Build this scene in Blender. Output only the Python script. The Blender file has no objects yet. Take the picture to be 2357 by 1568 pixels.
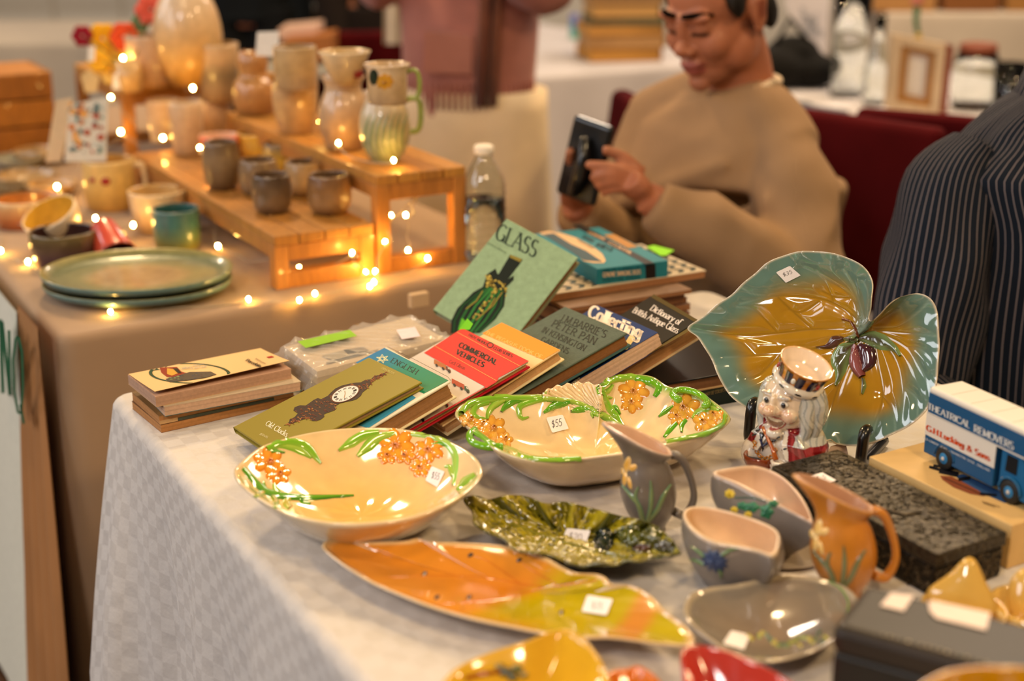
import bpy, bmesh, math, random
import numpy as np
from mathutils import Vector, Matrix
from mathutils.bvhtree import BVHTree

random.seed(7)
SC = bpy.context.scene
COL = SC.collection

# ------------------------------------------------------------------ camera
CAM_H, PITCH, FPX = 1.36, math.radians(18.5), 2357 * 50 / 36.0
cam_data = bpy.data.cameras.new('camera')
cam_data.lens, cam_data.sensor_width, cam_data.sensor_fit = 50, 36, 'HORIZONTAL'
cam_data.clip_start = 0.05
cam_data.dof.use_dof = True
cam_data.dof.focus_distance = 1.60
cam_data.dof.aperture_fstop = 2.5
cam = bpy.data.objects.new('camera', cam_data)
cam.location = (0, 0, CAM_H)
cam.rotation_euler = (math.radians(90) - PITCH, 0, 0)
COL.objects.link(cam)
SC.camera = cam

# ------------------------------------------------------------------ world, lamps, exposure
SC.view_settings.view_transform = 'Standard'
SC.view_settings.look = 'None'
SC.view_settings.gamma = 1
SC.view_settings.use_curve_mapping = False
SC.view_settings.exposure = -0.06
wd = bpy.data.worlds.new('hall_ambient')
SC.world = wd
wd.use_nodes = True
bg = wd.node_tree.nodes['Background']
bg.inputs[0].default_value = (1.0, 0.80, 0.60, 1)
bg.inputs[1].default_value = 0.11


def lamp(name, loc, target, size, power, color, size_y=None):
    d = bpy.data.lights.new(name, 'AREA')
    d.energy, d.color, d.size = power, color, size
    if size_y:
        d.shape, d.size_y = 'RECTANGLE', size_y
    o = bpy.data.objects.new(name, d)
    o.location = loc
    o.rotation_euler = (Vector(target) - Vector(loc)).to_track_quat('-Z', 'Y').to_euler()
    COL.objects.link(o)
    return o


# tall hall windows on the customers' side (cool daylight) and warm ceiling lamps
for yy in (-1.6, 0.6, 2.8):
    lamp('hall_window_light', (-4.2, yy, 2.7), (0, 1.6, 0.7), 1.0, 40, (0.95, 0.96, 1.0), 1.9)
for x, y, z, w, sz in ((-1.0, 3.6, 2.7, 34, .22), (0.9, 3.4, 3.1, 36, .3), (2.4, 1.3, 3.1, 40, .3), (1.1, -0.6, 3.0, 34, .3), (-0.5, 0.9, 3.1, 14, .3)):
    lamp('ceiling_and_fill_light', (x, y, z), (x * .6 + .1, y * .6 + .6, 0.7), sz, w, (1.0, 0.70, 0.36))
lamp('ceiling_and_fill_light', (-1.3, -0.9, 2.9), (0, 1.2, .7), .5, 36, (1.0, 0.90, 0.82))  # added front fill for surfaces facing the camera, no seen lamp
for x, y in ((-3.6, 5.6), (0.6, 7.0), (2.9, 5.4), (1.7, 4.3)):
    lamp('ceiling_and_fill_light', (x, y, 3.3), (x, y - .3, 0.7), 0.6, 52, (1.0, 0.80, 0.60))  # added unseen lamps that brighten the back of the hall
# ------------------------------------------------------------------ pixels to places
EYE = Vector((0, 0, CAM_H))
SP, CP = math.sin(PITCH), math.cos(PITCH)
ZT = 0.74


def ray(px, py):
    x, v = px - 1178.5, 784 - py
    return Vector((x, FPX * CP + v * SP, -FPX * SP + v * CP)).normalized()


def PZ(px, py, z=ZT):
    d = ray(px, py)
    return EYE + d * ((z - CAM_H) / d.z)


def PY(px, py, y):
    d = ray(px, py)
    return EYE + d * (y / d.y)


def PN(px, py, O, n):
    d = ray(px, py)
    return EYE + d * ((Vector(O) - EYE).dot(n) / d.dot(n))


TA = Vector((.5, -.8660254, 0))      # along the stall tables, towards the camera side
TB = Vector((.8660254, .5, 0))       # across them, from customers to vendors
UPV = Vector((0, 0, 1))
CORNER = Vector((-.452, 1.589, 0))


def TW(u, w, z=0.0):
    return CORNER + TB * u + TA * w + UPV * z


# ------------------------------------------------------------------ colours and materials
def hx(h, a=1.0):
    if not isinstance(h, str):
        return tuple(h) if len(h) == 4 else (*h, 1.0)
    h = h.lstrip('#')
    c = [int(h[i:i + 2], 16) / 255 for i in (0, 2, 4)]
    return tuple([(x / 12.92 if x <= .04045 else ((x + .055) / 1.055) ** 2.4) for x in c] + [a])


def mix(a, b, t):
    t = max(0.0, min(1.0, t))
    return tuple(a[i] + (b[i] - a[i]) * t for i in range(4))


def sstep(a, b, x):
    t = max(0.0, min(1.0, (x - a) / (b - a)))
    return t * t * (3 - 2 * t)


MATS = {}


def mat(name, col=None, rough=.5, coat=0.0, metal=0.0, spec=.5, trans=0.0, ior=1.45, var=(0, 0), bump=(0, 0),
        emit=0.0, sheen=0.0, alpha=1.0, stretch=None, sss=0.0):
    """Principled material; col None reads the 'Col' attribute. var/bump = (noise scale, amount)."""
    if name in MATS:
        return MATS[name]
    m = bpy.data.materials.new(name)
    m.use_nodes = True
    nt = m.node_tree
    b = nt.nodes['Principled BSDF']
    L = nt.links.new
    b.inputs['Roughness'].default_value = rough
    b.inputs['Metallic'].default_value = metal
    b.inputs['Specular IOR Level'].default_value = spec
    b.inputs['Coat Weight'].default_value = coat
    b.inputs['Coat Roughness'].default_value = .04
    b.inputs['Transmission Weight'].default_value = trans
    b.inputs['IOR'].default_value = ior
    b.inputs['Alpha'].default_value = alpha
    if sheen:
        b.inputs['Sheen Weight'].default_value = sheen
    if sss:
        b.inputs['Subsurface Weight'].default_value = sss
        b.inputs['Subsurface Radius'].default_value = (.01, .004, .002)
    if col is None:
        at = nt.nodes.new('ShaderNodeAttribute')
        at.attribute_name = 'Col'
        out = at.outputs['Color']
    else:
        rgb = nt.nodes.new('ShaderNodeRGB')
        rgb.outputs[0].default_value = hx(col)
        out = rgb.outputs[0]
    tc = None
    if var[1] or bump[1]:
        tc = nt.nodes.new('ShaderNodeTexCoord')
        src = tc.outputs['Object']
        if stretch:
            mp = nt.nodes.new('ShaderNodeMapping')
            mp.inputs['Scale'].default_value = stretch[:3]
            if len(stretch) > 3:
                mp.inputs['Rotation'].default_value = (0, 0, stretch[3])
                mp.vector_type = 'TEXTURE' if False else 'POINT'
            L(src, mp.inputs['Vector'])
            src = mp.outputs['Vector']
    if var[1]:
        n = nt.nodes.new('ShaderNodeTexNoise')
        n.inputs['Scale'].default_value = var[0]
        n.inputs['Detail'].default_value = 5
        L(src, n.inputs['Vector'])
        mr = nt.nodes.new('ShaderNodeMapRange')
        mr.inputs['From Min'].default_value, mr.inputs['From Max'].default_value = .3, .7
        mr.inputs['To Min'].default_value, mr.inputs['To Max'].default_value = 1 - var[1], 1 + var[1] * .6
        L(n.outputs['Fac'], mr.inputs['Value'])
        mx = nt.nodes.new('ShaderNodeVectorMath')
        mx.operation = 'SCALE'
        L(out, mx.inputs[0])
        L(mr.outputs['Result'], mx.inputs['Scale'])
        out = mx.outputs['Vector']
    if bump[1]:
        n = nt.nodes.new('ShaderNodeTexNoise')
        n.inputs['Scale'].default_value = bump[0]
        n.inputs['Detail'].default_value = 3
        L(src, n.inputs['Vector'])
        bp = nt.nodes.new('ShaderNodeBump')
        bp.inputs['Strength'].default_value = bump[1]
        bp.inputs['Distance'].default_value = .002
        L(n.outputs['Fac'], bp.inputs['Height'])
        L(bp.outputs['Normal'], b.inputs['Normal'])
    L(out, b.inputs['Base Color'])
    if emit:
        b.inputs['Emission Strength'].default_value = emit
        L(out, b.inputs['Emission Color'])
    MATS[name] = m
    return m


def setup_mats():
    mat('glaze', None, .12, coat=1.0, var=(60, .06))
    mat('glaze_soft', None, .32, coat=.45, var=(45, .10))
    mat('stoneware', None, .30, coat=.5, var=(70, .16), bump=(90, .15))
    mat('print', None, .5, spec=.25)
    mat('print_gloss', None, .36, coat=.08, spec=.22)
    mat('cloth_cover', None, .75, var=(120, .14), bump=(500, .3))
    mat('card', None, .62, var=(40, .06))
    mat('paper', None, .8, var=(90, .06))
    mat('pages', None, .85, var=(260, .10))
    mat('wood', None, .5, coat=.15, var=(9, .22), stretch=(14, 14, 2))
    mat('plain', None, .55)
    mat('chair_fabric', None, .95, spec=.1, var=(14, .1))
    mat('brow', None, 1.0, spec=0.0)
    mat('fabric', None, .92, spec=.2, sheen=.03, var=(14, .08), bump=(300, .35))
    mat('knit', None, .95, sheen=.2, var=(20, .10), bump=(160, .5))
    mat('skin', None, .5, sss=.12, var=(60, .05))
    mat('hair', None, .45, var=(120, .3))
    mat('black_plastic', '#101012', .28, coat=.3)
    mat('black_wood', '#0c0b0a', .30, coat=.5)
    mat('pewter', None, .38, metal=.75, var=(240, .55), bump=(170, 1.0))
    mat('bulb', '#ffc660', emit=330.0)
    mat('glass', '#f4f8f6', .03, trans=1.0, ior=1.45)
    mat('plastic_film', '#f6f2ea', .16, trans=.0, coat=.6, alpha=.20)
    mat('wire', '#e8dcc0', .2, trans=.6, ior=1.4)


setup_mats()


# ------------------------------------------------------------------ mesh collector
class MB:
    def __init__(s):
        s.v, s.c, s.f, s.fc, s.sm, s.uv = [], [], [], [], [], {}

    def vert(s, p, c=(.8, .8, .8, 1)):
        s.v.append(Vector(p))
        s.c.append(c)
        return len(s.v) - 1

    def face(s, idx, col=None, smooth=False):
        s.f.append(tuple(idx))
        s.fc.append(col)
        s.sm.append(smooth)

    def poly(s, pts, col, smooth=False):
        s.face([s.vert(p, col) for p in pts], None, smooth)

    def grid(s, rows, cols=None, cu=False, cv=False, smooth=True, col=(.8, .8, .8, 1), flip=False):
        """rows: list of equal-length point lists; cols: same-shaped colours or None."""
        n, m = len(rows), len(rows[0])
        b = len(s.v)
        for i in range(n):
            for j in range(m):
                s.vert(rows[i][j], cols[i][j] if cols else col)
        for i in range(n if cv else n - 1):
            for j in range(m if cu else m - 1):
                i2, j2 = (i + 1) % n, (j + 1) % m
                q = (b + i * m + j, b + i * m + j2, b + i2 * m + j2, b + i2 * m + j)
                s.face(q[::-1] if flip else q, None, smooth)
        return b

    def loft(s, rings, col=(.8, .8, .8, 1), cols=None, caps=(True, True), smooth=True):
        b = s.grid(rings, cols, cu=True, smooth=smooth, col=col)
        n, m = len(rings), len(rings[0])
        for end, cap in ((0, caps[0]), (n - 1, caps[1])):
            if cap:
                c0 = sum((Vector(p) for p in rings[end]), Vector()) / m
                k = s.vert(c0, cols[end][0] if cols else col)
                for j in range(m):
                    t = (b + end * m + (j + 1) % m, b + end * m + j, k)
                    s.face(t if end == 0 else (t[1], t[0], t[2]), None, smooth)

    def tube(s, path, r, n=10, col=(.8, .8, .8, 1), caps=True, flat=1.0, smooth=True):
        path = [Vector(p) for p in path]
        rr = r if isinstance(r, (list, tuple)) else [r] * len(path)
        rings = []
        up = Vector((0.13, 0.21, 1))
        prev = None
        for i, p in enumerate(path):
            t = (path[min(i + 1, len(path) - 1)] - path[max(i - 1, 0)]).normalized()
            x = (prev - t * prev.dot(t)) if prev is not None else t.cross(up)
            if x.length < 1e-6:
                x = t.orthogonal()
            x.normalize()
            y = t.cross(x)
            prev = x
            rings.append([p + (x * math.cos(a) + y * math.sin(a) * flat) * rr[i] for a in [2 * math.pi * k / n for k in range(n)]])
        s.loft(rings, col, caps=(caps, caps), smooth=smooth)

    def box(s, O, ex, ey, ez, col, faces=None):
        """O corner, ex ey ez full edge vectors."""
        O, ex, ey, ez = map(Vector, (O, ex, ey, ez))
        p = [O, O + ex, O + ex + ey, O + ey]
        p += [q + ez for q in p]
        for k, q in enumerate(((0, 3, 2, 1), (4, 5, 6, 7), (0, 1, 5, 4), (1, 2, 6, 5), (2, 3, 7, 6), (3, 0, 4, 7))):
            s.poly([p[i] for i in q], faces[k] if faces else col)

    def rbox(s, O, ex, ey, ez, col, r=.002, seg=3, colf=None):
        """box with rounded vertical edges and softened top and bottom."""
        O, ex, ey, ez = map(Vector, (O, ex, ey, ez))
        lx, ly, lz = ex.length, ey.length, ez.length
        X, Y, Z = ex / lx, ey / ly, ez / lz
        r = min(r, lx * .49, ly * .49, lz * .49)

        def ring(ins, z):
            pts = []
            for cx, cy, a0 in ((lx - r, r, -90), (lx - r, ly - r, 0), (r, ly - r, 90), (r, r, 180)):
                for k in range(seg + 1):
                    a = math.radians(a0 + 90 * k / seg)
                    rr = r - ins
                    pts.append(O + X * (cx + rr * math.cos(a)) + Y * (cy + rr * math.sin(a)) + Z * z)
            return pts
        rings = []
        for k in range(seg + 1):
            a = math.pi / 2 * k / seg
            rings.append(ring(r * (1 - math.sin(a)) * .98, r * (1 - math.cos(a))))
        for k in range(seg, -1, -1):
            a = math.pi / 2 * k / seg
            rings.append(ring(r * (1 - math.sin(a)) * .98, lz - r * (1 - math.cos(a))))
        s.loft(rings, col, smooth=False)

    def lathe(s, prof, center, n=32, col=(.8, .8, .8, 1), cols=None, axis=UPV, caps=(True, True), sx=1.0, sy=1.0, X=None):
        axis = Vector(axis).normalized()
        X = (Vector(X) if X else (Vector((1, 0, 0)) if abs(axis.x) < .9 else Vector((0, 1, 0))))
        X = (X - axis * X.dot(axis)).normalized()
        Y = axis.cross(X)
        rings, cc = [], []
        for i, (r, z) in enumerate(prof):
            rings.append([Vector(center) + axis * z + (X * math.cos(a) * sx + Y * math.sin(a) * sy) * r for a in [2 * math.pi * k / n for k in range(n)]])
            if cols:
                cc.append([cols[i]] * n)
        s.loft(rings, col, cols=cc or None, caps=caps)

    def ellipsoid(s, c, X, Y, Z, n=16, m=10, col=(.8, .8, .8, 1)):
        c, X, Y, Z = map(Vector, (c, X, Y, Z))
        rings = []
        for i in range(1, m):
            t = math.pi * i / m - math.pi / 2
            rings.append([c + Z * math.sin(t) + (X * math.cos(a) + Y * math.sin(a)) * math.cos(t) for a in [2 * math.pi * k / n for k in range(n)]])
        b = s.grid(rings, None, cu=True, col=col)
        lo, hi = s.vert(c - Z, col), s.vert(c + Z, col)
        q = len(rings) - 1
        for j in range(n):
            s.face((b + (j + 1) % n, b + j, lo), None, True)
            s.face((b + q * n + j, b + q * n + (j + 1) % n, hi), None, True)

    def data(s, name, base=Vector()):
        me = bpy.data.meshes.new(name)
        me.from_pydata([tuple(p - base) for p in s.v], [], s.f)
        at = me.color_attributes.new('Col', 'FLOAT_COLOR', 'CORNER')
        buf = np.empty(len(me.loops) * 4, np.float32)
        k = 0
        for fi, f in enumerate(s.f):
            fc = s.fc[fi]
            for vi in f:
                buf[k:k + 4] = fc if fc is not None else s.c[vi]
                k += 4
        at.data.foreach_set('color', buf)
        me.polygons.foreach_set('use_smooth', s.sm)
        if s.uv:
            ul = me.uv_layers.new(name='UVMap')
            ub = np.zeros(len(me.loops) * 2, np.float32)
            k = 0
            for f in s.f:
                for vi in f:
                    ub[k:k + 2] = s.uv.get(vi, (0, 0))
                    k += 2
            ul.data.foreach_set('uv', ub)
        me.update()
        return me

    def build(s, name, material, parent=None, base=None):
        base = Vector(base) if base is not None else (world_loc(parent) if parent else Vector())
        me = s.data(name, base)
        me.materials.append(MATS[material] if isinstance(material, str) else material)
        o = bpy.data.objects.new(name, me)
        COL.objects.link(o)
        if parent:
            o.parent = parent
            o.location = base - world_loc(parent)
        else:
            o.location = base
        return o


def world_loc(o):
    p = Vector()
    while o:
        p += o.location
        o = o.parent
    return p


def tag(o, label=None, cat=None, group=None, kind=None):
    for k, v in (('label', label), ('category', cat), ('group', group), ('kind', kind)):
        if v:
            o[k] = v
    return o


def thing(name, loc, label, cat, group=None):
    o = bpy.data.objects.new(name, None)
    o.empty_display_size = .02
    o.location = Vector(loc)
    COL.objects.link(o)
    return tag(o, label, cat, group)


def copy_tree(o, loc=None, parent=None):
    c = o.copy()
    COL.objects.link(c)
    if parent:
        c.parent = parent
    if loc is not None:
        c.location = Vector(loc)
    for ch in o.children:
        copy_tree(ch, None, c)
    return c


def bvh_of(*objs):
    vs, fs = [], []
    for o in objs:
        k = len(vs)
        wl = world_loc(o)
        vs += [v.co + wl for v in o.data.vertices]
        fs += [[i + k for i in p.vertices] for p in o.data.polygons]
    return BVHTree.FromPolygons(vs, fs)


def hit(bvh, px, py):
    d = ray(px, py)
    loc, n, i, dist = bvh.ray_cast(EYE, d)
    if loc is None:                      # the ray just misses the edge: take the nearest point of the thing
        best = None
        for k in range(130):
            r = bvh.find_nearest(EYE + d * (1.0 + k * .016), .2)
            if r[0] is not None and (best is None or r[3] < best[3]):
                best = r
        if best is None:
            best = bvh.find_nearest(EYE + d * 1.45)
        loc, n, i, dist = best
    if n.dot(d) > 0:
        n = -n
    return loc, n


def spline(pts, n, closed=True):
    """Catmull-Rom through pts, n samples evenly by arc length."""
    P = [np.array(p, float) for p in pts]
    m = len(P)
    out = []
    segs = m if closed else m - 1
    for i in range(segs):
        if closed:
            a, b, c, d = P[(i - 1) % m], P[i], P[(i + 1) % m], P[(i + 2) % m]
        else:
            a, b, c, d = P[max(i - 1, 0)], P[i], P[i + 1], P[min(i + 2, m - 1)]
        for k in range(12):
            t = k / 12
            out.append(.5 * ((2 * b) + (c - a) * t + (2 * a - 5 * b + 4 * c - d) * t * t + (3 * b - a - 3 * c + d) * t ** 3))
    out.append(P[0] if closed else P[-1])
    out = np.array(out)
    L = np.concatenate([[0], np.cumsum(np.linalg.norm(np.diff(out, axis=0), axis=1))])
    tt = np.linspace(0, L[-1], n + 1)[:-1] if closed else np.linspace(0, L[-1], n)
    res = np.stack([np.interp(tt, L, out[:, k]) for k in range(out.shape[1])], 1)
    return [tuple(r) for r in res]


def remesh(mb, voxel, smooth=4, name='tmp', base=None):
    """union of everything in mb as one closed skin; returns (verts world Nx3, faces)"""
    me = mb.data(name)
    o = bpy.data.objects.new(name, me)
    COL.objects.link(o)
    r = o.modifiers.new('r', 'REMESH')
    r.mode, r.voxel_size, r.use_smooth_shade = 'VOXEL', voxel, True
    if smooth:
        s = o.modifiers.new('s', 'SMOOTH')
        s.factor, s.iterations = .5, smooth
    dg = bpy.context.evaluated_depsgraph_get()
    ev = o.evaluated_get(dg)
    m2 = bpy.data.meshes.new_from_object(ev)
    vs = np.empty(len(m2.vertices) * 3, np.float32)
    m2.vertices.foreach_get('co', vs)
    fs = [tuple(p.vertices) for p in m2.polygons]
    bpy.data.objects.remove(o)
    bpy.data.meshes.remove(me)
    bpy.data.meshes.remove(m2)
    return vs.reshape(-1, 3), fs


def wrinkle(vs, fs, amp, scale=(9, 9, 9), axis=None, seed=0.0):
    """soft folds: displaces a skin along its normals by ridged noise."""
    from mathutils import noise
    F = np.array([f if len(f) == 4 else (*f, f[-1]) for f in fs])
    n = np.zeros_like(vs)
    fn = np.cross(vs[F[:, 2]] - vs[F[:, 0]], vs[F[:, 3]] - vs[F[:, 1]])
    for k in range(4):
        np.add.at(n, F[:, k], fn)
    n /= np.linalg.norm(n, axis=1)[:, None] + 1e-9
    if axis is not None:
        a = np.array(axis) / np.linalg.norm(axis)
        q = vs - np.outer(vs @ a, a) * .75          # stretch the folds along the axis
    else:
        q = vs
    d = np.empty(len(vs))
    for i, p in enumerate(q):
        v = noise.noise(Vector((p[0] * scale[0] + seed, p[1] * scale[1], p[2] * scale[2])))
        w = noise.noise(Vector((p[0] * scale[0] * 2.3, p[1] * scale[1] * 2.3 + seed, p[2] * scale[2] * 2.3)))
        d[i] = (1 - abs(v) * 2.6) * .8 + .35 * w
    return (vs + n * (d * amp)[:, None]).astype(np.float32)


def skin_obj(name, vs, fs, colfn, material, parent, base=None):
    mb = MB()
    cols = colfn(vs) if callable(colfn) else [colfn] * len(vs)
    mb.v = [Vector(p) for p in vs.tolist()]
    mb.c = [tuple(c) for c in cols]
    mb.f = fs
    mb.fc = [None] * len(fs)
    mb.sm = [True] * len(fs)
    return mb.build(name, material, parent, base)


# ------------------------------------------------------------------ lettering (own stroke alphabet)
def _arc(cx, cy, rx, ry, a0, a1, n=9):
    return [(cx + rx * math.cos(math.radians(a0 + (a1 - a0) * k / n)), cy + ry * math.sin(math.radians(a0 + (a1 - a0) * k / n))) for k in range(n + 1)]


G = {
    'A': (.72, [[(0.02, 0), (.36, 1)], [(.36, 1), (.70, 0)], [(.15, .36), (.57, .36)]]),
    'B': (.62, [[(.1, 0), (.1, 1)], [(.1, 1), (.3, 1)] + _arc(.3, .76, .24, .24, 90, -90) + [(.1, .52)], [(.1, .52), (.33, .52)] + _arc(.33, .26, .27, .26, 90, -90) + [(.1, 0)]]),
    'C': (.68, [_arc(.38, .5, .34, .5, 45, 315, 14)]),
    'D': (.72, [[(.1, 0), (.1, 1)], [(.1, 1), (.28, 1)] + _arc(.28, .5, .38, .5, 90, -90, 12) + [(.1, 0)]]),
    'E': (.58, [[(.1, 0), (.1, 1)], [(.1, 1), (.52, 1)], [(.1, .52), (.44, .52)], [(.1, 0), (.54, 0)]]),
    'F': (.55, [[(.1, 0), (.1, 1)], [(.1, 1), (.52, 1)], [(.1, .5), (.43, .5)]]),
    'G': (.74, [_arc(.38, .5, .34, .5, 48, 330, 14), [(.68, .02), (.68, .42)], [(.48, .42), (.72, .42)]]),
    'H': (.72, [[(.1, 0), (.1, 1)], [(.62, 0), (.62, 1)], [(.1, .5), (.62, .5)]]),
    'I': (.24, [[(.12, 0), (.12, 1)]]),
    'J': (.42, [[(.3, 1), (.3, .2)] + _arc(.16, .18, .14, .18, 0, -150, 6)]),
    'K': (.68, [[(.1, 0), (.1, 1)], [(.58, 1), (.12, .45)], [(.26, .6), (.64, 0)]]),
    'L': (.55, [[(.1, 0), (.1, 1)], [(.1, 0), (.52, 0)]]),
    'M': (.86, [[(.1, 0), (.12, 1)], [(.12, 1), (.43, .1)], [(.43, .1), (.74, 1)], [(.74, 1), (.76, 0)]]),
    'N': (.72, [[(.1, 0), (.1, 1)], [(.1, 1), (.62, 0)], [(.62, 0), (.62, 1)]]),
    'O': (.76, [_arc(.38, .5, .34, .5, 0, 360, 20)]),
    'P': (.6, [[(.1, 0), (.1, 1)], [(.1, 1), (.3, 1)] + _arc(.3, .73, .26, .27, 90, -90) + [(.1, .46)]]),
    'R': (.66, [[(.1, 0), (.1, 1)], [(.1, 1), (.3, 1)] + _arc(.3, .74, .25, .26, 90, -90) + [(.1, .48)], [(.3, .48), (.62, 0)]]),
    'S': (.54, [_arc(.27, .74, .21, .26, 40, 270, 9) + _arc(.27, .25, .23, .25, 90, -140, 9)]),
    'T': (.62, [[(.31, 0), (.31, 1)], [(.02, 1), (.6, 1)]]),
    'U': (.7, [[(.1, 1), (.1, .3)] + _arc(.34, .28, .24, .28, 180, 360, 8) + [(.58, 1)]]),
    'V': (.7, [[(.02, 1), (.35, 0)], [(.35, 0), (.68, 1)]]),
    'W': (.96, [[(.02, 1), (.25, 0)], [(.25, 0), (.48, 1)], [(.48, 1), (.7, 0)], [(.7, 0), (.94, 1)]]),
    'Y': (.68, [[(.02, 1), (.34, .48)], [(.66, 1), (.34, .48)], [(.34, .48), (.34, 0)]]),
    'a': (.48, [_arc(.24, .5, .16, .16, 150, 20, 5) + [(.4, 0)], _arc(.22, .2, .17, .2, 20, 380, 12)]),
    'b': (.5, [[(.08, 1.05), (.08, 0)], _arc(.26, .31, .18, .31, 180, -180, 14)]),
    'c': (.44, [_arc(.25, .32, .19, .33, 45, 315, 10)]),
    'd': (.5, [[(.42, 1.05), (.42, 0)], _arc(.24, .31, .18, .31, 0, 360, 14)]),
    'e': (.46, [[(.07, .34), (.43, .34)] + _arc(.24, .33, .19, .33, 0, 310, 12)]),
    'f': (.32, [[(.12, 0), (.12, .85)] + _arc(.24, .88, .12, .15, 180, 30, 5), [(.0, .63), (.28, .63)]]),
    'g': (.5, [_arc(.24, .36, .17, .28, 0, 360, 12), [(.41, .64), (.42, -.1)] + _arc(.23, -.12, .19, .18, 0, -160, 7)]),
    'h': (.52, [[(.08, 1.05), (.08, 0)], [(.08, .42)] + _arc(.25, .42, .17, .22, 170, 0, 6) + [(.42, 0)]]),
    'i': (.22, [[(.11, 0), (.11, .64)], [(.11, .8), (.11, .92)]]),
    'k': (.5, [[(.08, 1.05), (.08, 0)], [(.42, .64), (.1, .28)], [(.2, .4), (.46, 0)]]),
    'l': (.22, [[(.11, 0), (.11, 1.05)]]),
    'm': (.8, [[(.08, .64), (.08, 0)], [(.08, .42)] + _arc(.24, .42, .16, .22, 170, 0, 6) + [(.4, 0)], [(.4, .42)] + _arc(.56, .42, .16, .22, 170, 0, 6) + [(.72, 0)]]),
    'n': (.52, [[(.08, .64), (.08, 0)], [(.08, .42)] + _arc(.25, .42, .17, .22, 170, 0, 6) + [(.42, 0)]]),
    'o': (.5, [_arc(.25, .32, .19, .33, 0, 360, 16)]),
    'p': (.5, [[(.08, .64), (.08, -.3)], _arc(.26, .32, .18, .32, 180, -180, 14)]),
    'q': (.5, [[(.42, .64), (.42, -.3)], _arc(.24, .32, .18, .32, 0, 360, 14)]),
    'r': (.38, [[(.08, .64), (.08, 0)], [(.08, .4)] + _arc(.22, .44, .14, .2, 170, 40, 5)]),
    's': (.4, [_arc(.2, .49, .14, .15, 40, 270, 7) + _arc(.2, .17, .16, .17, 90, -140, 7)]),
    't': (.34, [[(.13, .9), (.13, .14)] + _arc(.25, .14, .12, .14, 180, 300, 5), [(0, .63), (.29, .63)]]),
    'u': (.52, [[(.08, .64), (.08, .22)] + _arc(.25, .22, .17, .22, 180, 350, 6), [(.43, .64), (.43, 0)]]),
    'y': (.5, [[(.04, .64), (.25, 0)], [(.46, .64), (.25, 0), (.14, -.28)]]),
    '$': (.54, [_arc(.27, .72, .2, .2, 40, 270, 9) + _arc(.27, .3, .22, .22, 90, -140, 9), [(.27, 1.1), (.27, -.1)]]),
    '0': (.54, [_arc(.27, .5, .22, .5, 0, 360, 16)]),
    '2': (.52, [_arc(.26, .73, .2, .27, 160, -40, 8) + [(.05, 0)], [(.05, 0), (.48, 0)]]),
    '3': (.52, [_arc(.24, .75, .2, .25, 150, -90, 8), _arc(.24, .25, .23, .25, 90, -150, 9)]),
    '5': (.52, [[(.46, 1), (.14, 1), (.1, .56)] + _arc(.25, .3, .22, .3, 110, -140, 10)]),
    '.': (.2, [[(.1, 0), (.1, .09)]]),
    ',': (.2, [[(.12, .08), (.06, -.14)]]),
    "'": (.2, [[(.1, 1), (.1, .76)]]),
    '&': (.74, [[(.68, 0), (.2, .7)] + _arc(.32, .83, .13, .17, 200, -40, 8) + [(.14, .4)] + _arc(.28, .24, .22, .24, 150, 330, 8) + [(.66, .5)]]),
    ' ': (.34, []),
}


def letters(s, thick=.15, thin=.06, serif=True, gap=.05):
    """-> list of 2-D polygons in cap-height units, total width"""
    polys, x0 = [], 0.0
    for ch in s:
        w, strokes = G.get(ch, G[' '])
        ends = {}
        for st in strokes:
            n = len(st)
            for i in range(n - 1):
                (xa, ya), (xb, yb) = st[i], st[i + 1]
                dx, dy = xb - xa, yb - ya
                L = math.hypot(dx, dy) or 1e-6
                diag_up = dx * dy > 0 and min(abs(dx), abs(dy)) > .2 * L and n == 2     # rising diagonals are hairlines
                t = thin + (thick - thin) * (abs(dy) / L) ** 1.4 * (.35 if diag_up and serif else 1)
                nx, ny = -dy / L * t / 2, dx / L * t / 2
                ex, ey = (dx / L * t * .12, dy / L * t * .12) if n > 2 else (0, 0)
                polys.append([(x0 + xa - ex + nx, ya - ey + ny), (x0 + xa - ex - nx, ya - ey - ny), (x0 + xb + ex - nx, yb + ey - ny), (x0 + xb + ex + nx, yb + ey + ny)])
            if serif:
                for (xe, ye), (xi, yi) in ((st[0], st[1]), (st[-1], st[-2])):
                    if abs(ye - yi) > 1.2 * abs(xe - xi) and (ye < .02 or .6 < ye) and len(st) < 30 and ch not in ".,'":
                        h = .045
                        y1 = ye if ye < .02 else ye - h
                        sw = thick * .5 + .075
                        polys.append([(x0 + xe - sw, y1), (x0 + xe + sw, y1), (x0 + xe + sw, y1 + h), (x0 + xe - sw, y1 + h)])
        x0 += w + gap
    return polys, max(x0 - gap, .01)


def text_px(mb, s, O, n, p0, p1, ptop, col, lift=.0004, thick=.15, thin=.06, serif=True, gap=.05):
    """text whose baseline runs from pixel p0 to p1 and whose cap height reaches ptop above p0, on plane (O, n)."""
    n = Vector(n)
    a, b, t = (PN(*p, O, n) for p in (p0, p1, ptop))
    polys, W = letters(s, thick, thin, serif, gap)
    for q in polys:
        pts = [a + (b - a) * (x / W) + (t - a) * y + n * lift for x, y in q]
        nn = (pts[1] - pts[0]).cross(pts[2] - pts[0])
        mb.poly(pts if nn.dot(n) > 0 else pts[::-1], col)


def poly_px(mb, pts, O, n, col, lift=.0003):
    n = Vector(n)
    q = [PN(*p, O, n) + n * lift for p in pts]
    a = Vector()
    for i in range(len(q)):
        a += q[i].cross(q[(i + 1) % len(q)])
    mb.poly(q if a.dot(n) > 0 else q[::-1], col)


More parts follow.
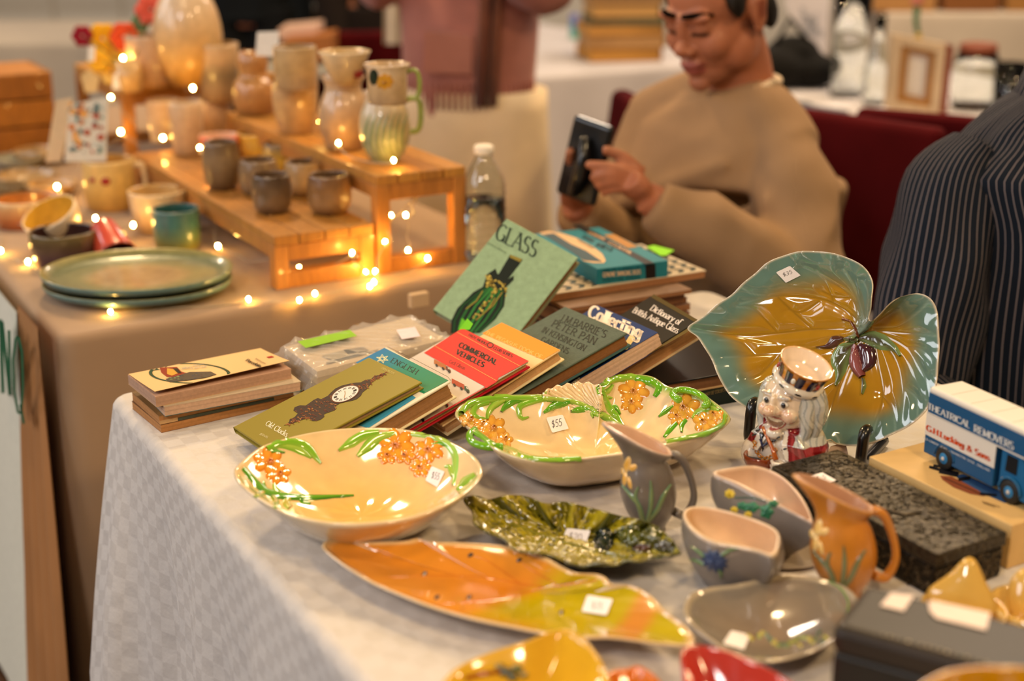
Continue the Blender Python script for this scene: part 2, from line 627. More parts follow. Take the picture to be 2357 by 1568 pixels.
def line_px(mb, pts, O, n, wpx, col, lift=.0005):
    for (xa, ya), (xb, yb) in zip(pts, pts[1:]):
        L = math.hypot(xb - xa, yb - ya) or 1
        ox, oy = -(yb - ya) / L * wpx / 2, (xb - xa) / L * wpx / 2
        poly_px(mb, [(xa + ox, ya + oy), (xa - ox, ya - oy), (xb - ox, yb - oy), (xb + ox, yb + oy)], O, n, col, lift)


# ------------------------------------------------------------------ relief and stickers laid on a surface
def ribbon_on(mb, bvh, pts, widths, height, col, col2=None, n=14, m=5, taper=True, colfn=None):
    """raised leaf or petal: pixel spine pts, pixel widths along it; bulges by height above the surface."""
    sp = spline(pts, n, False)
    ws = np.interp(np.linspace(0, 1, n), np.linspace(0, 1, len(widths)), widths)
    rows, cols = [], []
    for i in range(n):
        a, b = sp[max(i - 1, 0)], sp[min(i + 1, n - 1)]
        dx, dy = b[0] - a[0], b[1] - a[1]
        L = math.hypot(dx, dy) or 1
        row, cr = [], []
        for j in range(m):
            t = j / (m - 1) * 2 - 1
            px, py = sp[i][0] - dy / L * ws[i] / 2 * t, sp[i][1] + dx / L * ws[i] / 2 * t
            p, nn = hit(bvh, px, py)
            edge = math.sqrt(max(0, 1 - t * t))
            row.append(p + nn * (height * edge - .0004))
            cr.append(colfn(i / (n - 1), t) if colfn else mix(col, col2 or col, abs(t) ** 1.5 * .8 + .25 * (i / (n - 1))))
        rows.append(row)
        cols.append(cr)
    mb.grid(rows, cols)


def blob_on(mb, bvh, c, rx, ry, height, col, col2=None, rot=0, petals=0, n=20, m=5, depth=.25):
    """raised rounded relief at pixel c."""
    ca, sa = math.cos(rot), math.sin(rot)
    rows, cols = [], []
    for i in range(m + 1):
        q = i / m
        row, cr = [], []
        for k in range(n):
            a = 2 * math.pi * k / n
            r = q * (1 + depth * math.cos(a * petals) if petals else 1)
            x, y = rx * r * math.cos(a), ry * r * math.sin(a)
            p, nn = hit(bvh, c[0] + x * ca - y * sa, c[1] + x * sa + y * ca)
            hh = height * math.sqrt(max(0, 1 - q * q))
            if petals:
                hh *= .75 + .25 * math.cos(a * petals)
            row.append(p + nn * (hh - .0004))
            cr.append(mix(col, col2 or col, q ** 2))
        rows.append(row)
        cols.append(cr)
    mb.grid(rows, cols, cu=True)


def sticker_on(parent, bvh, quad, s=None, name='price_sticker', ink=None, lift=.0007, tpos=None, col='#efe7e6'):
    """small paper label whose four pixel corners lie on a surface; hand-written price on it."""
    ctr, nn = hit(bvh, sum(q[0] for q in quad) / 4, sum(q[1] for q in quad) / 4)
    mb = MB()
    O = ctr + nn * (lift + .0006)
    pts = spline([((1 - t) * a[0] + t * b[0], (1 - t) * a[1] + t * b[1]) for a, b in zip(quad, quad[1:] + quad[:1]) for t in (.06, .5, .94)], 40)
    poly_px(mb, pts, O, nn, hx(col), .0002)
    o = mb.build(name, 'paper', parent)
    if s:
        mt = MB()
        p0, p1, pt = tpos
        text_px(mt, s, O, nn, p0, p1, pt, hx(ink or '#3a3340'), .0005, .07, .07, False, .08)
        mt.build('price_writing', 'print', o)
    return o


# ------------------------------------------------------------------ dishes from a rim outline
def dish(name, parent, rim, base_c, base_k, z0, p=2.2, t=.004, col=None, colfn=None, outcol=None, rings=16, material='glaze',
         disp=None, foot=.003, foot_k=None):
    """rim: list of world points (closed); inner surface falls to the floor, outer wall and foot below it."""
    N = len(rim)
    R = [Vector(q) for q in rim]
    C = Vector((base_c[0], base_c[1], 0))
    mb = MB()
    rows, cols = [], []
    for i in range(rings + 1):
        q = i / rings
        row, cr = [], []
        for k in range(N):
            h = Vector((R[k].x, R[k].y, 0))
            zz = z0 + foot + t + (R[k].z - z0 - foot - t) * q ** p
            pt = C + (h - C) * q
            pt.z = zz
            if disp:
                pt.z += disp(q, k / N, pt)
            row.append(pt)
            cr.append(colfn(q, k / N, pt) if colfn else col)
        rows.append(row)
        cols.append(cr)
    edge_c = cols[-1]
    for a in (45, 90, 135):                      # rounded lip
        row = []
        for k in range(N):
            h = Vector((R[k].x, R[k].y, 0))
            d = (h - C).normalized()
            off = t * .5 * (1 - math.cos(math.radians(a)))
            pt = h + d * off
            pt.z = R[k].z + t * .35 * math.sin(math.radians(a)) + (disp(1, k / N, pt) if disp else 0)
            row.append(pt)
        rows.append(row)
        cols.append([mix(e, outcol or e, a / 180) for e in edge_c])
    oc = outcol or col
    for i in range(rings, -1, -1):
        q = i / rings
        if q < base_k:
            break
        row = []
        for k in range(N):
            h = Vector((R[k].x, R[k].y, 0))
            d = (h - C).normalized()
            pt = C + (h - C) * q + d * t * 1.0 * q
            f = ((q ** p) - base_k ** p) / (1 - base_k ** p)
            zin = z0 + foot + (R[k].z - z0 - foot) * max(0, f)
            pt.z = min(zin, R[k].z) + (disp(q, k / N, pt) if disp else 0) * q
            row.append(pt)
        rows.append(row)
        cols.append([oc] * N)
    row = []
    for k in range(N):
        h = Vector((R[k].x, R[k].y, 0))
        pt = C + (h - C) * (base_k * .97)
        pt.z = z0
        row.append(pt)
    rows.append(row)
    cols.append([oc] * N)
    mb.loft(rows, cols=cols, caps=(True, True))
    return mb.build(name, material, parent)


def rim_px(px, z, n=160, zfn=None):
    out = []
    for k, q in enumerate(spline(px, n)):
        zz = z if zfn is None else zfn(q[0], q[1], k / n)
        out.append(PZ(q[0], q[1], zz))
    return out


def centroid(pts):
    c = sum((Vector(p) for p in pts), Vector()) / len(pts)
    return c
# ------------------------------------------------------------------ the hall
def struct(name, mb, m):
    o = mb.build(name, m)
    return tag(o, kind='structure')


def plank_floor():
    mb = MB()
    mb.box((-7, -3, -.06), (15, 0, 0), (0, 15, 0), (0, 0, .055), hx('#3a2412'))
    fl = struct('floor', mb, mat('floor_base', '#2e1c0e', .6))
    mat('floor_wood', None, .35, coat=.3, var=(3, .3), stretch=(2, 14, 14))
    # boards near the visible floor corner, laid along the tables
    k = 0
    for i in range(26):
        w0 = i * .12 - .1
        c = hx(random.choice(('#4b2c14', '#553218', '#432611', '#5a361b')))
        mb = MB()
        o = CORNER + TB * (-1.9) + TA * (-2.7 + i * .12) + UPV * -.005
        mb.box(o, TB * 1.9, TA * .117, UPV * .007, c)
        mb.build('plank', 'floor_wood', fl)


plank_floor()
mat('wall_paint', '#ded4c4', .8, var=(2, .06))
mb = MB()
mb.box((-7, 9.0, 0), (15, 0, 0), (0, .1, 0), (0, 0, 3.6), hx('#c9bfae'))
wb = struct('wall_back', mb, 'wall_paint')
# pale panelling at the far left of the back wall
for i in range(16):
    for j in range(4):
        mb = MB()
        mb.rbox((-6.6 + i * .42, 8.975, .12 + j * .42), (.40, 0, 0), (0, .03, 0), (0, 0, .40), hx('#e8e0d2'), .006)
        mb.build('panel', 'plain', wb)
mb = MB()
mb.box((-7.1, -3, 0), (.1, 0, 0), (0, 12.1, 0), (0, 0, 1.2), hx('#b9ab94'))
struct('wall_left', mb, 'wall_paint')
mb = MB()
mb.box((8.0, -3, 0), (.1, 0, 0), (0, 12.1, 0), (0, 0, 3.6), hx('#b9ab94'))
struct('wall_right', mb, 'wall_paint')


# ------------------------------------------------------------------ tables and their cloths
def damask():
    m = mat('damask_cloth', '#d9d2c8', .85, sheen=.1)
    nt = m.node_tree
    b = nt.nodes['Principled BSDF']
    uv = nt.nodes.new('ShaderNodeTexCoord')
    ch = nt.nodes.new('ShaderNodeTexChecker')
    ch.inputs['Scale'].default_value = 52
    ch.inputs['Color1'].default_value = hx('#cbc3bc')
    ch.inputs['Color2'].default_value = hx('#c5bdb6')
    nt.links.new(uv.outputs['UV'], ch.inputs['Vector'])
    nt.links.new(ch.outputs['Color'], b.inputs['Base Color'])
    mr = nt.nodes.new('ShaderNodeMapRange')
    mr.inputs['To Min'].default_value, mr.inputs['To Max'].default_value = .5, .85
    nt.links.new(ch.outputs['Fac'], mr.inputs['Value'])
    nt.links.new(mr.outputs['Result'], b.inputs['Roughness'])
    nz = nt.nodes.new('ShaderNodeTexNoise')
    nz.inputs['Scale'].default_value = 26
    nz.inputs['Detail'].default_value = 4
    nt.links.new(uv.outputs['Object'], nz.inputs['Vector'])
    bp = nt.nodes.new('ShaderNodeBump')
    bp.inputs['Strength'].default_value = .55
    bp.inputs['Distance'].default_value = .006
    nt.links.new(nz.outputs['Fac'], bp.inputs['Height'])
    nt.links.new(bp.outputs['Normal'], b.inputs['Normal'])
    return m


def linen(name, c):
    m = mat(name, c, .9, sheen=.1, var=(8, .05))
    nt = m.node_tree
    b = nt.nodes['Principled BSDF']
    uv = nt.nodes.new('ShaderNodeTexCoord')
    w1 = nt.nodes.new('ShaderNodeTexNoise')
    mp = nt.nodes.new('ShaderNodeMapping')
    mp.inputs['Scale'].default_value = (40, 900, 1)
    nt.links.new(uv.outputs['UV'], mp.inputs['Vector'])
    nt.links.new(mp.outputs['Vector'], w1.inputs['Vector'])
    w1.inputs['Scale'].default_value = 1
    bp = nt.nodes.new('ShaderNodeBump')
    bp.inputs['Strength'].default_value = .3
    bp.inputs['Distance'].default_value = .001
    nt.links.new(w1.outputs['Fac'], bp.inputs['Height'])
    nt.links.new(bp.outputs['Normal'], b.inputs['Normal'])
    return m


def cloth(name, O, U, W, lu, lw, z, hang, m, label, fold=.012, flare=.05, seed=1, cell=.02, wl=.16, thing_cat='tablecloth', hangs=None):
    """cloth over a rectangle O + U*lu + W*lw at height z with a hanging skirt."""
    O, U, W = Vector(O), Vector(U), Vector(W)
    rnd = random.Random(seed)
    ph = [rnd.uniform(0, 6.28) for _ in range(6)]
    r = .012
    per = []
    corners = ((0, 0, 180), (lu, 0, 270), (lu, lw, 0), (0, lw, 90))
    for ci, (cu, cw, a0) in enumerate(corners):
        pu, pw = (r if cu == 0 else lu - r), (r if cw == 0 else lw - r)
        for k in range(5):
            a = math.radians(a0 + 90 * k / 4)
            per.append((pu + r * math.cos(a), pw + r * math.sin(a), math.cos(a), math.sin(a)))
        nu, nw, na = corners[(ci + 1) % 4]
        qu, qw = (r if nu == 0 else lu - r), (r if nw == 0 else lw - r)
        a = math.radians(a0 + 90)
        s0 = (pu + r * math.cos(a), pw + r * math.sin(a))
        s1 = (qu + r * math.cos(a), qw + r * math.sin(a))
        n = max(2, int(math.hypot(s1[0] - s0[0], s1[1] - s0[1]) / cell))
        for k in range(1, n):
            t = k / n
            per.append((s0[0] + (s1[0] - s0[0]) * t, s0[1] + (s1[1] - s0[1]) * t, math.cos(a), math.sin(a)))
    N = len(per)
    arc = [0.0]
    for i in range(1, N):
        arc.append(arc[-1] + math.hypot(per[i][0] - per[i - 1][0], per[i][1] - per[i - 1][1]))
    mb = MB()
    rows, uvs = [], []
    er = .014
    prof = [(0, 0, 0)] + [(er * math.sin(math.radians(a)), er * (1 - math.cos(math.radians(a))), er * math.radians(a)) for a in (22, 45, 68, 90)]
    nh = 22
    prof += [(er, er + (hang - er) * (k / nh) ** 1.15, er * 1.57 + (hang - er) * (k / nh)) for k in range(1, nh + 1)]
    for off, drop, sl in prof:
        g = max(0, drop - er) / hang
        row, uu = [], []
        for i, (u, w, nu, nw) in enumerate(per):
            s = arc[i]
            dc = min(math.hypot(u - c[0], w - c[1]) for c in corners)
            cf = math.exp(-(dc / .09) ** 2)
            f = fold * (math.sin(s * 6.28 / wl + ph[0] + 1.3 * math.sin(s * 3.1 + ph[1])) + .6 * math.sin(s * 6.28 / (wl * .43) + ph[2] + g * 1.5) + .5 * math.sin(s * 6.28 / (wl * 2.3) + ph[3]))
            o = off + (.012 * g + f * min(1, g * 1.5) ** 1.1 + flare * cf * g)
            hg = hangs(s, u, w) if hangs else 1.0
            d = drop if drop <= er else er + (drop - er) * hg
            row.append(O + U * (u + nu * o) + W * (w + nw * o) + UPV * (z - d))
            uu.append((u + nu * sl + (s if abs(nw) > .5 else 0) * 0, w + nw * sl))
        rows.append(row)
        uvs.append(uu)
    b = mb.grid(rows, None, cu=True)
    for i in range(len(rows)):
        for j in range(N):
            mb.uv[b + i * N + j] = uvs[i][j]
    mb.face([b + j for j in range(N)][::-1], None, False)
    mb.f[-1] = mb.f[-1][::-1] if (rows[0][1] - rows[0][0]).cross(rows[0][N // 2] - rows[0][0]).z > 0 else mb.f[-1]
    o = mb.build(name, m, None, O + UPV * z)
    return tag(o, label, thing_cat)


def folding_table(O, U, W, lu, lw, z, label):
    O, U, W = Vector(O), Vector(U), Vector(W)
    t = thing('folding_table', O + U * lu / 2 + W * lw / 2, label, 'table')
    mb = MB()
    mb.rbox(O + U * .006 + W * .006 + UPV * (z - .035), U * (lu - .012), W * (lw - .012), UPV * .033, hx('#9a9488'), .01)
    mb.build('tabletop', 'plain', t)
    for a in (.08, lu - .08):
        for b in (.12, lw - .12):
            mb = MB()
            mb.tube([O + U * a + W * b, O + U * a + W * b + UPV * (z - .034)], .013, 10, hx('#55524c'))
            mb.build('leg', 'plain', t)
    return t


dm = damask()
ln = linen('tan_linen', '#9d8064')
WU, WW = .90, 2.2
folding_table(TW(0, -.06), TB, TA, WU, WW, ZT - .001, 'folding table under the white checked damask cloth')
white_cloth = cloth('tablecloth', TW(0, -.06), TB, TA, WU, WW, ZT, .38, dm, 'white damask tablecloth with woven checks under books and ceramic dishes', fold=.011, flare=.05, seed=3, wl=.21,
                    hangs=lambda s, u, w: 1.0 + .05 * math.sin(s * 4) - .35 * (1 if u > .5 else 0))
folding_table(TW(0, -2.3), TB, TA, .78, 1.963, ZT - .001, 'folding table under the tan linen cloth')
tan_cloth = cloth('tablecloth', TW(0, -2.3), TB, TA, .78, 1.963, ZT, .70, ln, 'tan linen tablecloth under the pottery and wooden risers', fold=.006, flare=.03, seed=8, wl=.4)

# paper banner with brushed green letters hanging on the front of the pottery table
bn = thing('banner', TW(-.05, -.8, 0), 'cream paper banner with green lettering and brown kraft edge on table front', 'banner')
mat('kraft', None, .8, var=(6, .12), bump=(9, .5))


def sheet(w0, w1, u, z0, z1, c, amp=.01, n=24, flare=0.0):
    mb = MB()
    rows = []
    for i in range(n + 1):
        z = z0 + (z1 - z0) * i / n
        rows.append([TW(u - amp * math.sin(j * .9 + 2 * i / n) * (1 - i / n) - .05 * (1 - i / n), w0 + (w1 + flare * (1 - i / n) ** 1.3 - w0) * j / n, z) for j in range(n + 1)])
    mb.grid(rows, None, col=c)
    r2 = [[p - TB * -.0015 for p in r] for r in rows]
    mb.grid(r2, None, col=c, flip=True)
    return mb


sheet(-.475, -.345, -.036, .02, .752, hx('#a5703f'), .014, flare=.17).build('kraft_border', 'kraft', bn)
sh = sheet(-1.5, -.47, -.040, .03, .742, hx('#d8d2be'), .004)
so = sh.build('paper_sheet', 'paper', bn)
mb = MB()
nb = -TB
for pts, w in (([(4, 735), (10, 905)], 9), ([(8, 740), (26, 910)], 8), ([(26, 910), (24, 760)], 7), ([(40, 778), (33, 830), (36, 900), (45, 950), (52, 950), (56, 890), (54, 810), (46, 775), (40, 778)], 6), ([(50, 930), (58, 975)], 6)):
    line_px(mb, pts, TW(-.062, -.6, .5), nb, w, hx('#1d5a3a'), .002)
mb.build('green_lettering', 'print', so)
# ------------------------------------------------------------------ books
def frame(yaw, tilt=0, roll=0):
    y, t, r = map(math.radians, (yaw, tilt, roll))
    ex0, ey0 = Vector((math.cos(y), math.sin(y), 0)), Vector((-math.sin(y), math.cos(y), 0))
    ey = ey0 * math.cos(t) + UPV * math.sin(t)
    n = UPV * math.cos(t) - ey0 * math.sin(t)
    ex = ex0 * math.cos(r) + n * math.sin(r)
    n = ex.cross(ey).normalized()
    return ex, ey, n


def pageblock(O, ex, ey, n, W, H, T, c, layers=7, seed=0):
    rnd = random.Random(seed)
    mb = MB()
    for k in range(layers):
        q = rnd.uniform(.88, 1.06)
        cc = (c[0] * q, c[1] * q, c[2] * q, 1)
        d = rnd.uniform(0, .0007)
        mb.box(O + n * (T * k / layers), ex * (W - d), ey * (H - d), n * (T / layers), cc)
    return mb


def book(name, O, fr, W, H, T, cover, label, group='books leaning in a row', pages='#b98c5c', spine=None, hard=True, back=None, cmat='print_gloss',
         cat='book', ct=None, overhang=None):
    """O: bottom-left corner of the cover's top face; the spine is on the left edge."""
    ex, ey, n = fr
    O = Vector(O)
    c = hx(cover)
    ct = ct if ct is not None else (.0024 if hard else .0006)
    oh = overhang if overhang is not None else (.003 if hard else 0.0)
    t = thing(name, O - n * T, label, cat, group)
    mb = MB()
    mb.rbox(O - n * ct, ex * W, ey * H, n * ct, c, .0011 if hard else .0002, 2)
    fc = mb.build('front_cover', cmat, t)
    mb = MB()
    bc = hx(back) if back else c
    mb.rbox(O - n * T, ex * W, ey * H, n * ct, bc, .0011 if hard else .0002, 2)
    mb.build('back_cover', cmat, t)
    mb = MB()
    sc = hx(spine) if spine else c
    sw = .003 if hard else .0008
    rows = []
    for k in range(7):
        a = math.pi * k / 6
        rows.append([O - n * (T / 2 - T / 2 * math.cos(a)) + ex * (-sw * math.sin(a) + .0012) + ey * H * v for v in (0, 1)])
    mb.grid(rows, None, col=sc)
    mb.build('spine', cmat, t)
    pb = pageblock(O + ex * .002 + ey * oh - n * (T - ct), ex, ey, n, W - .002 - oh, H - 2 * oh, T - 2 * ct, hx(pages), 8, len(name) + int(W * 1e4))
    pb.build('page_block', 'pages', t)
    return t, fc, (O, n)


def lettering(parent, name='lettering', m='print'):
    mb = MB()
    return mb, (lambda: mb.build(name, m, parent))


ROW = 'books leaning in a row'
# --- gold-brown clock book
fr = frame(-56.5, 15.9, 4.2)
t, fc, pl = book('hardback_book', (-.3142, 1.4891, .7591), fr, .1301, .1813, .009, '#8a7a26', 'olive gold book with an ornate wall clock on its cover', pages='#b5916c')
mb, done = lettering(fc, 'title_lettering')
text_px(mb, 'Old Clocks', *pl, (610, 979), (659, 1007), (618, 969), hx('#efe6c8'), thick=.13, thin=.06, gap=.03)
text_px(mb, 'JERVIS', *pl, (597, 1001), (615, 1010), (600, 997), hx('#d8cc98'), thick=.1, thin=.1, serif=False)
text_px(mb, 'ORBIS PICTUS', *pl, (877, 850), (906, 863), (880, 846), hx('#cfc07a'), thick=.1, thin=.1, serif=False)
done()
mb, done = lettering(fc, 'clock_picture')
gold, dark, red = hx('#8a4a1e'), hx('#2c120a'), hx('#5e130c')


def Z6(x, y):
    return 640 + x / 7.857, 840 + y / 7.857


case = [Z6(*p) for p in ((100, 1105), (200, 1040), (215, 985), (300, 950), (360, 880), (280, 830), (300, 770), (400, 735), (500, 740), (590, 680), (640, 640), (720, 605), (780, 625), (900, 565), (960, 500), (1040, 430), (1150, 380), (1290, 345), (1400, 325), (1500, 320), (1580, 275), (1680, 265), (1740, 205), (1820, 190), (1850, 170), (1940, 145), (1900, 200), (1840, 230), (1780, 265), (1700, 300), (1660, 370), (1610, 440), (1570, 470), (1530, 500), (1500, 560), (1430, 620), (1350, 650), (1250, 670), (1120, 700), (1040, 750), (1060, 790), (1020, 830), (900, 870), (830, 900), (840, 940), (780, 990), (700, 1020), (620, 1020), (560, 980), (480, 985), (380, 1020), (280, 1055), (200, 1070))]
poly_px(mb, case, *pl, dark, .0003)
rnd = random.Random(5)
for k in range(230):                       # gilt scrolls of the clock case
    i = rnd.randrange(len(case) - 2)
    j = len(case) - 2 - i
    s = rnd.random()
    s = .5 + (s - .5) * .86
    ax, ay = case[i][0] * (1 - s) + case[j][0] * s, case[i][1] * (1 - s) + case[j][1] * s
    if ((ax - 795) / 33) ** 2 + ((ay - 908) / 20) ** 2 < 1.15:
        continue
    l, a = rnd.uniform(2, 5), rnd.uniform(-1.2, .4)
    line_px(mb, [(ax, ay), (ax + l * math.cos(a), ay + l * math.sin(a) * .7), (ax + l * 1.6 * math.cos(a + .7), ay + l * 1.2 * math.sin(a + .7))], *pl, rnd.uniform(.7, 1.4), rnd.choice((gold, gold, hx('#b87838'), red, hx('#74340f'))), .0005)
cx, cy, ax_, ay_ = 795, 908, Vector((28, -13.5)), Vector((-13, -12))
ax2, ay2 = (30.5, -10.5), (1.5, 15.5)


def dial(r, a):
    return cx + r * (ax2[0] * math.cos(a) + ay2[0] * math.sin(a)), cy + r * (ax2[1] * math.cos(a) + ay2[1] * math.sin(a))


poly_px(mb, [dial(1.1, 2 * math.pi * k / 28) for k in range(28)], *pl, hx('#5a2a10'), .0006)
poly_px(mb, [dial(1.0, 2 * math.pi * k / 28) for k in range(28)], *pl, hx('#d9cfc4'), .0007)
for k in range(12):
    a = 2 * math.pi * k / 12
    for da in (-.09, .09) if k % 3 else (0, -.13, .13):
        line_px(mb, [dial(.62, a + da), dial(.86, a + da * .9)], *pl, 1.3, hx('#1d1a1c'), .0008)
line_px(mb, [dial(0, 0), dial(.6, 1.75)], *pl, 1.2, hx('#9a6a20'), .0009)
line_px(mb, [dial(0, 0), dial(.42, 4.7)], *pl, 1.4, hx('#9a6a20'), .0009)
done()

# --- teal and white English book
fr = frame(-59.6, 20.0, 3.9)
O = Vector((-.2474, 1.5683, .7682))
t, fc, pl = book('hardback_book', O, fr, .1733, .1178, .022, '#ded2b4', 'teal and blue jacketed book lying under the olive gold clock book', pages='#a87848', back='#e2cf9e')
mb, done = lettering(fc, 'jacket_print')


def Z2(x, y):
    return 830 + x / 8.712, 780 + y / 8.712


for i in range(12):                          # teal shading of the jacket from blue to green (printed)
    f0, f1 = i / 12, (i + 1) / 12
    A, B, Cc, D = Z2(480, 185), Z2(1765, 840), Z2(1270, 1105), Z2(-100, 480)
    q = lambda u, v: (A[0] * (1 - u) * (1 - v) + B[0] * u * (1 - v) + Cc[0] * u * v + D[0] * (1 - u) * v, A[1] * (1 - u) * (1 - v) + B[1] * u * (1 - v) + Cc[1] * u * v + D[1] * (1 - u) * v)
    c = mix(mix(hx('#0f6f9c'), hx('#11806c'), f0 * 2.2), hx('#1f7a4a'), f0 * 1.3 - .3)
    poly_px(mb, [q(f0, 0), q(f1, 0), q(f1, 1), q(f0, 1)], *pl, c, .0003)
poly_px(mb, [Z2(1110, 1185), Z2(1000, 1110), Z2(-150, 1700), Z2(150, 1800)], *pl, hx('#3f8fa8'), .0003)
text_px(mb, 'ENGLISH', *pl, Z2(590, 470), Z2(1110, 725), Z2(660, 385), hx('#12241c'), thick=.13, thin=.05)
text_px(mb, 'GLASS', *pl, Z2(430, 650), Z2(830, 860), Z2(505, 545), hx('#12241c'), thick=.13, thin=.05)
line_px(mb, [Z2(540, 165), Z2(1100, 430), Z2(1750, 770), Z2(1815, 850)], *pl, .9, hx('#4a3622'), .0005)
star = [(0, -1), (.3, -.35), (.95, -.6), (.5, -.05), (1, .35), (.35, .35), (.2, 1), (-.15, .4), (-.8, .6), (-.4, .05), (-.95, -.35), (-.3, -.3)]
for sc in (1.0, .55):
    line_px(mb, [(888 - 830 + 830 - 8 + 14 * sc * x, 832 - 5 + 10 * sc * y) for x, y in star + star[:1]], *pl, 1.2, hx('#e6dca8'), .0006)
done()

# --- red model-vehicle book
fr = frame(-60.9, 20.1, 4.0)
t, fc, pl = book('hardback_book', Vector((-.2014, 1.6015, .7549)), fr, .1735, .1697, .009, '#cdbfb2', 'red and white book with small model lorries printed on the cover', pages='#c8a26c', back='#b81626')
mb, done = lettering(fc, 'cover_print')


def ZB(x, y):
    return 780 + x / 3.8016, 680 + y / 3.8016


RED = hx('#cf1f1a')
poly_px(mb, [ZB(1082, 288), ZB(1664, 578), ZB(1268, 795), ZB(745, 505)], *pl, RED, .0003)
poly_px(mb, [ZB(1380, 752), ZB(1405, 742), ZB(610, 1205), ZB(585, 1195)], *pl, hx('#c01424'), .0004)
poly_px(mb, [ZB(1268, 795), ZB(1400, 720), ZB(1380, 760), ZB(1290, 815)], *pl, RED, .0003)
for a, b in (((1035, 325), (1590, 625)), ((830, 440), (1380, 750))):
    line_px(mb, [ZB(*a), ZB(*b)], *pl, 1.0, hx('#e6a050'), .0005)
text_px(mb, 'TROY MODEL', *pl, ZB(1128, 352), ZB(1296, 442), ZB(1140, 335), hx('#24100c'), thick=.2, thin=.1)
text_px(mb, 'CLUB SERIES', *pl, ZB(1350, 470), ZB(1515, 545), ZB(1362, 450), hx('#24100c'), thick=.2, thin=.1)
ring = [(1326 + 26 * math.cos(k * .5236), 438 + 22 * math.sin(k * .5236)) for k in range(13)]
line_px(mb, [ZB(*p) for p in ring], *pl, 2.0, hx('#24100c'), .0005)
text_px(mb, 'COMMERCIAL', *pl, ZB(1045, 450), ZB(1372, 612), ZB(1068, 412), hx('#160a08'), thick=.27, thin=.15, gap=.08)
text_px(mb, 'VEHICLES', *pl, ZB(1022, 512), ZB(1262, 632), ZB(1045, 475), hx('#160a08'), thick=.27, thin=.15, gap=.08)
text_px(mb, 'Cecil Gibson', *pl, ZB(963, 592), ZB(1100, 655), ZB(976, 565), hx('#24100c'), thick=.1, thin=.06, gap=.03)
done()


def lorry(mb, pl, x, y, s, body, cab, dark=hx('#151210')):
    """small printed lorry at pixel x, y"""
    sk = .5
    R = lambda a, b: (x + s * a, y + s * (b + sk * a))
    poly_px(mb, [R(-1.5, -.2), R(-1.5, -.9), R(.3, -.9), R(.3, -.2)], *pl, body, .0005)
    poly_px(mb, [R(.35, -.15), R(.35, -.75), R(.75, -.8), R(1.05, -.4), R(1.05, -.1)], *pl, cab, .0006)
    poly_px(mb, [R(.6, -.5), R(.6, -.7), R(.78, -.7), R(.95, -.45)], *pl, hx('#c8c0b8'), .0007)
    for wx in (-1.1, -.1, .8):
        poly_px(mb, [R(wx + .2 * math.cos(k * .785), -.12 + .22 * math.sin(k * .785)) for k in range(8)], *pl, dark, .0008)


mb, done = lettering(fc, 'lorry_pictures')
lorry(mb, pl, *ZB(1080, 830), 16, hx('#a8401c'), hx('#1f4a30'))
lorry(mb, pl, *ZB(920, 655), 15, hx('#a8602c'), hx('#5c2012'))
lorry(mb, pl, *ZB(905, 955), 14, hx('#c8b8a8'), hx('#b01c24'))
lorry(mb, pl, *ZB(690, 1085), 15, hx('#2c2c2c'), hx('#181818'))
lorry(mb, pl, *ZB(520, 1175), 14, hx('#1c2a22'), hx('#141414'))
done()
mb = MB()
q = [PN(*ZB(*p), *pl) for p in ((1052, 300), (1145, 298))]
up = (fr[1] * .7 + UPV * .7).normalized()
mb.poly([q[0], q[1], q[1] + up * .008, q[0] + up * .017 + fr[0] * .004], hx('#7fd81e'))
mb.poly([p - fr[2] * .0003 for p in (q[0] + up * .017 + fr[0] * .004, q[1] + up * .008, q[1], q[0])], hx('#7fd81e'))
mb.build('page_flag', 'paper', t)

# --- orange book
fr = frame(-61.1, 23.0, 3.9)
t, fc, pl = book('hardback_book', Vector((-.1465, 1.6091, .7558)), fr, .1491, .1662, .015, '#e2bf84', 'thick orange topped book with pale lettering lying under the red book', pages='#c79a68', back='#e4cf9a')
mb, done = lettering(fc, 'cover_print')
poly_px(mb, [ZB(1425, 240), ZB(1932, 478), ZB(1788, 565), ZB(1255, 335)], *pl, hx('#ee8a10'), .0003)
text_px(mb, 'THE PEGASUS BOOK OF', *pl, ZB(1278, 340), ZB(1768, 560), ZB(1296, 312), hx('#f4b45c'), thick=.13, thin=.13, serif=False)
done()

# --- worn grey-green cloth book
fr = frame(-62.6, 20.1, 4.0)
t, fc, pl = book('hardback_book', Vector((-.0712, 1.6516, .7719)), fr, .1548, .1662, .018, '#4d5848', 'worn grey green clothbound book with dark stamped title', pages='#8a5a30', cmat='cloth_cover', back='#36544e', spine='#5a5646')


def ZC(x, y):
    return 960 + x / 3.101, 480 + y / 3.101


mb, done = lettering(fc, 'title_lettering')
ink = hx('#1f231d')
text_px(mb, "J.M.BARRIE'S", *pl, ZC(1012, 800), ZC(1340, 925), ZC(1040, 755), ink, thick=.12, thin=.07)
text_px(mb, 'PETER PAN', *pl, ZC(955, 838), ZC(1265, 975), ZC(985, 795), ink, thick=.12, thin=.07)
text_px(mb, 'IN KENSINGTON', *pl, ZC(885, 880), ZC(1190, 1020), ZC(912, 845), ink, thick=.12, thin=.07)
text_px(mb, 'GARDENS', *pl, ZC(880, 950), ZC(1075, 1040), ZC(900, 915), ink, thick=.12, thin=.07)
done()

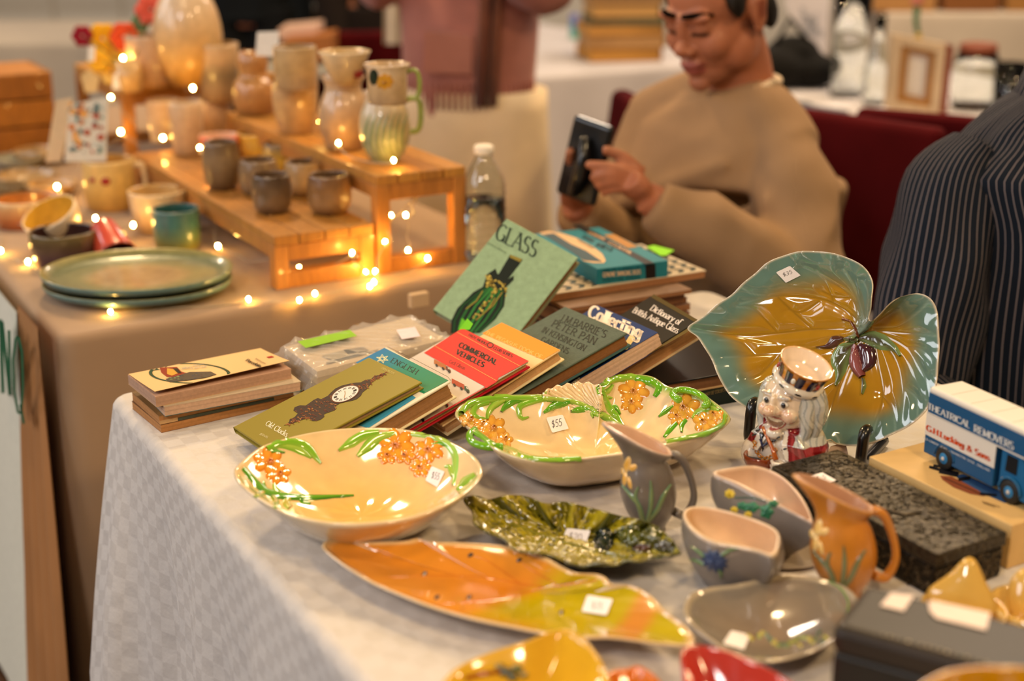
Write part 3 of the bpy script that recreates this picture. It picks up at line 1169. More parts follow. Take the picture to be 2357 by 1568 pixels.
# --- blue paperback
fr = frame(-64.6, 22.0, 3.9)
t, fc, pl = book('paperback_book', Vector((-.0099, 1.6888, .7701)), fr, .1558, .1431, .020, '#0d2f63', 'thick blue paperback with white title and pale page edges', pages='#d2ae90', hard=False, cmat='print_gloss')
mb, done = lettering(fc, 'title_lettering')
text_px(mb, 'Collecting', *pl, ZC(1215, 770), ZC(1590, 935), ZC(1250, 690), hx('#efdcc4'), thick=.24, thin=.1, gap=.02)
poly_px(mb, [ZC(1520, 905), ZC(1560, 925), ZC(1500, 1010), ZC(1450, 1010)], *pl, hx('#e0c888'), .0003)
for k in range(5):
    poly_px(mb, [ZC(1150 - k * 14 + 6, 1205 + k * 12), ZC(1165 - k * 14, 1212 + k * 12), ZC(1155 - k * 14, 1222 + k * 12), ZC(1138 - k * 14, 1213 + k * 12)], *pl, hx('#b8a890'), .0003)
done()

# --- black and gold dictionary
fr = frame(-72.2, 27.0, 3.9)
t, fc, pl = book('hardback_book', Vector((.0574, 1.7242, .7653)), fr, .1463, .1492, .022, '#0e0b05', 'glossy black and gold book with white title beside the leaf dish', pages='#a87848', back='#c8a878')
mb, done = lettering(fc, 'cover_print', 'print_gloss')
for a, b, c2, d, cc in (((1690, 612), (2010, 800), (1985, 815), (1670, 635), '#4a3a08'), ((1930, 885), (1990, 820), (1480, 1150), (1440, 1165), '#5a4606')):
    poly_px(mb, [ZC(*a), ZC(*b), ZC(*c2), ZC(*d)], *pl, hx(cc), .0003)
w = hx('#e8dcd0')
text_px(mb, 'Dictionary of', *pl, ZC(1660, 725), ZC(1870, 835), ZC(1690, 690), w, thick=.15, thin=.07, gap=.01)
text_px(mb, 'British Antique Glass', *pl, ZC(1535, 742), ZC(1855, 895), ZC(1562, 705), w, thick=.15, thin=.07, gap=.01)
done()

# --- green glass book leaning on the magazine pile
fr = frame(-51.4, 40.2, -22.7)
O = Vector((-.156, 1.773, .742)) + fr[1] * .085
t, fc, pl = book('hardback_book', O, fr, .123, .164, .016, '#90aa84', 'pale green book with a dark ribbed glass bottle on its cover', group=None, pages='#8a5a36', cmat='cloth_cover', back='#8a8e6c')
mb, done = lettering(fc, 'title_lettering')
text_px(mb, 'GLASS', *pl, ZC(552, 215), ZC(838, 352), ZC(592, 105), hx('#22332c'), thick=.15, thin=.05)
for k, (a, b, pt) in enumerate((((497, 250), (635, 325), (503, 238)),)):
    text_px(mb, 'GEORGE SAVAGE', *pl, ZC(*a), ZC(*b), ZC(*pt), hx('#5c7458'), thick=.12, thin=.12, serif=False)
done()
mb, done = lettering(fc, 'bottle_picture')
bot = [ZC(*p) for p in ((665, 330), (755, 365), (735, 395), (650, 505), (690, 480), (690, 510), (640, 560), (620, 700), (560, 790), (450, 890), (240, 890), (245, 800), (290, 710), (400, 600), (470, 560), (500, 470), (560, 430), (575, 470), (585, 465))]
poly_px(mb, bot, *pl, hx('#141e18'), .0003)
for k in range(7):
    f = k / 6
    line_px(mb, [ZC(500 + 110 * f, 560 + 20 * f), ZC(330 + 270 * f, 690 + 10 * f), ZC(270 + 260 * f, 800), ZC(262 + 180 * f, 885)], *pl, 5.5, mix(hx('#123f1c'), hx('#2f7a34'), math.sin(f * 3.1)), .0005)
poly_px(mb, [ZC(668, 332), ZC(752, 364), ZC(735, 385), ZC(660, 350)], *pl, hx('#8a7a30'), .0006)
rnd = random.Random(3)
for k in range(70):
    if k < 46:
        x, y = rnd.uniform(490, 640), 0
        y = 480 + (x - 490) * .55 + rnd.uniform(-15, 75)
    else:
        f = rnd.random()
        x, y = 560 - 180 * f + rnd.uniform(-18, 18), 590 + 230 * f
    poly_px(mb, [ZC(x + rnd.uniform(4, 15) * math.cos(a), y + rnd.uniform(4, 13) * math.sin(a)) for a in (0, 1.2, 2.5, 3.7, 5)], *pl, rnd.choice((hx('#a8923a'), hx('#c0a84c'), hx('#75601c'))), .0007 + k * 1e-6)
for x0, y0, x1, y1 in ((470, 590, 350, 720), (610, 600, 440, 780), (560, 640, 420, 800)):
    line_px(mb, [ZC(x0, y0), ZC((x0 + x1) / 2 + 14, (y0 + y1) / 2 + 8), ZC(x1, y1)], *pl, 2.4, hx('#9a8434'), .0009)
done()
mb = MB()
poly_px(mb, [ZC(322, 785), ZC(378, 830), ZC(372, 868), ZC(296, 868)], pl[0], pl[1], hx('#63b81a'), .0012)
mb.build('page_flag', 'paper', t)

# --- left stack of paperbacks
STK = 'paperbacks stacked at the table corner'
sy = 33.2
sx, syv, _ = frame(sy)
Of = PZ(372, 997)
rnd = random.Random(2)
specs = [(.0100, '#8a5526', 'brown edged paperback at the bottom of the corner stack', .168, .092, 0.000, 0.000, '#b47c46'),
         (.0110, '#7d4b20', 'brown edged paperback second from the bottom of the corner stack', .168, .092, -.001, .001, '#b47c46'),
         (.0120, '#b9926c', 'pale paperback under the cream porcelain book', .166, .096, .004, -.005, '#c7a184'),
         (.0132, '#c29c7a', 'cream paperback with an oval picture and lifted cover on the corner stack', .170, .090, -.004, -.001, '#bd9478')]
z = ZT
for k, (T, c, lab, W, H, dx, dy, pg) in enumerate(specs):
    t = thing('paperback_book', Of + sx * W / 2 + syv * H / 2 + UPV * (z - ZT), lab, 'book', STK)
    ex, ey, n = frame(sy + (1.5, 0, -3, 1)[k])
    o = Of + sx * dx + syv * dy + UPV * (z - ZT)
    pageblock(o + n * .0006, ex, ey, n, W, H, T - .0012, hx(pg), 7, k + 3).build('page_block', 'pages', t)
    cov = ('#6e4520', '#7d5a2c', '#b8a488', '#e0b97e')[k]
    mb = MB()
    mb.box(o, ex * (W + .001), ey * (H + .001), n * .0006, hx(('#7a4a22', '#5c3616', '#1d6a70', '#c8a070')[k]))
    mb.build('back_cover', 'card', t)
    if k < 3:
        mb = MB()
        mb.box(o + n * (T - .0006), ex * (W + .001), ey * (H + .001), n * .0006, hx(cov))
        mb.build('front_cover', 'card', t)
        if k == 1:
            mb = MB()
            mb.box(o + ex * .022 - ey * .0006 + n * .0005, ex * .12, ey * .0006, n * .0035, hx('#4c5040'))
            mb.build('plate_section', 'pages', t)
            mb = MB()
            mb.box(o - ey * .0005 + n * .0003, ex * .0215, ey * .0005, n * .0045, hx('#c49a68'))
            mb.build('title_pages', 'pages', t)
    else:
        # curled front cover, hinged along the far side
        top = o + n * (T - .0006)
        rows = []
        for i in range(13):
            v = i / 12                       # 1 at the spine side (far), 0 at the free edge
            row = []
            for j in range(17):
                u = j / 16
                lift = .0008 + (1 - v) ** 1.3 * (.0045 + .0030 * u)
                if v > .96:
                    lift = .0006
                pull = (1 - v) ** 2 * (.003 + .003 * u)
                row.append(top + ex * (W * u + .001) + ey * (H * v + pull) + n * lift)
            rows.append(row)
        mb = MB()
        mb.grid(rows, None, col=hx('#e2bb82'))
        mb.grid([[p - n * .0006 for p in r] for r in rows], None, col=hx('#c8a070'), flip=True)
        fco = mb.build('front_cover', 'print_gloss', t)
        bv = bvh_of(fco)
        mb = MB()

        def Z3(x, y):
            return 280 + x / 5.357, 780 + y / 5.357

        def onc(pts, col, lift=.0004):
            q = []
            for p in pts:
                l, nn = hit(bv, *p)
                q.append(l + nn * lift)
            a = (q[1] - q[0]).cross(q[2] - q[0])
            mb.poly(q if sum(((q[i].cross(q[(i + 1) % len(q)])) for i in range(len(q))), Vector()).z > 0 else q[::-1], col)

        def el(r, a):
            return Z3(840 + 505 * r * math.cos(a) - 12 * r * math.sin(a), 428 + 10 * r * math.cos(a) + 126 * r * math.sin(a))
        for k2 in range(40):
            a0, a1 = k2 * .15708, (k2 + 1) * .15708
            onc([el(1, a0), el(1, a1), el(.915, a1), el(.915, a0)], hx('#17402a'))
        fx = random.Random(4)
        onc([Z3(*p) for p in ((470, 360), (680, 350), (740, 410), (800, 425), (660, 470), (560, 475), (490, 420))], hx('#8c2a12'))
        onc([Z3(*p) for p in ((560, 370), (640, 380), (700, 430), (620, 460), (560, 440))], hx('#d09a34'), .0006)
        onc([Z3(*p) for p in ((630, 370), (690, 370), (740, 430), (690, 430))], hx('#1d1210'), .0007)
        onc([Z3(*p) for p in ((540, 500), (640, 475), (840, 415), (1100, 410), (1170, 445), (1040, 485), (800, 520), (600, 540))], hx('#4a4238'), .0006)
        for q in range(40):
            x, y = fx.uniform(570, 1110), fx.uniform(430, 520)
            if abs(y - (530 - (x - 540) * .16)) < 42:
                onc([Z3(x + fx.uniform(8, 26) * math.cos(a), y + fx.uniform(4, 11) * math.sin(a)) for a in (0, 1.5, 3, 4.6)], hx(fx.choice(('#2a3a50', '#6a5a34', '#3c3024', '#7a8a5a', '#20303c'))), .0008)
        onc([Z3(*p) for p in ((1785, 228), (1850, 214), (1882, 230), (1815, 243))], hx('#a8221c'), .0005)
        pc, pn = hit(bv, *Z3(1620, 300))
        text_px(mb, 'Porcelain', pc, pn, Z3(1525, 280), Z3(1705, 362), Z3(1560, 258), hx('#2a2018'), .0012, .2, .12, gap=.02)
        text_px(mb, 'Meissen', pc, pn, Z3(1645, 262), Z3(1770, 325), Z3(1660, 246), hx('#7a6244'), .0012, .1, .1)
        pc, pn = hit(bv, *Z3(880, 380))
        for s, a, b, c2 in (('Under', (860, 375), (735, 385), (868, 348)), ('the Glaze', (1045, 360), (860, 385), (1052, 338)), ('Painted', (1010, 330), (880, 350), (1020, 312))):
            text_px(mb, s, pc, pn, Z3(*a), Z3(*b), Z3(*c2), hx('#8aa0a4'), .0012, .1, .1)
        mb.build('cover_picture', 'print_gloss', fco)
    z += T

# --- bagged booklet
bg_c = [(615, 797), (962, 716), (1040, 775), (705, 866)]
zt = .786
q = [PZ(px, py, zt) for px, py in bg_c]
t = thing('bagged_booklet', centroid(q) * 1 - UPV * (zt - ZT), 'old booklets in a clear plastic bag with lime green sticker behind the books', 'booklet')
ctr = centroid(q)
mb = MB()
for k in range(5):
    s = .84 - .004 * k
    zz = -.0455 + k * .0087
    P4 = [ctr + (p - ctr) * s + UPV * zz for p in q]
    mb.box(P4[0], P4[1] - P4[0], P4[3] - P4[0], UPV * .0084, hx(('#7a5a30', '#8a6a3c', '#6a4c28', '#927548', '#b39a78')[k]))
mb.build('booklet_stack', 'pages', t)
rnd = random.Random(9)
mb = MB()
rows = []
for i in range(25):
    row = []
    for j in range(33):
        u, v = j / 32, i / 24
        p = q[0] + (q[1] - q[0]) * u + (q[3] - q[0]) * v
        e = min(u, 1 - u, v, 1 - v)
        zz = .0035 * math.sin(u * 31 + v * 9 + 2 * math.sin(v * 17)) * (1 if e < .12 else .25) + .002 * math.sin(u * 70 - v * 40) - .028 * max(0, .07 - e) / .07 + .003
        row.append(p + UPV * zz)
    rows.append(row)
mb.grid(rows)
film = mb.build('plastic_bag', 'plastic_film', t)
mb = MB()
O = ctr + UPV * .0012
n = UPV
poly_px(mb, [(685, 793), (805, 766), (822, 780), (704, 808)], O, n, hx('#84b41c'), .004)
mb.build('lime_sticker', 'paper', t)
mb = MB()
poly_px(mb, [(912, 766), (955, 759), (968, 781), (925, 788)], O, n, hx('#d8c8cc'), .004)
mb.build('price_sticker', 'paper', t)
mb = MB()
for pts, c in (([(740, 815), (800, 800), (835, 812), (770, 828)], '#86765c'), ([(790, 802), (835, 795), (850, 803), (800, 812)], '#6c5c48'), ([(750, 830), (870, 800), (872, 803), (752, 834)], '#7a6a50')):
    poly_px(mb, pts, O, n, hx(c), -.002)
mb.build('cover_print', 'print', t)

# --- magazine pile with patterned book and cocktail stirrer box
MG = 'magazines in the pile behind the books'
z = ZT
ex, ey, n = frame(27)
rnd = random.Random(12)
Op = Vector((.070, 1.80, 0))
for k in range(8):
    T = (.009, .007, .009, .006, .009, .007, .008, .006)[k]
    e2, f2, _ = frame(27 + rnd.uniform(-3, 3))
    o = Op + ex * rnd.uniform(-.006, .006) + ey * rnd.uniform(-.004, .006) + UPV * z
    t = thing('magazine', o + e2 * .1 + f2 * .08, 'brown edged magazine in the pile under the patterned book', 'magazine', MG)
    cc = hx(rnd.choice(('#8a5c38', '#7a4e2e', '#966844', '#6c442a')))
    pageblock(o + UPV * .0004, e2, f2, UPV, .198, .16, T - .0008, cc, 4, k).build('page_block', 'pages', t)
    mb = MB()
    mb.box(o + UPV * (T - .0004), e2 * .199, f2 * .161, UPV * .0004, hx(rnd.choice(('#5a3a26', '#40342a', '#7a5a40'))))
    mb.build('front_cover', 'card', t)
    z += T
e2, f2, n2 = frame(28)
o = Vector((.062, 1.806, z)) + f2 * .028
t = thing('patterned_book', o + e2 * .11 + f2 * .08, 'book with black and cream zigzag cover and green page flag on the pile', 'book')
pageblock(o + UPV * .001, e2, f2, UPV, .256, .168, .009, hx('#9a6840'), 4, 77).build('page_block', 'pages', t)
mb = MB()
mb.box(o + UPV * .010, e2 * .258, f2 * .170, UPV * .001, hx('#b7a58a'))
fco = mb.build('front_cover', 'card', t)
mb = MB()
top = o + UPV * .011
for i in range(12):
    for j in range(7):
        a = top + e2 * (.010 + i * .0205) + f2 * (.008 + j * .0228)
        mb.poly([a + UPV * .0003, a + e2 * .009 + UPV * .0003, a + e2 * .018 + f2 * .011 + UPV * .0003, a + e2 * .009 + f2 * .011 + UPV * .0003], hx('#3a4440'))
        mb.poly([a + e2 * .018 + f2 * .011 + UPV * .0004, a + e2 * .009 + f2 * .011 + UPV * .0004, a + e2 * .002 + f2 * .019 + UPV * .0004, a + e2 * .010 + f2 * .019 + UPV * .0004], hx('#2e3834'))
mb.build('zigzag_pattern', 'print', fco)
mb = MB()
poly_px(mb, [(1488, 572), (1505, 568), (1552, 580), (1532, 592), (1520, 592)], top, UPV, hx('#86d010'), .0025)
mb.build('page_flag', 'paper', t)
z += .011
ex, ey, n = frame(23.5)
zb = .835
O = Vector((.117, 1.878, zb))
t = thing('cocktail_box', O + ex * .055 + ey * .1 - UPV * .026, 'blue vintage cocktail box with a black band and drink bottle picture', 'box')
mb = MB()
mb.rbox(O - UPV * .0245, ex * .111, ey * .213, UPV * .0245, hx('#12707c'), .0012, 2)
bx = mb.build('carton', 'card', t)
# bring it down onto the pile
mb, done = lettering(bx, 'carton_print')
pl = (O, UPV)


def Z1(x, y):
    return 1220 + x / 5.8925, 500 + y / 5.8925


poly_px(mb, [Z1(560, 105), Z1(680, 95), Z1(1690, 625), Z1(1560, 640)], *pl, hx('#1c1512'), .0003)
poly_px(mb, [Z1(120, 215), Z1(250, 190), Z1(420, 215), Z1(620, 280), Z1(850, 400), Z1(980, 500), Z1(1028, 590), Z1(1000, 625), Z1(860, 625), Z1(730, 600), Z1(620, 500), Z1(300, 300)], *pl, hx('#cfa878'), .0003)
poly_px(mb, [Z1(180, 235), Z1(320, 222), Z1(560, 370), Z1(760, 460), Z1(985, 610), Z1(730, 590), Z1(560, 470)], *pl, hx('#30464c'), .0005)
poly_px(mb, [Z1(1000, 245), Z1(1140, 232), Z1(1465, 405), Z1(1330, 425)], *pl, hx('#a8701c'), .0004)
text_px(mb, 'GENUINE', *pl, Z1(775, 218), Z1(1010, 320), Z1(800, 195), hx('#c8a078'), .0006, .22, .18, False)
text_px(mb, 'COCKTAIL', *pl, Z1(1055, 358), Z1(1370, 510), Z1(1085, 332), hx('#c8a078'), .0006, .22, .18, False)
text_px(mb, 'Remember', *pl, Z1(640, 325), Z1(860, 440), Z1(660, 300), hx('#6a4c30'), .0007, .1, .07)
text_px(mb, 'SWIZZLE', *pl, Z1(690, 275), Z1(1000, 430), Z1(740, 245), hx('#1d3a40'), .0006, .2, .16, False)
text_px(mb, 'STICKS', *pl, Z1(880, 390), Z1(1100, 470), Z1(920, 355), hx('#1d3a40'), .0006, .2, .16, False)
fpl = (O, -ey)
poly_px(mb, [Z1(1562, 655), Z1(1698, 632), Z1(1705, 835), Z1(1570, 855)], *fpl, hx('#1c1512'), .0004)
text_px(mb, 'ONE OF A SERIES OF', *fpl, Z1(985, 738), Z1(1490, 695), Z1(985, 712), hx('#16343c'), .0005, .14, .14, False)
text_px(mb, 'GENUINE SWINGING DICKS', *fpl, Z1(985, 812), Z1(1500, 770), Z1(985, 752), hx('#e8c4a0'), .0005, .18, .12, False, .09)
text_px(mb, 'COCKTAIL STICKS', *fpl, Z1(985, 872), Z1(1490, 828), Z1(985, 838), hx('#16343c'), .0005, .14, .14, False)
done()

# --- flat dark books below the leaf dish
FB = 'dark books lying flat under the leaning row'
z = ZT
for k, (T, cov, sp, lab) in enumerate(((.018, '#1a120c', '#16201a', 'dark green spined book lying flat at the bottom under another dark book'), (.018, '#120c08', '#3a2414', 'dark glossy brown book lying flat behind the daffodil dish'))):
    ex, ey, n = frame(24 + k * 2)
    o = PZ(1500, 958, ZT) + UPV * (z - ZT) + ex * (.004 * k) + ey * .004 * k
    W, H = .22, .17
    t = thing('flat_book', o + ex * W / 2 + ey * H / 2, lab, 'book', FB)
    pageblock(o + UPV * .0025 + ey * .003, ex, ey, UPV, W - .003, H - .006, T - .005, hx('#8a5c36'), 6, 40 + k).build('page_block', 'pages', t)
    for nm, zz, c in (('back_cover', 0, '#c09a6a' if k else '#2a2018'), ('front_cover', T - .0025, cov if k else '#16241c')):
        mb = MB()
        mb.rbox(o + UPV * zz, ex * W, ey * H, UPV * .0025, hx(c), .001, 2)
        fco = mb.build(nm, 'print_gloss', t)
    if not k:
        mb = MB()
        mb.box(o - ey * .0015, ex * W, ey * .0025, UPV * T, hx('#14201a'))
        spn = mb.build('spine', 'print_gloss', t)
        mb = MB()
        text_px(mb, 'ANTIQUE COLLECTING', o - ey * .0015, -ey, (1622, 912), (1678, 898), (1622, 905), hx('#8a7448'), .0004, .16, .12)
        mb.build('spine_lettering', 'print', spn)
    z += T
# ------------------------------------------------------------------ glazed dishes and jugs on the white cloth
GRN, GRN2, GRND = hx('#6fae1c'), hx('#a9c24a'), hx('#2c6a1c')
ORF, ORF2 = hx('#d9761a'), hx('#eea03c')
CREAM, CREAM2 = hx('#edcf9a'), hx('#e9b662')


def leafset(parent, bvh, specs, name='leaf_relief', m='glaze', wk=1.35):
    for pts, ws, c1, c2, h in specs:
        mb = MB()
        ribbon_on(mb, bvh, pts, [w * wk for w in ws], h, c1, c2, n=16, m=7)
        mb.build(name, m, parent)


def flower(parent, bvh, c, r, name='flower_relief', cols=(ORF, ORF2), h=.004, rot=0, petals=6, m='glaze', squash=.8, core=True):
    mb = MB()
    rnd = random.Random(int(c[0] * 7 + c[1]))
    blob_on(mb, bvh, c, r * .92, r * .92 * squash, h * .55, cols[1], cols[0], rot=rot, petals=petals, n=36, m=7, depth=.10)
    for k in range(petals):
        a = rot + 2 * math.pi * k / petals
        blob_on(mb, bvh, (c[0] + r * .58 * math.cos(a), c[1] + r * .58 * squash * math.sin(a)), r * .56, r * .44 * squash + 1, h * .62 * rnd.uniform(.8, 1.1), cols[1], cols[0], rot=a, n=14, m=4)
    f = mb.build(name, m, parent)
    if core:
        mb = MB()
        blob_on(mb, bvh, (c[0], c[1] + r * .1), r * .36, r * .33 * squash, h * 1.7, cols[0], cols[1], petals=8, n=24, m=5, depth=.1)
        mb.build('flower_trumpet', m, f)


# --- round cream bowl with orange flowers
rim = [(548, 1090), (557, 1073), (580, 1052), (613, 1030), (667, 1013), (720, 1001), (780, 993), (850, 990), (920, 993), (1000, 1010), (1068, 1042), (1098, 1075), (1094, 1105), (1045, 1148), (960, 1186), (860, 1203), (765, 1203), (680, 1186), (610, 1152), (565, 1118)]
R = rim_px(rim, .796, 180)
C = centroid(R)
t = thing('flower_bowl', (C.x, C.y, ZT), 'round cream bowl with raised orange flowers and green leaves, priced on its side', 'bowl')
swirl = lambda q, k, p: .0011 * math.sin(k * 6.283 * 9 + q * 5) * q * (1 - q) * 2
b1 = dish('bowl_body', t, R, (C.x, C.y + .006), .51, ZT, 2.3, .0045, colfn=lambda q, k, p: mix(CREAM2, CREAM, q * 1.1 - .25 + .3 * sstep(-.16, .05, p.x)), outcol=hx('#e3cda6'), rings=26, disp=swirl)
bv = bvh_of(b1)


def Z7(x, y):
    return 520 + x / 3.8016, 960 + y / 3.8016


L = lambda *p: [Z7(*q) for q in p]
leafset(t, bv, [
    (L((355, 285), (500, 225), (660, 240), (740, 300), (830, 410)), (10, 13, 14, 13, 3), GRN, GRN2, .0028),
    (L((360, 275), (470, 240), (600, 270), (690, 320), (745, 360)), (6, 11, 12, 11, 3), GRN2, GRN, .0022),
    (L((360, 280), (430, 300), (515, 312)), (8, 8, 2), GRN, GRND, .002),
    (L((1340, 135), (1200, 165), (1090, 230), (985, 295)), (8, 14, 15, 4), GRN, GRN2, .0028),
    (L((1480, 145), (1330, 190), (1230, 270), (1150, 345)), (8, 14, 16, 5), GRN2, GRN, .0028),
    (L((1620, 150), (1800, 165), (1930, 230), (2000, 330), (2005, 450), (1990, 600)), (6, 10, 12, 11, 9, 4), GRN2, hx('#8fcf6a'), .002),
    (L((1815, 240), (1900, 235), (1960, 270)), (4, 8, 4), GRN, GRND, .002),
    (L((1990, 520), (1960, 440), (1915, 440)), (9, 10, 3), GRN2, GRN, .0022),
    (L((2180, 500), (2090, 560), (2020, 640)), (6, 12, 4), GRN2, GRN, .002),
    (L((150, 450), (250, 560), (350, 650), (500, 690), (700, 705), (900, 700), (1120, 690)), (6, 10, 11, 10, 8, 5, 2), GRN, GRND, .0024),
    (L((500, 690), (440, 640), (420, 585)), (6, 9, 5), GRN, GRN2, .002),
    (L((350, 650), (330, 600), (330, 570)), (5, 7, 3), GRN, GRND, .002),
    (L((400, 680), (440, 740), (430, 800)), (6, 9, 5), hx('#9a9a18'), GRN, .002),
    (L((560, 700), (530, 750), (560, 795)), (6, 11, 9), hx('#b3a51e'), GRN2, .0022),
    (L((700, 705), (660, 730), (740, 762)), (5, 8, 3), GRND, GRN, .002),
    (L((250, 700), (330, 660), (380, 640)), (4, 8, 3), hx('#a8a01c'), GRN, .002)], wk=1.75)
for c, r, rot in (((1490, 240), 42, .3), ((1415, 335), 24, 1), ((1570, 335), 24, .2), ((1780, 285), 33, .5), ((1705, 445), 25, 0), ((370, 390), 34, .4), ((460, 500), 28, .8)):
    flower(t, bv, Z7(*c), r, cols=(hx('#d5750c'), hx('#eda22e')), h=.0038, rot=rot)
sticker_on(t, bv, L((1800, 430), (1915, 480), (1850, 615), (1745, 555)), '$55', tpos=(Z7(1795, 535), Z7(1862, 555), Z7(1812, 480)))

# --- square daffodil dish with two loop handles
rim = [(1056, 955), (1068, 936), (1100, 924), (1160, 914), (1245, 911), (1270, 897), (1310, 888), (1350, 885), (1380, 892), (1384, 897), (1392, 884), (1420, 871), (1460, 866), (1500, 872), (1524, 888), (1545, 897), (1600, 905), (1640, 930), (1668, 955), (1670, 972), (1640, 992), (1580, 1010), (1520, 1024), (1455, 1040), (1370, 1052), (1290, 1061), (1220, 1058), (1165, 1042), (1130, 1022), (1100, 995), (1070, 972)]
R = rim_px(rim, .795, 220)
C = Vector((.088, 1.428, 0))
t = thing('daffodil_dish', (C.x, C.y, ZT), 'square cream dish with green scrolled rim, daffodils and loop handles', 'dish')


def sqcol(q, k, p):
    c = mix(hx('#e9c07a'), hx('#eed0a4'), q)
    fan = .33 < k < .55 and False
    return mix(c, hx('#7fae2c'), sstep(.955, .985, q) * (0 if (p.x > .062 and p.y < 1.40) or (.02 < p.x < .13 and p.y > 1.5) else 1))


b1 = dish('dish_body', t, R, (C.x, C.y), .54, ZT, 3.0, .0045, colfn=sqcol, outcol=hx('#e2c8a0'), rings=30,
          disp=lambda q, k, p: (.0016 * math.sin(p.x * 520) * sstep(.62, .95, q) if (.03 < p.x < .125 and p.y > 1.46) else 0))
bv = bvh_of(b1)


def Z8(x, y):
    return 1040 + x / 3.571, 840 + y / 3.571


L = lambda *p: [Z8(*q) for q in p]
DG = hx('#4f9420')
leafset(t, bv, [
    (L((75, 400), (150, 320), (330, 280), (560, 275), (730, 275)), (12, 15, 14, 13, 9), GRN, GRN2, .004),
    (L((640, 275), (520, 290), (440, 345), (405, 390)), (9, 14, 14, 5), DG, GRN, .0035),
    (L((760, 280), (640, 305), (555, 350), (570, 440), (630, 430)), (9, 13, 13, 10, 4), GRN, GRN2, .0035),
    (L((430, 290), (340, 340), (300, 400), (290, 455)), (9, 13, 11, 4), GRN2, GRN, .0035),
    (L((300, 310), (200, 340), (180, 420), (270, 450)), (9, 12, 11, 4), GRN, GRN2, .0035),
    (L((740, 280), (880, 290), (1010, 310), (1160, 370), (1280, 440), (1400, 510)), (10, 11, 11, 11, 12, 8), GRN2, DG, .004),
    (L((960, 310), (850, 335), (790, 370), (755, 395)), (10, 14, 13, 5), DG, GRN, .0035),
    (L((1160, 360), (1090, 360), (1020, 375), (975, 385)), (9, 13, 12, 4), GRN, DG, .0035),
    (L((1260, 420), (1190, 405), (1150, 400), (1165, 440)), (8, 10, 8, 3), GRN2, GRN, .003),
    (L((1400, 500), (1320, 500), (1260, 480)), (6, 13, 4), GRN, GRN2, .003),
    (L((1410, 515), (1360, 430), (1300, 370), (1240, 250), (1215, 190), (1290, 130), (1400, 105), (1520, 105)), (8, 11, 12, 13, 14, 15, 15, 12), GRN, GRN2, .004),
    (L((1500, 105), (1620, 135), (1700, 190), (1670, 265)), (12, 16, 15, 5), GRN, DG, .004),
    (L((1230, 250), (1290, 210), (1320, 165)), (8, 11, 4), GRN2, GRN, .003),
    (L((1260, 330), (1260, 270), (1310, 275)), (8, 10, 4), GRN2, GRN, .003),
    (L((1340, 420), (1320, 350), (1350, 350), (1385, 410)), (7, 9, 8, 3), GRN, DG, .003),
    (L((1700, 430), (1760, 380), (1820, 340)), (3, 10, 5), DG, GRN, .003),
    (L((1745, 600), (1790, 540), (1850, 480)), (4, 9, 6), GRN, DG, .003),
    (L((1890, 560), (1890, 500), (1930, 455)), (4, 9, 5), GRN, DG, .003),
    (L((1980, 445), (2020, 390), (2120, 360), (2210, 380)), (3, 11, 12, 6), GRN2, GRN, .003),
    (L((2250, 420), (2230, 490), (2100, 560), (1900, 610), (1760, 635)), (8, 9, 9, 8, 6), GRN, GRN2, .0035),
    (L((200, 560), (330, 650), (480, 700), (640, 765), (860, 785), (1060, 775)), (8, 9, 10, 10, 10, 8), GRN, GRN2, .0035)])
DF, DF2 = hx('#c8791c'), hx('#e6a93e')
for c, r, rot in (((1495, 215), 34, .2), ((1480, 310), 26, .5), ((1915, 350), 34, .7), ((1860, 430), 22, .1), ((2080, 470), 27, .3), ((2170, 410), 18, .6), ((140, 450), 22, .2), ((330, 520), 32, .4), ((430, 620), 20, .9), ((240, 490), 16, .3)):
    flower(t, bv, Z8(*c), r, cols=(DF, DF2), h=.0042, rot=rot, squash=.85)
for pts, zc in (((1130, 1028), 0), ((1600, 905), 1)):
    mb = MB()
    if zc:
        path = [PZ(*Z8(*p), .797) for p in ((1870, 290), (1815, 250), (1850, 210), (1960, 215), (2060, 260), (2100, 310), (2080, 340))]
    else:
        path = [PZ(*Z8(*p), .793) for p in ((190, 535), (145, 580), (175, 640), (290, 675), (420, 675))]
    sp = [Vector(p) for p in spline([tuple(p) for p in path], 20, False)]
    mb.tube(sp, .0042, 10, GRN)
    mb.build('handle', 'glaze', t)
sticker_on(t, bv, L((775, 435), (910, 410), (960, 525), (825, 560)), '$55', tpos=(Z8(822, 520), Z8(905, 500), Z8(818, 462)))

for k in range(12):
    f = k / 11
    mb = MB()
    x0, y0 = 1250 + 128 * f, 911 - 26 * math.sin(f * 2.2 + .1) + (4 if f > .95 else 0)
    ribbon_on(mb, bv, ((x0, y0), (x0 + (1398 - x0) * .35, y0 + (962 - y0) * .4), (x0 + (1398 - x0) * .75, y0 + (962 - y0) * .8)), (11, 8, 3), .0022, hx('#efd6ae'), hx('#dfbd86'), n=12)
    mb.build('shell_rib', 'glaze', t)

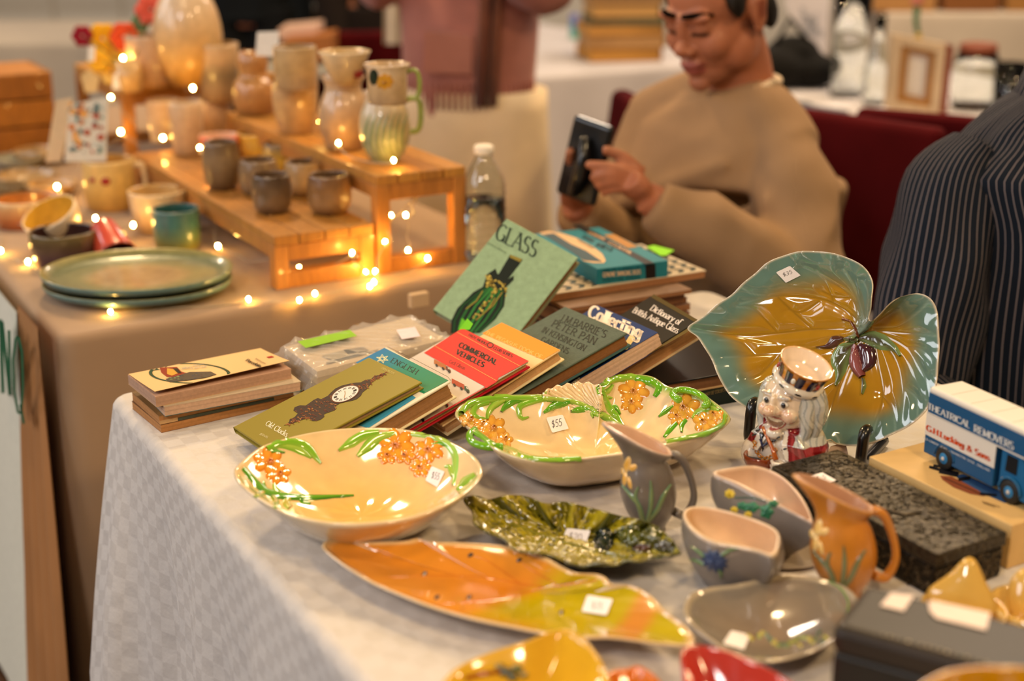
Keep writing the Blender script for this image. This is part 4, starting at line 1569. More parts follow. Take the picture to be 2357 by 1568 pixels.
# --- long orange and lime leaf dish
rim = [(750, 1262), (764, 1246), (792, 1243), (830, 1251), (875, 1252), (938, 1250), (965, 1244), (995, 1252), (1050, 1254), (1120, 1258), (1185, 1266), (1240, 1284), (1290, 1309), (1320, 1322), (1368, 1325), (1388, 1334), (1398, 1346), (1450, 1352), (1492, 1375), (1525, 1410), (1562, 1436), (1584, 1460), (1588, 1476), (1572, 1485), (1500, 1479), (1400, 1466), (1330, 1466), (1250, 1455), (1180, 1441), (1090, 1422), (1000, 1396), (930, 1370), (870, 1345), (820, 1317), (778, 1288)]
R = rim_px(rim, .764, 200)
C = PZ(1200, 1365, .745)
t = thing('leaf_dish', (C.x, C.y, ZT), 'long orange and lime glazed leaf dish with small black seeds', 'dish')
ORG, LIM, PKO = hx('#cf7a1c'), hx('#b7a10a'), hx('#cf7a34')
e0, e1 = PZ(752, 1260, .76), PZ(1588, 1478, .76)
ax = (e1 - e0)


def ofn(q, k, p):
    s = (p - e0).dot(ax) / ax.dot(ax)
    side = ax.cross(p - e0).z
    edge = sstep(.5, .62, s - 4.0 * side * (1 if side > 0 else .35) + .06 * math.sin(s * 14))
    c = mix(mix(ORG, hx('#dd922e'), q * .8), LIM, edge)
    c = mix(c, PKO, .8 * sstep(.80, .83, s) * (1 - sstep(.87, .90, s)))
    return mix(c, hx('#e3b878'), sstep(.965, 1, q))


b1 = dish('dish_body', t, R, (C.x, C.y), .45, ZT, 2.0, .0045, colfn=ofn, outcol=hx('#d8bd98'), rings=26)
bv = bvh_of(b1)
sticker_on(t, bv, [(1352, 1370), (1411, 1380), (1396, 1417), (1339, 1408)], '$35', tpos=((1360, 1402), (1386, 1405), (1364, 1386)), ink='#8a7a78')
for c in ((977, 1321), (1083, 1278), (1195, 1290), (1006, 1375), (1080, 1375), (1292, 1410)):
    mb = MB()
    blob_on(mb, bv, c, 8, 4.5, .0022, hx('#1a0f08'), hx('#2a160a'), rot=-.5, n=12, m=4)
    mb.build('seed_relief', 'glaze', t)
for pts in (((1375, 1335), (1250, 1350), (1120, 1330), (1000, 1325), (880, 1330)), ((1250, 1352), (1150, 1380), (1000, 1390)), ((1200, 1345), (1120, 1290), (1085, 1280)), ((1280, 1345), (1220, 1310), (1200, 1292))):
    mb = MB()
    ribbon_on(mb, bv, pts, (4, 5, 4, 2), .0006, hx('#c4681a'), hx('#cf7a1c'), n=20)
    mb.build('vein_relief', 'glaze', t)

# --- olive green wavy leaf dish
rim0 = [(1075, 1152), (1100, 1144), (1132, 1153), (1170, 1144), (1216, 1147), (1262, 1163), (1300, 1160), (1342, 1170), (1392, 1181), (1422, 1190), (1452, 1195), (1492, 1207), (1530, 1232), (1554, 1262), (1556, 1275), (1502, 1281), (1472, 1291), (1440, 1289), (1410, 1300), (1378, 1294), (1340, 1301), (1300, 1289), (1262, 1275), (1230, 1271), (1190, 1264), (1166, 1240), (1130, 1226), (1100, 1206), (1094, 1180)]
R = rim_px(rim0, .770, 240, lambda x, y, k: .770 + .0035 * math.sin(k * 6.283 * 14))
C = PZ(1315, 1235, .745)
t = thing('wavy_leaf_dish', (C.x, C.y, ZT), 'olive green majolica leaf dish with wavy edge and netted glaze', 'dish')
rn = np.random.RandomState(3)
cells = [PZ(*rn.uniform((1080, 1140), (1560, 1305)), .76) for _ in range(700)]
kd = None
from mathutils.kdtree import KDTree
kd = KDTree(len(cells))
for i, p in enumerate(cells):
    kd.insert((p.x, p.y, 0), i)
kd.balance()


def net(p):
    r = kd.find_n((p.x, p.y, 0), 2)
    return sstep(.0004, .0030, r[1][2] - r[0][2])


b1 = dish('dish_body', t, R, (C.x, C.y), .4, ZT, 2.0, .004, colfn=lambda q, k, p: mix(hx('#a8981c'), hx('#5a500c'), net(p)), outcol=hx('#4a4a14'), rings=80,
          disp=lambda q, k, p: -.0017 * net(p) * (1 if 0 < q < 1 else 0))
bv = bvh_of(b1)
sticker_on(t, bv, [(1305, 1216), (1359, 1222), (1346, 1258), (1291, 1249)], '$20', tpos=((1308, 1243), (1338, 1247), (1312, 1226)), ink='#7a6a68')
mb = MB()
blob_on(mb, bv, (1390, 1244), 24, 31, .007, hx('#1d2a20'), hx('#10140c'), rot=.25, n=28, m=8)
mb.build('nut_relief', 'glaze', t)
for c, rx, ry, col, h in (((1452, 1232), 34, 26, '#5c6010', .009), ((1500, 1232), 26, 22, '#57560f', .008), ((1530, 1258), 26, 16, '#4d3b0d', .006), ((1478, 1262), 26, 12, '#5a2a0c', .004)):
    mb = MB()
    blob_on(mb, bv, c, rx, ry, h, hx(col), hx('#3a3a0a'), n=26, m=7, petals=9, depth=.04)
    mb.build('seed_pod_relief', 'glaze', t)
for pts in (((1085, 1160), (1200, 1215), (1320, 1255), (1450, 1285)), ((1200, 1212), (1190, 1170), (1170, 1150)), ((1280, 1240), (1290, 1190), (1275, 1165)), ((1180, 1205), (1150, 1225)), ((1250, 1235), (1235, 1265))):
    mb = MB()
    ribbon_on(mb, bv, pts, (5, 6, 5, 3), .0022, hx('#8d8420'), hx('#5c5810'), n=18)
    mb.build('vein_relief', 'glaze', t)


# --- jugs with a raised iris: grey and orange, one shape
def jug(px, py, H, rmax, body, inner, trim, label, px_per=None, flower_c='#e2b43c'):
    base = PZ(px, py)
    t = thing('flower_jug', base, label, 'jug', 'small jugs with raised flowers')
    n = 40
    prof = [(.42, 0), (.55, .01), (.50, .035), (.62, .09), (.86, .20), (.99, .33), (1.0, .44), (.90, .58), (.74, .70), (.70, .78), (.80, .88), (.96, .98)]
    ss = spline([(r, z) for r, z in prof], 34, False)
    lean = -.22

    def pt(r, z, a, inset=0):
        rr = (r * rmax - inset)
        f = sstep(.62, 1.0, z)
        x = rr * math.cos(a) * (1 + .12 * f)
        y = rr * math.sin(a) * (1 - .18 * f)
        zz = z * H - f * H * .26 * (math.cos(a) * .5 + .32)
        sp = f * max(0, -math.cos(a)) ** 4 * rmax * .45         # pulled spout
        return base + Vector((x - sp + (z - .4) * H * -.10 - .002, y, zz + sp * .35))
    rows, cols = [], []
    for r, z in ss:
        rows.append([pt(r, z, 2 * math.pi * k / n) for k in range(n)])
        cols.append([mix(hx(body), hx(trim), sstep(.9, 1, z)) for k in range(n)])
    for r, z in ss[::-1]:
        if z < .12:
            break
        rows.append([pt(r, z, 2 * math.pi * k / n, .0032) + Vector((0, 0, .001 if z > .9 else 0)) for k in range(n)])
        cols.append([hx(inner)] * n)
    mb = MB()
    mb.loft(rows, cols=cols)
    b = mb.build('jug_body', 'glaze_soft', t)
    a0 = pt(.96, .98, 0)
    hp = [a0 + Vector((-.002, 0, -.001)), a0 + Vector((.008, 0, -.006)), a0 + Vector((.018, 0, -.028)), a0 + Vector((.021, -.001, -.048)), a0 + Vector((.013, -.002, -.064)), pt(.86, .20, -.2) + Vector((.001, 0, 0))]
    sc = H / .104
    hp = [a0 + (p - a0) * sc if i < 5 else p for i, p in enumerate(hp)]
    mb = MB()
    mb.tube([Vector(p) for p in spline([tuple(p) for p in hp], 22, False)], [.0060 * sc - .0016 * sc * math.sin(k / 21 * 3.14) for k in range(22)], 10, hx(body), flat=.75)
    mb.build('handle', 'glaze_soft', t)
    return t, b, base, sc


def jug_deco(t, b, ox, oy, s, petal, leafc, leafd):
    bv = bvh_of(b)
    T = lambda x, y: (ox + x * s, oy + y * s)
    for k, (pts, ws) in enumerate((((((-12, 120), (-20, 90), (-30, 60), (-22, 35))), (9, 9, 8, 4)), ((((0, 125), (8, 90), (10, 50), (8, 20))), (10, 9, 9, 3)), ((((-2, 128), (24, 95), (40, 60), (58, 30))), (9, 10, 10, 3)), ((((-8, 128), (-20, 85), (-44, 55), (-62, 32))), (8, 9, 9, 3)))):
        mb = MB()
        ribbon_on(mb, bv, [T(*p) for p in pts], [w * s * 1.5 for w in ws], .0018, leafc, leafd, n=14)
        mb.build('leaf_relief', 'glaze_soft', t)
    for k, (c, rx, ry, rot) in enumerate((((-50, -20), 9, 22, .2), ((-66, -8), 7, 16, -.4), ((-36, -12), 9, 12, .9), ((-56, 16), 6, 20, .1), ((-44, 26), 5, 18, -.2))):
        mb = MB()
        blob_on(mb, bv, T(*c), rx * s, ry * s, .0022, petal, mix(petal, hx('#fff0c0'), .4), rot=rot, n=14, m=4)
        mb.build('petal_relief', 'glaze_soft', t)


t, b, base, sc = jug(1494, 1218, .105, .0272, '#6e645c', '#d3ab8e', '#9a8a80', 'small grey jug with raised yellow flower and green leaves')
jug_deco(t, b, 1490, 1088, .92, hx('#dca23a'), hx('#88905a'), hx('#1f6a58'))
t, b, base, sc = jug(1938, 1366, .108, .0290, '#c27a26', '#b98a6c', '#c98a3c', 'small orange jug with raised pale flower and grey green leaves')
jug_deco(t, b, 1934, 1236, 1.0, hx('#e0b460'), hx('#8a8a58'), hx('#22382e'))


# --- leaf-shaped vase, cup, saucer in the same grey ware
def hollow(name, label, cat, rim, zrim, base_px, base_rx, base_ry, body, inner, group=None, zfn=None, n=80, belly=.12, foot=False, t=.003):
    R = rim_px(rim, zrim, n, zfn)
    B0 = PZ(*base_px)
    C = centroid(R)
    o = thing(name, B0, label, cat, group)
    ang = [math.atan2(p.y - C.y, p.x - C.x) for p in R]
    rows, cols = [], []
    N = 16

    def at(k, f, ins):
        b = B0 + Vector((base_rx * math.cos(ang[k]), base_ry * math.sin(ang[k]), 0))
        p = b.lerp(R[k], f)
        d = (p - B0.lerp(C, f))
        d.z = 0
        bulge = belly * math.sin(f * math.pi * .95) * (1 - .25 * f)
        p = p + d * bulge
        p.z = B0.z + (R[k].z - B0.z) * (f ** .92)
        if ins and d.length > 1e-6:
            p = p - d.normalized() * ins + Vector((0, 0, ins * (1 - f) * 1.2))
        return p
    for i in range(N + 1):
        f = i / N
        rows.append([at(k, f, 0) for k in range(n)])
        cols.append([mix(hx(body), hx(inner), sstep(.96, 1, f) * .7)] * n)
    for i in range(N, -1, -1):
        f = i / N
        rows.append([at(k, f, t) + Vector((0, 0, .0006 * (i == N))) for k in range(n)])
        cols.append([hx(inner)] * n)
    mb = MB()
    mb.loft(rows, cols=cols)
    return o, mb.build('pot_body', 'glaze_soft', o)


rimv = [(1647, 1090), (1688, 1078), (1740, 1075), (1790, 1093), (1828, 1126), (1852, 1162), (1864, 1197), (1845, 1190), (1800, 1166), (1750, 1140), (1698, 1113)]
t, b = hollow('boat_vase', 'grey boat shaped vase with small yellow flowers beside the embossed box', 'vase', rimv, .808, (1772, 1270), .022, .018, '#7d736a', '#e2c2a6', belly=.46,
              zfn=lambda x, y, k: .812 - .016 * sstep(1650, 1864, x))
bv = bvh_of(b)
for c, r in (((1680, 1137), 12), ((1690, 1174), 9), ((1722, 1185), 9)):
    flower(t, bv, c, r, 'flower_relief', (hx('#c8a41c'), hx('#e6c73c')), .002, petals=7, m='glaze_soft')
for c, rx, ry in (((1730, 1168), 20, 12), ((1765, 1178), 16, 18), ((1708, 1165), 12, 10), ((1780, 1160), 12, 9)):
    mb = MB()
    blob_on(mb, bv, c, rx, ry, .003, hx('#1f6b4a'), hx('#3c8a5c'), n=18, petals=5, depth=.15)
    mb.build('leaf_relief', 'glaze_soft', t)
mb = MB()
ribbon_on(mb, bv, ((1692, 1146), (1730, 1146), (1765, 1155)), (4, 4, 3), .0015, hx('#3a5a48'), n=12)
mb.build('stem_relief', 'glaze_soft', t)
mb = MB()
c = PZ(1798, 1280)
mb.lathe([(.001, .0012), (.030, .0012), (.036, .004), (.037, .005), (.034, .0045), (.028, .0025), (.001, .0025)], c + Vector((0, 0, -.0012)), 40, hx('#cbb9a4'), sx=1.2, sy=.9)
o = mb.build('under_plate', 'glaze', None, c)
tag(o, 'small pale oval saucer under the grey boat shaped vase', 'saucer')

rimc = [(1577, 1190), (1588, 1171), (1630, 1169), (1690, 1182), (1750, 1202), (1785, 1222), (1790, 1248), (1776, 1276), (1740, 1266), (1690, 1256), (1640, 1246), (1600, 1222)]
t, b = hollow('flower_cup', 'grey pot with a raised blue flower on the white cloth', 'cup', rimc, .797, (1690, 1340), .028, .024, '#7a716a', '#e6c8a4', belly=.36)
bv = bvh_of(b)
mb = MB()
blob_on(mb, bv, (1645, 1292), 32, 25, .003, hx('#33456e'), hx('#22304e'), rot=.4, n=36, m=8, petals=11, depth=.16)
mb.build('flower_relief', 'glaze_soft', t)
for pts in (((1622, 1282), (1605, 1268), (1592, 1258)), ((1660, 1280), (1678, 1268), (1700, 1262)), ((1655, 1310), (1660, 1322), (1658, 1332)), ((1620, 1300), (1600, 1290), (1588, 1288))):
    mb = MB()
    ribbon_on(mb, bv, pts, (9, 9, 2), .0018, hx('#6d8a4a'), hx('#486a44'), n=10)
    mb.build('leaf_relief', 'glaze_soft', t)

rims = [(1583, 1400), (1598, 1372), (1638, 1358), (1695, 1351), (1745, 1340), (1800, 1329), (1862, 1333), (1922, 1347), (1960, 1372), (1968, 1402), (1935, 1450), (1885, 1488), (1810, 1515), (1745, 1519), (1682, 1500), (1622, 1458), (1590, 1425)]
R = rim_px(rims, .762, 140)
C = centroid(R)
t = thing('shell_dish', (C.x, C.y, ZT), 'shallow grey glazed dish with painted flowers beside the dark tin', 'dish')
b1 = dish('dish_body', t, R, (C.x, C.y), .45, ZT, 2.2, .004, colfn=lambda q, k, p: mix(hx('#8d7862'), hx('#7f7568'), q) if q < .985 else hx('#b5a58c'), outcol=hx('#a8967c'), rings=20)
bv = bvh_of(b1)
rnd = random.Random(8)
for k in range(26):
    x = 1715 + k * 7.4
    y = 1478 - 9 * math.sin(k * .35) + rnd.uniform(-13, 9)
    mb = MB()
    blob_on(mb, bv, (x, y), rnd.uniform(6, 11), rnd.uniform(4, 7), .0016, hx(rnd.choice(('#7d8a34', '#a9a13c', '#5a7040', '#b7a84a', '#3f5a48', '#5a1f22' if k < 4 else '#8a8a3a'))), n=10, m=3, rot=rnd.uniform(-1, 1))
    mb.build('petal_relief', 'glaze_soft', t)
mb = MB()
ribbon_on(mb, bv, ((1905, 1337), (1935, 1355), (1952, 1385), (1950, 1410)), (4, 5, 5, 3), .0012, hx('#6f9a4a'), n=14)
mb.build('stem_relief', 'glaze_soft', t)
sticker_on(t, bv, [(1683, 1452), (1727, 1462), (1712, 1496), (1664, 1482)], None)

# --- nearest dishes, mostly cut by the frame's lower edge
rimy = [(1000, 1640), (1035, 1568), (1075, 1535), (1140, 1508), (1210, 1485), (1262, 1463), (1300, 1456), (1335, 1475), (1365, 1510), (1385, 1550), (1392, 1600), (1340, 1680), (1200, 1720), (1070, 1700)]
R = rim_px(rimy, .770, 120, lambda x, y, k: .770 + .012 * sstep(1560, 1460, y))
C = centroid(R)
t = thing('yellow_leaf_dish', (C.x, C.y, ZT), 'bright yellow leaf dish with a small raised green cluster and brown stem', 'dish')
b1 = dish('dish_body', t, R, (C.x, C.y), .45, ZT, 2.0, .0045, colfn=lambda q, k, p: mix(hx('#c48f0c'), hx('#d8a622'), q), outcol=hx('#d8b060'), rings=20)
bv = bvh_of(b1)
for c, r, col in (((1165, 1548), 16, '#4a4a20'), ((1190, 1540), 14, '#7d7a24'), ((1150, 1535), 12, '#a08a1c'), ((1180, 1560), 13, '#5a5c28'), ((1205, 1555), 11, '#b09a30')):
    mb = MB()
    blob_on(mb, bv, c, r, r * .8, .005, hx(col), hx('#3a3a18'), n=14, m=5, petals=5, depth=.12)
    mb.build('berry_relief', 'glaze', t)
mb = MB()
ribbon_on(mb, bv, ((1150, 1548), (1110, 1552), (1070, 1562)), (9, 13, 12), .003, hx('#8a3c0c'), hx('#a85a14'), n=12)
mb.build('stem_relief', 'glaze', t)

rimo = [(1396, 1580), (1412, 1552), (1445, 1546), (1462, 1540), (1480, 1545), (1505, 1566), (1520, 1600), (1480, 1640), (1420, 1640)]
R = rim_px(rimo, .765, 80)
C = centroid(R)
t = thing('orange_leaf_dish', (C.x, C.y, ZT), 'small orange glazed dish touching the yellow leaf dish', 'dish')
dish('dish_body', t, R, (C.x, C.y), .45, ZT, 2.0, .004, col=hx('#cf6f12'), outcol=hx('#c06a1c'), rings=12)

rimr = [(1577, 1520), (1588, 1497), (1620, 1494), (1680, 1508), (1745, 1538), (1800, 1568), (1850, 1610), (1800, 1680), (1680, 1690), (1600, 1620)]
R = rim_px(rimr, .770, 100, lambda x, y, k: .770 + .012 * sstep(1600, 1500, y))
C = centroid(R)
t = thing('red_leaf_dish', (C.x, C.y, ZT), 'red glazed leaf dish with smooth folded rim', 'dish')
dish('dish_body', t, R, (C.x, C.y), .45, ZT, 2.0, .0045, colfn=lambda q, k, p: mix(hx('#8f2016'), hx('#b8382a'), q), outcol=hx('#a83a2a'), rings=16)

rimz = [(2120, 1600), (2165, 1562), (2220, 1548), (2290, 1543), (2357, 1545), (2430, 1560), (2440, 1620), (2300, 1680), (2160, 1660)]
R = rim_px(rimz, .865, 90)
C = centroid(R)
t = thing('amber_dish', (C.x, C.y, ZT), 'deep amber yellow dish in front of the dark tin', 'dish')
dish('dish_body', t, R, (C.x, C.y), .45, ZT, 2.0, .0045, col=hx('#b8820a'), outcol=hx('#c8902a'), rings=12)


# --- yellow pottery with pointed petals
def petal_pot(label, tips, base_px, body):
    """a low pot whose rim rises into pointed petals; tips: pixel outline on an upright plane facing the camera."""
    B0 = PZ(*base_px)
    t = thing('petal_pot', B0, label, 'pot', 'amber pots with pointed petals')
    for pts, dy in tips:
        mb = MB()
        front, back = [], []
        n = Vector((-B0.x, -B0.y, 0)).normalized()
        O = B0 - n * dy
        m = (n + UPV * .35).normalized()
        q = [PN(*p, O, m) for p in spline(pts, 36)]
        c = sum(q, Vector()) / len(q)
        rows = []
        for f in (0, .35, .65, .85, 1.0):
            rows.append([c + (p - c) * f + n * (.007 * (1 - f * f)) for p in q])
        for f in (.85, .65, .35, 0):
            rows.append([c + (p - c) * f - n * .004 + n * (.007 * (1 - f * f)) for p in q])
        mb.grid(rows, None, cu=True, col=hx(body))
        mb.build('petal', 'glaze', t)
    mb = MB()
    mb.lathe([(.001, 0), (.026, 0), (.034, .008), (.036, .018), (.033, .017), (.030, .008), (.02, .004), (.001, .004)], B0, 36, hx(body))
    mb.build('pot_base', 'glaze', t)
    return t


t = petal_pot('amber yellow pot with a tall pointed petal behind the dark tin', [([(2132, 1365), (2140, 1352), (2185, 1320), (2215, 1290), (2236, 1282), (2252, 1300), (2270, 1340), (2292, 1385), (2295, 1410), (2270, 1425), (2200, 1420), (2150, 1400)], .0)], (2215, 1440), '#d4a850')
t = petal_pot('amber yellow pot with a rounded petal at the end of the dark tin', [([(2318, 1390), (2322, 1345), (2340, 1318), (2370, 1306), (2420, 1320), (2430, 1390), (2400, 1440), (2340, 1432)], .0)], (2372, 1432), '#d8ae58')
# ------------------------------------------------------------------ big leaf dish on its easel
hdir = Vector((.856, -.517, 0))
tl = math.radians(23)
pn = (Vector((-.517, -.856, 0)) * math.cos(tl) + UPV * math.sin(tl)).normalized()
PO = PZ(1950, 1027, .757)


def Z4(x, y):
    return 1560 + x / 2.903, 560 + y / 2.903


out = [(1582, 757), (1606, 737), (1642, 708), (1682, 678), (1722, 642), (1762, 608), (1802, 588), (1850, 578), (1900, 580), (1946, 591), (1986, 612), (2005, 640), (2013, 672), (2010, 706), (2002, 732), (2010, 741), (2032, 727), (2060, 703), (2082, 686), (2110, 676), (2136, 683), (2152, 703), (2159, 740), (2161, 795), (2158, 850), (2147, 915), (2112, 966), (2060, 997), (2005, 1021), (1956, 1027), (1904, 1018), (1832, 1000), (1766, 968), (1711, 935), (1674, 904), (1652, 862), (1630, 815), (1606, 778)]
NP, NR = 420, 130
rimw = np.array([PN(*p, PO, pn) for p in spline(out, NP)])
cp = np.array(PN(1900, 800, PO, pn))
xs = np.array(hdir)
ys = np.array(pn.cross(hdir)) * (1 if pn.cross(hdir).z > 0 else -1)
nn = np.array(pn)
V0 = (1240, 560)
veins = [[V0, (900, 550), (620, 580), (350, 600), (90, 585)], [V0, (1060, 410), (890, 345), (640, 335), (400, 400)], [V0, (1130, 340), (1000, 240), (830, 150)], [V0, (1190, 400), (1150, 270), (1090, 170)], [V0, (1265, 360), (1230, 250)],
         [V0, (1050, 620), (800, 700), (480, 735), (300, 760)], [V0, (1100, 690), (900, 800), (600, 950), (430, 1050)], [V0, (1080, 800), (1000, 1050), (960, 1300)], [(1260, 570), (1300, 800), (1340, 1000), (1290, 1280)], [(1270, 570), (1420, 750), (1480, 950), (1490, 1200)], [(1280, 565), (1500, 680), (1620, 850), (1690, 1000)], [(1280, 560), (1500, 585), (1720, 620)], [(1280, 550), (1450, 540), (1600, 450), (1690, 370)],
         [(620, 580), (490, 440), (380, 420)], [(850, 552), (720, 430), (640, 350)], [(900, 370), (780, 440), (700, 420)], [(640, 715), (520, 860), (440, 900)], [(480, 735), (380, 650), (250, 640)], [(800, 700), (740, 820), (640, 880)], [(1130, 340), (1020, 340), (930, 300)], [(1000, 360), (960, 250), (900, 180)], [(1330, 1000), (1420, 1120), (1450, 1250)], [(1480, 950), (1580, 1030), (1600, 1150)], [(1500, 680), (1600, 700), (1700, 780)], [(1040, 900), (900, 1000), (820, 1200)], [(560, 340), (480, 330), (430, 300)]]
vseg = []
for v in veins:
    q = [np.array(PN(*Z4(*p), PO, pn)) - cp for p in spline(v, 14, False)]
    q = [np.array([p @ xs, p @ ys]) for p in q]
    vseg += list(zip(q, q[1:]))
VA = np.array([a for a, b in vseg])
VB = np.array([b for a, b in vseg])


def vein_d(P2):
    d = np.full(len(P2), 1.0)
    for a, b in zip(VA, VB):
        ab = b - a
        t = np.clip(((P2 - a) @ ab) / (ab @ ab), 0, 1)
        d = np.minimum(d, np.linalg.norm(P2 - a - t[:, None] * ab, axis=1))
    return d


rel = rimw - cp
r2 = np.stack([rel @ xs, rel @ ys], 1)
curl_c = np.array(PN(2045, 700, PO, pn)) - cp
curl2 = np.array([curl_c @ xs, curl_c @ ys])
mb = MB()
rows, cols, brow = [], [], []
TEAL, YEL, OLV, PALE = hx('#627f73'), hx('#ad7c12'), hx('#75793a'), hx('#d8c8b0')
rdist = np.linalg.norm(r2, axis=1)
for i in range(NR + 1):
    q = i / NR
    P2 = r2 * q
    dv = vein_d(P2)
    h = -.030 + .030 * q ** 2.4
    h = h + .0030 * (1 - np.exp(-(dv / .007) ** 2)) * min(1, (1 - q) * 8) * min(1, q * 8)
    h = h + .0016 * np.sin(np.arange(NP) / NP * 6.283 * 23) * q ** 8
    h = h + .022 * np.exp(-(np.linalg.norm(P2 - curl2, axis=1) / .022) ** 2) * q ** 3
    W3 = cp + P2[:, :1] * xs + P2[:, 1:] * ys + np.outer(h, nn)
    rows.append([Vector(p) for p in W3])
    brow.append([Vector(p) for p in W3 - nn * .0045])
    cc = []
    for k in range(NP):
        dr = (1 - q) * rdist[k]
        g = sstep(.012, .046 + .008 * math.sin(k * .11), dr)
        c = mix(TEAL, mix(OLV, YEL, g), g)
        ln_ = math.exp(-(dv[k] / .0011) ** 2)
        c = mix(c, mix(hx('#8aa596'), hx('#7d5c10'), g), ln_ * .55)
        cc.append(mix(c, PALE, sstep(.975, 1, q)))
    cols.append(cc)
allr = rows + brow[::-1]
allc = cols + [[PALE] * NP] + [[TEAL] * NP] * NR
t = thing('leaf_plate', PO, 'large heart shaped leaf dish glazed teal and amber, propped on a black easel', 'dish')
mb.grid(allr, allc, cu=True)
lp = mb.build('plate_body', 'glaze', t)
bv = bvh_of(lp)
PUR, PGR = hx('#3a1820'), hx('#8aa868')


def petal(pts, ws, c1, c2, h=.0045):
    mb = MB()
    ribbon_on(mb, bv, [Z4(*p) for p in pts], [w * 1.3 for w in ws], h, hx(c1), hx(c2), n=20, m=9)
    mb.build('petal_relief', 'glaze', t)


mb = MB()
ribbon_on(mb, bv, [Z4(*p) for p in ((1100, 505), (1155, 525), (1190, 575), (1212, 640))], (8, 6, 5, 5), .003, hx('#7a3c10'), hx('#5a280c'), n=16)
mb.build('stem_relief', 'glaze', t)
petal(((925, 692), (1000, 690), (1060, 650), (1110, 640)), (2, 9, 22, 8), '#4a2420', '#5c3a28')
petal(((1115, 640), (1165, 640), (1212, 650)), (6, 13, 8), '#52302a', '#8aa868')
petal(((1215, 635), (1290, 635), (1370, 665), (1450, 705), (1492, 752)), (10, 28, 30, 15, 3), '#3a1a1c', '#8fae6c')
petal(((1190, 670), (1120, 720), (1085, 790), (1085, 860), (1055, 955)), (6, 34, 36, 16, 3), '#41201e', '#88a860')
petal(((1215, 680), (1265, 740), (1270, 800), (1240, 850)), (10, 34, 30, 10), '#4c2228', '#3a1a1c')
petal(((1195, 680), (1185, 760), (1205, 840), (1235, 895)), (8, 24, 26, 14), '#94544e', '#6a2a30', .007)
petal(((1238, 905), (1245, 950), (1235, 1010)), (6, 9, 3), '#3f1c1c', '#88a860')
sticker_on(t, bv, [(1786, 627), (1818, 612), (1843, 634), (1809, 651)], '$35', tpos=((1803, 637), (1824, 629), (1801, 629)), ink='#2a2428')

# easel
ez = thing('plate_easel', PZ(1860, 1030), 'black wooden easel holding up the leaf dish', 'easel')
fwd = Vector((pn.x, pn.y, 0)).normalized()
for hx_, hy_, sgn in ((1735, 955, -1), (1992, 1020, 1)):
    c = PN(hx_, hy_, PO + pn * .012, pn)
    foot = Vector((c.x, c.y, ZT))
    tip = c + UPV * .014
    path = [tip - fwd * .004, tip + fwd * .006, c + fwd * .010, Vector((c.x, c.y, ZT + .010)) + fwd * .010, Vector((c.x, c.y, ZT + .0065)) - fwd * .01, Vector((c.x, c.y, ZT + .0065)) - fwd * .07]
    mb = MB()
    mb.tube([Vector(p) for p in spline([tuple(p) for p in path], 30, False)], .0064, 10, hx('#0a0908'))
    mb.build('foot_rail', 'black_wood', ez)
    p0 = Vector((c.x, c.y, ZT + .008)) - fwd * .062
    mb = MB()
    mb.tube([p0, p0 - fwd * .052 + UPV * .10 - hdir * sgn * .02], .006, 8, hx('#0a0908'))
    mb.build('back_rail', 'black_wood', ez)

# ------------------------------------------------------------------ laughing king jug
KB = PZ(1814, 1090)
phi = math.radians(-47)
KM = Matrix.Translation(KB) @ Matrix.Rotation(phi, 4, 'Z')
KS = 1.0
k = MB()
c0 = (.8, .8, .8, 1)


def ring(cx, cy, z, rx, ry, n=28):
    return [Vector((cx + rx * math.cos(a), cy + ry * math.sin(a), z)) for a in [2 * math.pi * j / n for j in range(n)]]


k.loft([ring(0, .002, .0, .034, .026), ring(0, .002, .006, .040, .030), ring(0, .001, .022, .043, .031), ring(0, .001, .040, .044, .030), ring(0, .002, .052, .037, .026), ring(0, .002, .064, .022, .020)])
hd = Vector((-.001, -.004, .083))
k.ellipsoid(hd, (.029, 0, 0), (0, .029, 0), (0, 0, .034), 32, 20)
k.ellipsoid(hd + Vector((0, -.004, -.014)), (.023, 0, 0), (0, .023, 0), (0, 0, .017), 24, 14)          # jaw
for s in (-1, 1):
    k.ellipsoid(hd + Vector((.0145 * s, -.0205, -.006)), (.0095, 0, 0), (0, .0085, 0), (0, 0, .0085), 16, 10)     # cheeks
    k.ellipsoid(hd + Vector((.0105 * s, -.0255, .0135)), (.0085, 0, .001 * s), (0, .004, 0), (0, 0, .0028), 14, 8)   # brows
    for j, (ox, oy, r) in enumerate(((.026, -.006, .0075), (.029, .004, .009), (.026, .013, .009), (.0285, -.001, .0065))):
        ph = j * 1.3
        pts = [hd + Vector((s * (ox - .005), oy, .018)), hd + Vector((s * (ox + .001 + .002 * math.sin(ph)), oy, .004)), hd + Vector((s * (ox + .002), oy - .002 * math.cos(ph), -.012)), hd + Vector((s * (ox - .001 + .003 * math.sin(ph + 1)), oy - .002, -.026)), hd + Vector((s * (ox - .003), oy - .006, -.037))]
        k.tube([Vector(p) for p in spline([tuple(p) for p in pts], 12, False)], [r * .7, r, r, r, r, r, r, r, r * .9, r * .8, r * .6, r * .35], 10)
k.ellipsoid(hd + Vector((0, .014, -.008)), (.026, 0, 0), (0, .018, 0), (0, 0, .034), 20, 12)              # hair at the back
k.ellipsoid(hd + Vector((0, -.0335, -.001)), (.0082, 0, 0), (0, .0085, 0), (0, 0, .0062), 18, 12)       # nose
k.ellipsoid(hd + Vector((0, -.0285, .0065)), (.0042, 0, 0), (0, .005, 0), (0, 0, .009), 14, 10)
for s in (-1, 1):
    k.ellipsoid(hd + Vector((.0065 * s, -.0295, -.0025)), (.0042, 0, 0), (0, .0045, 0), (0, 0, .0036), 12, 8)
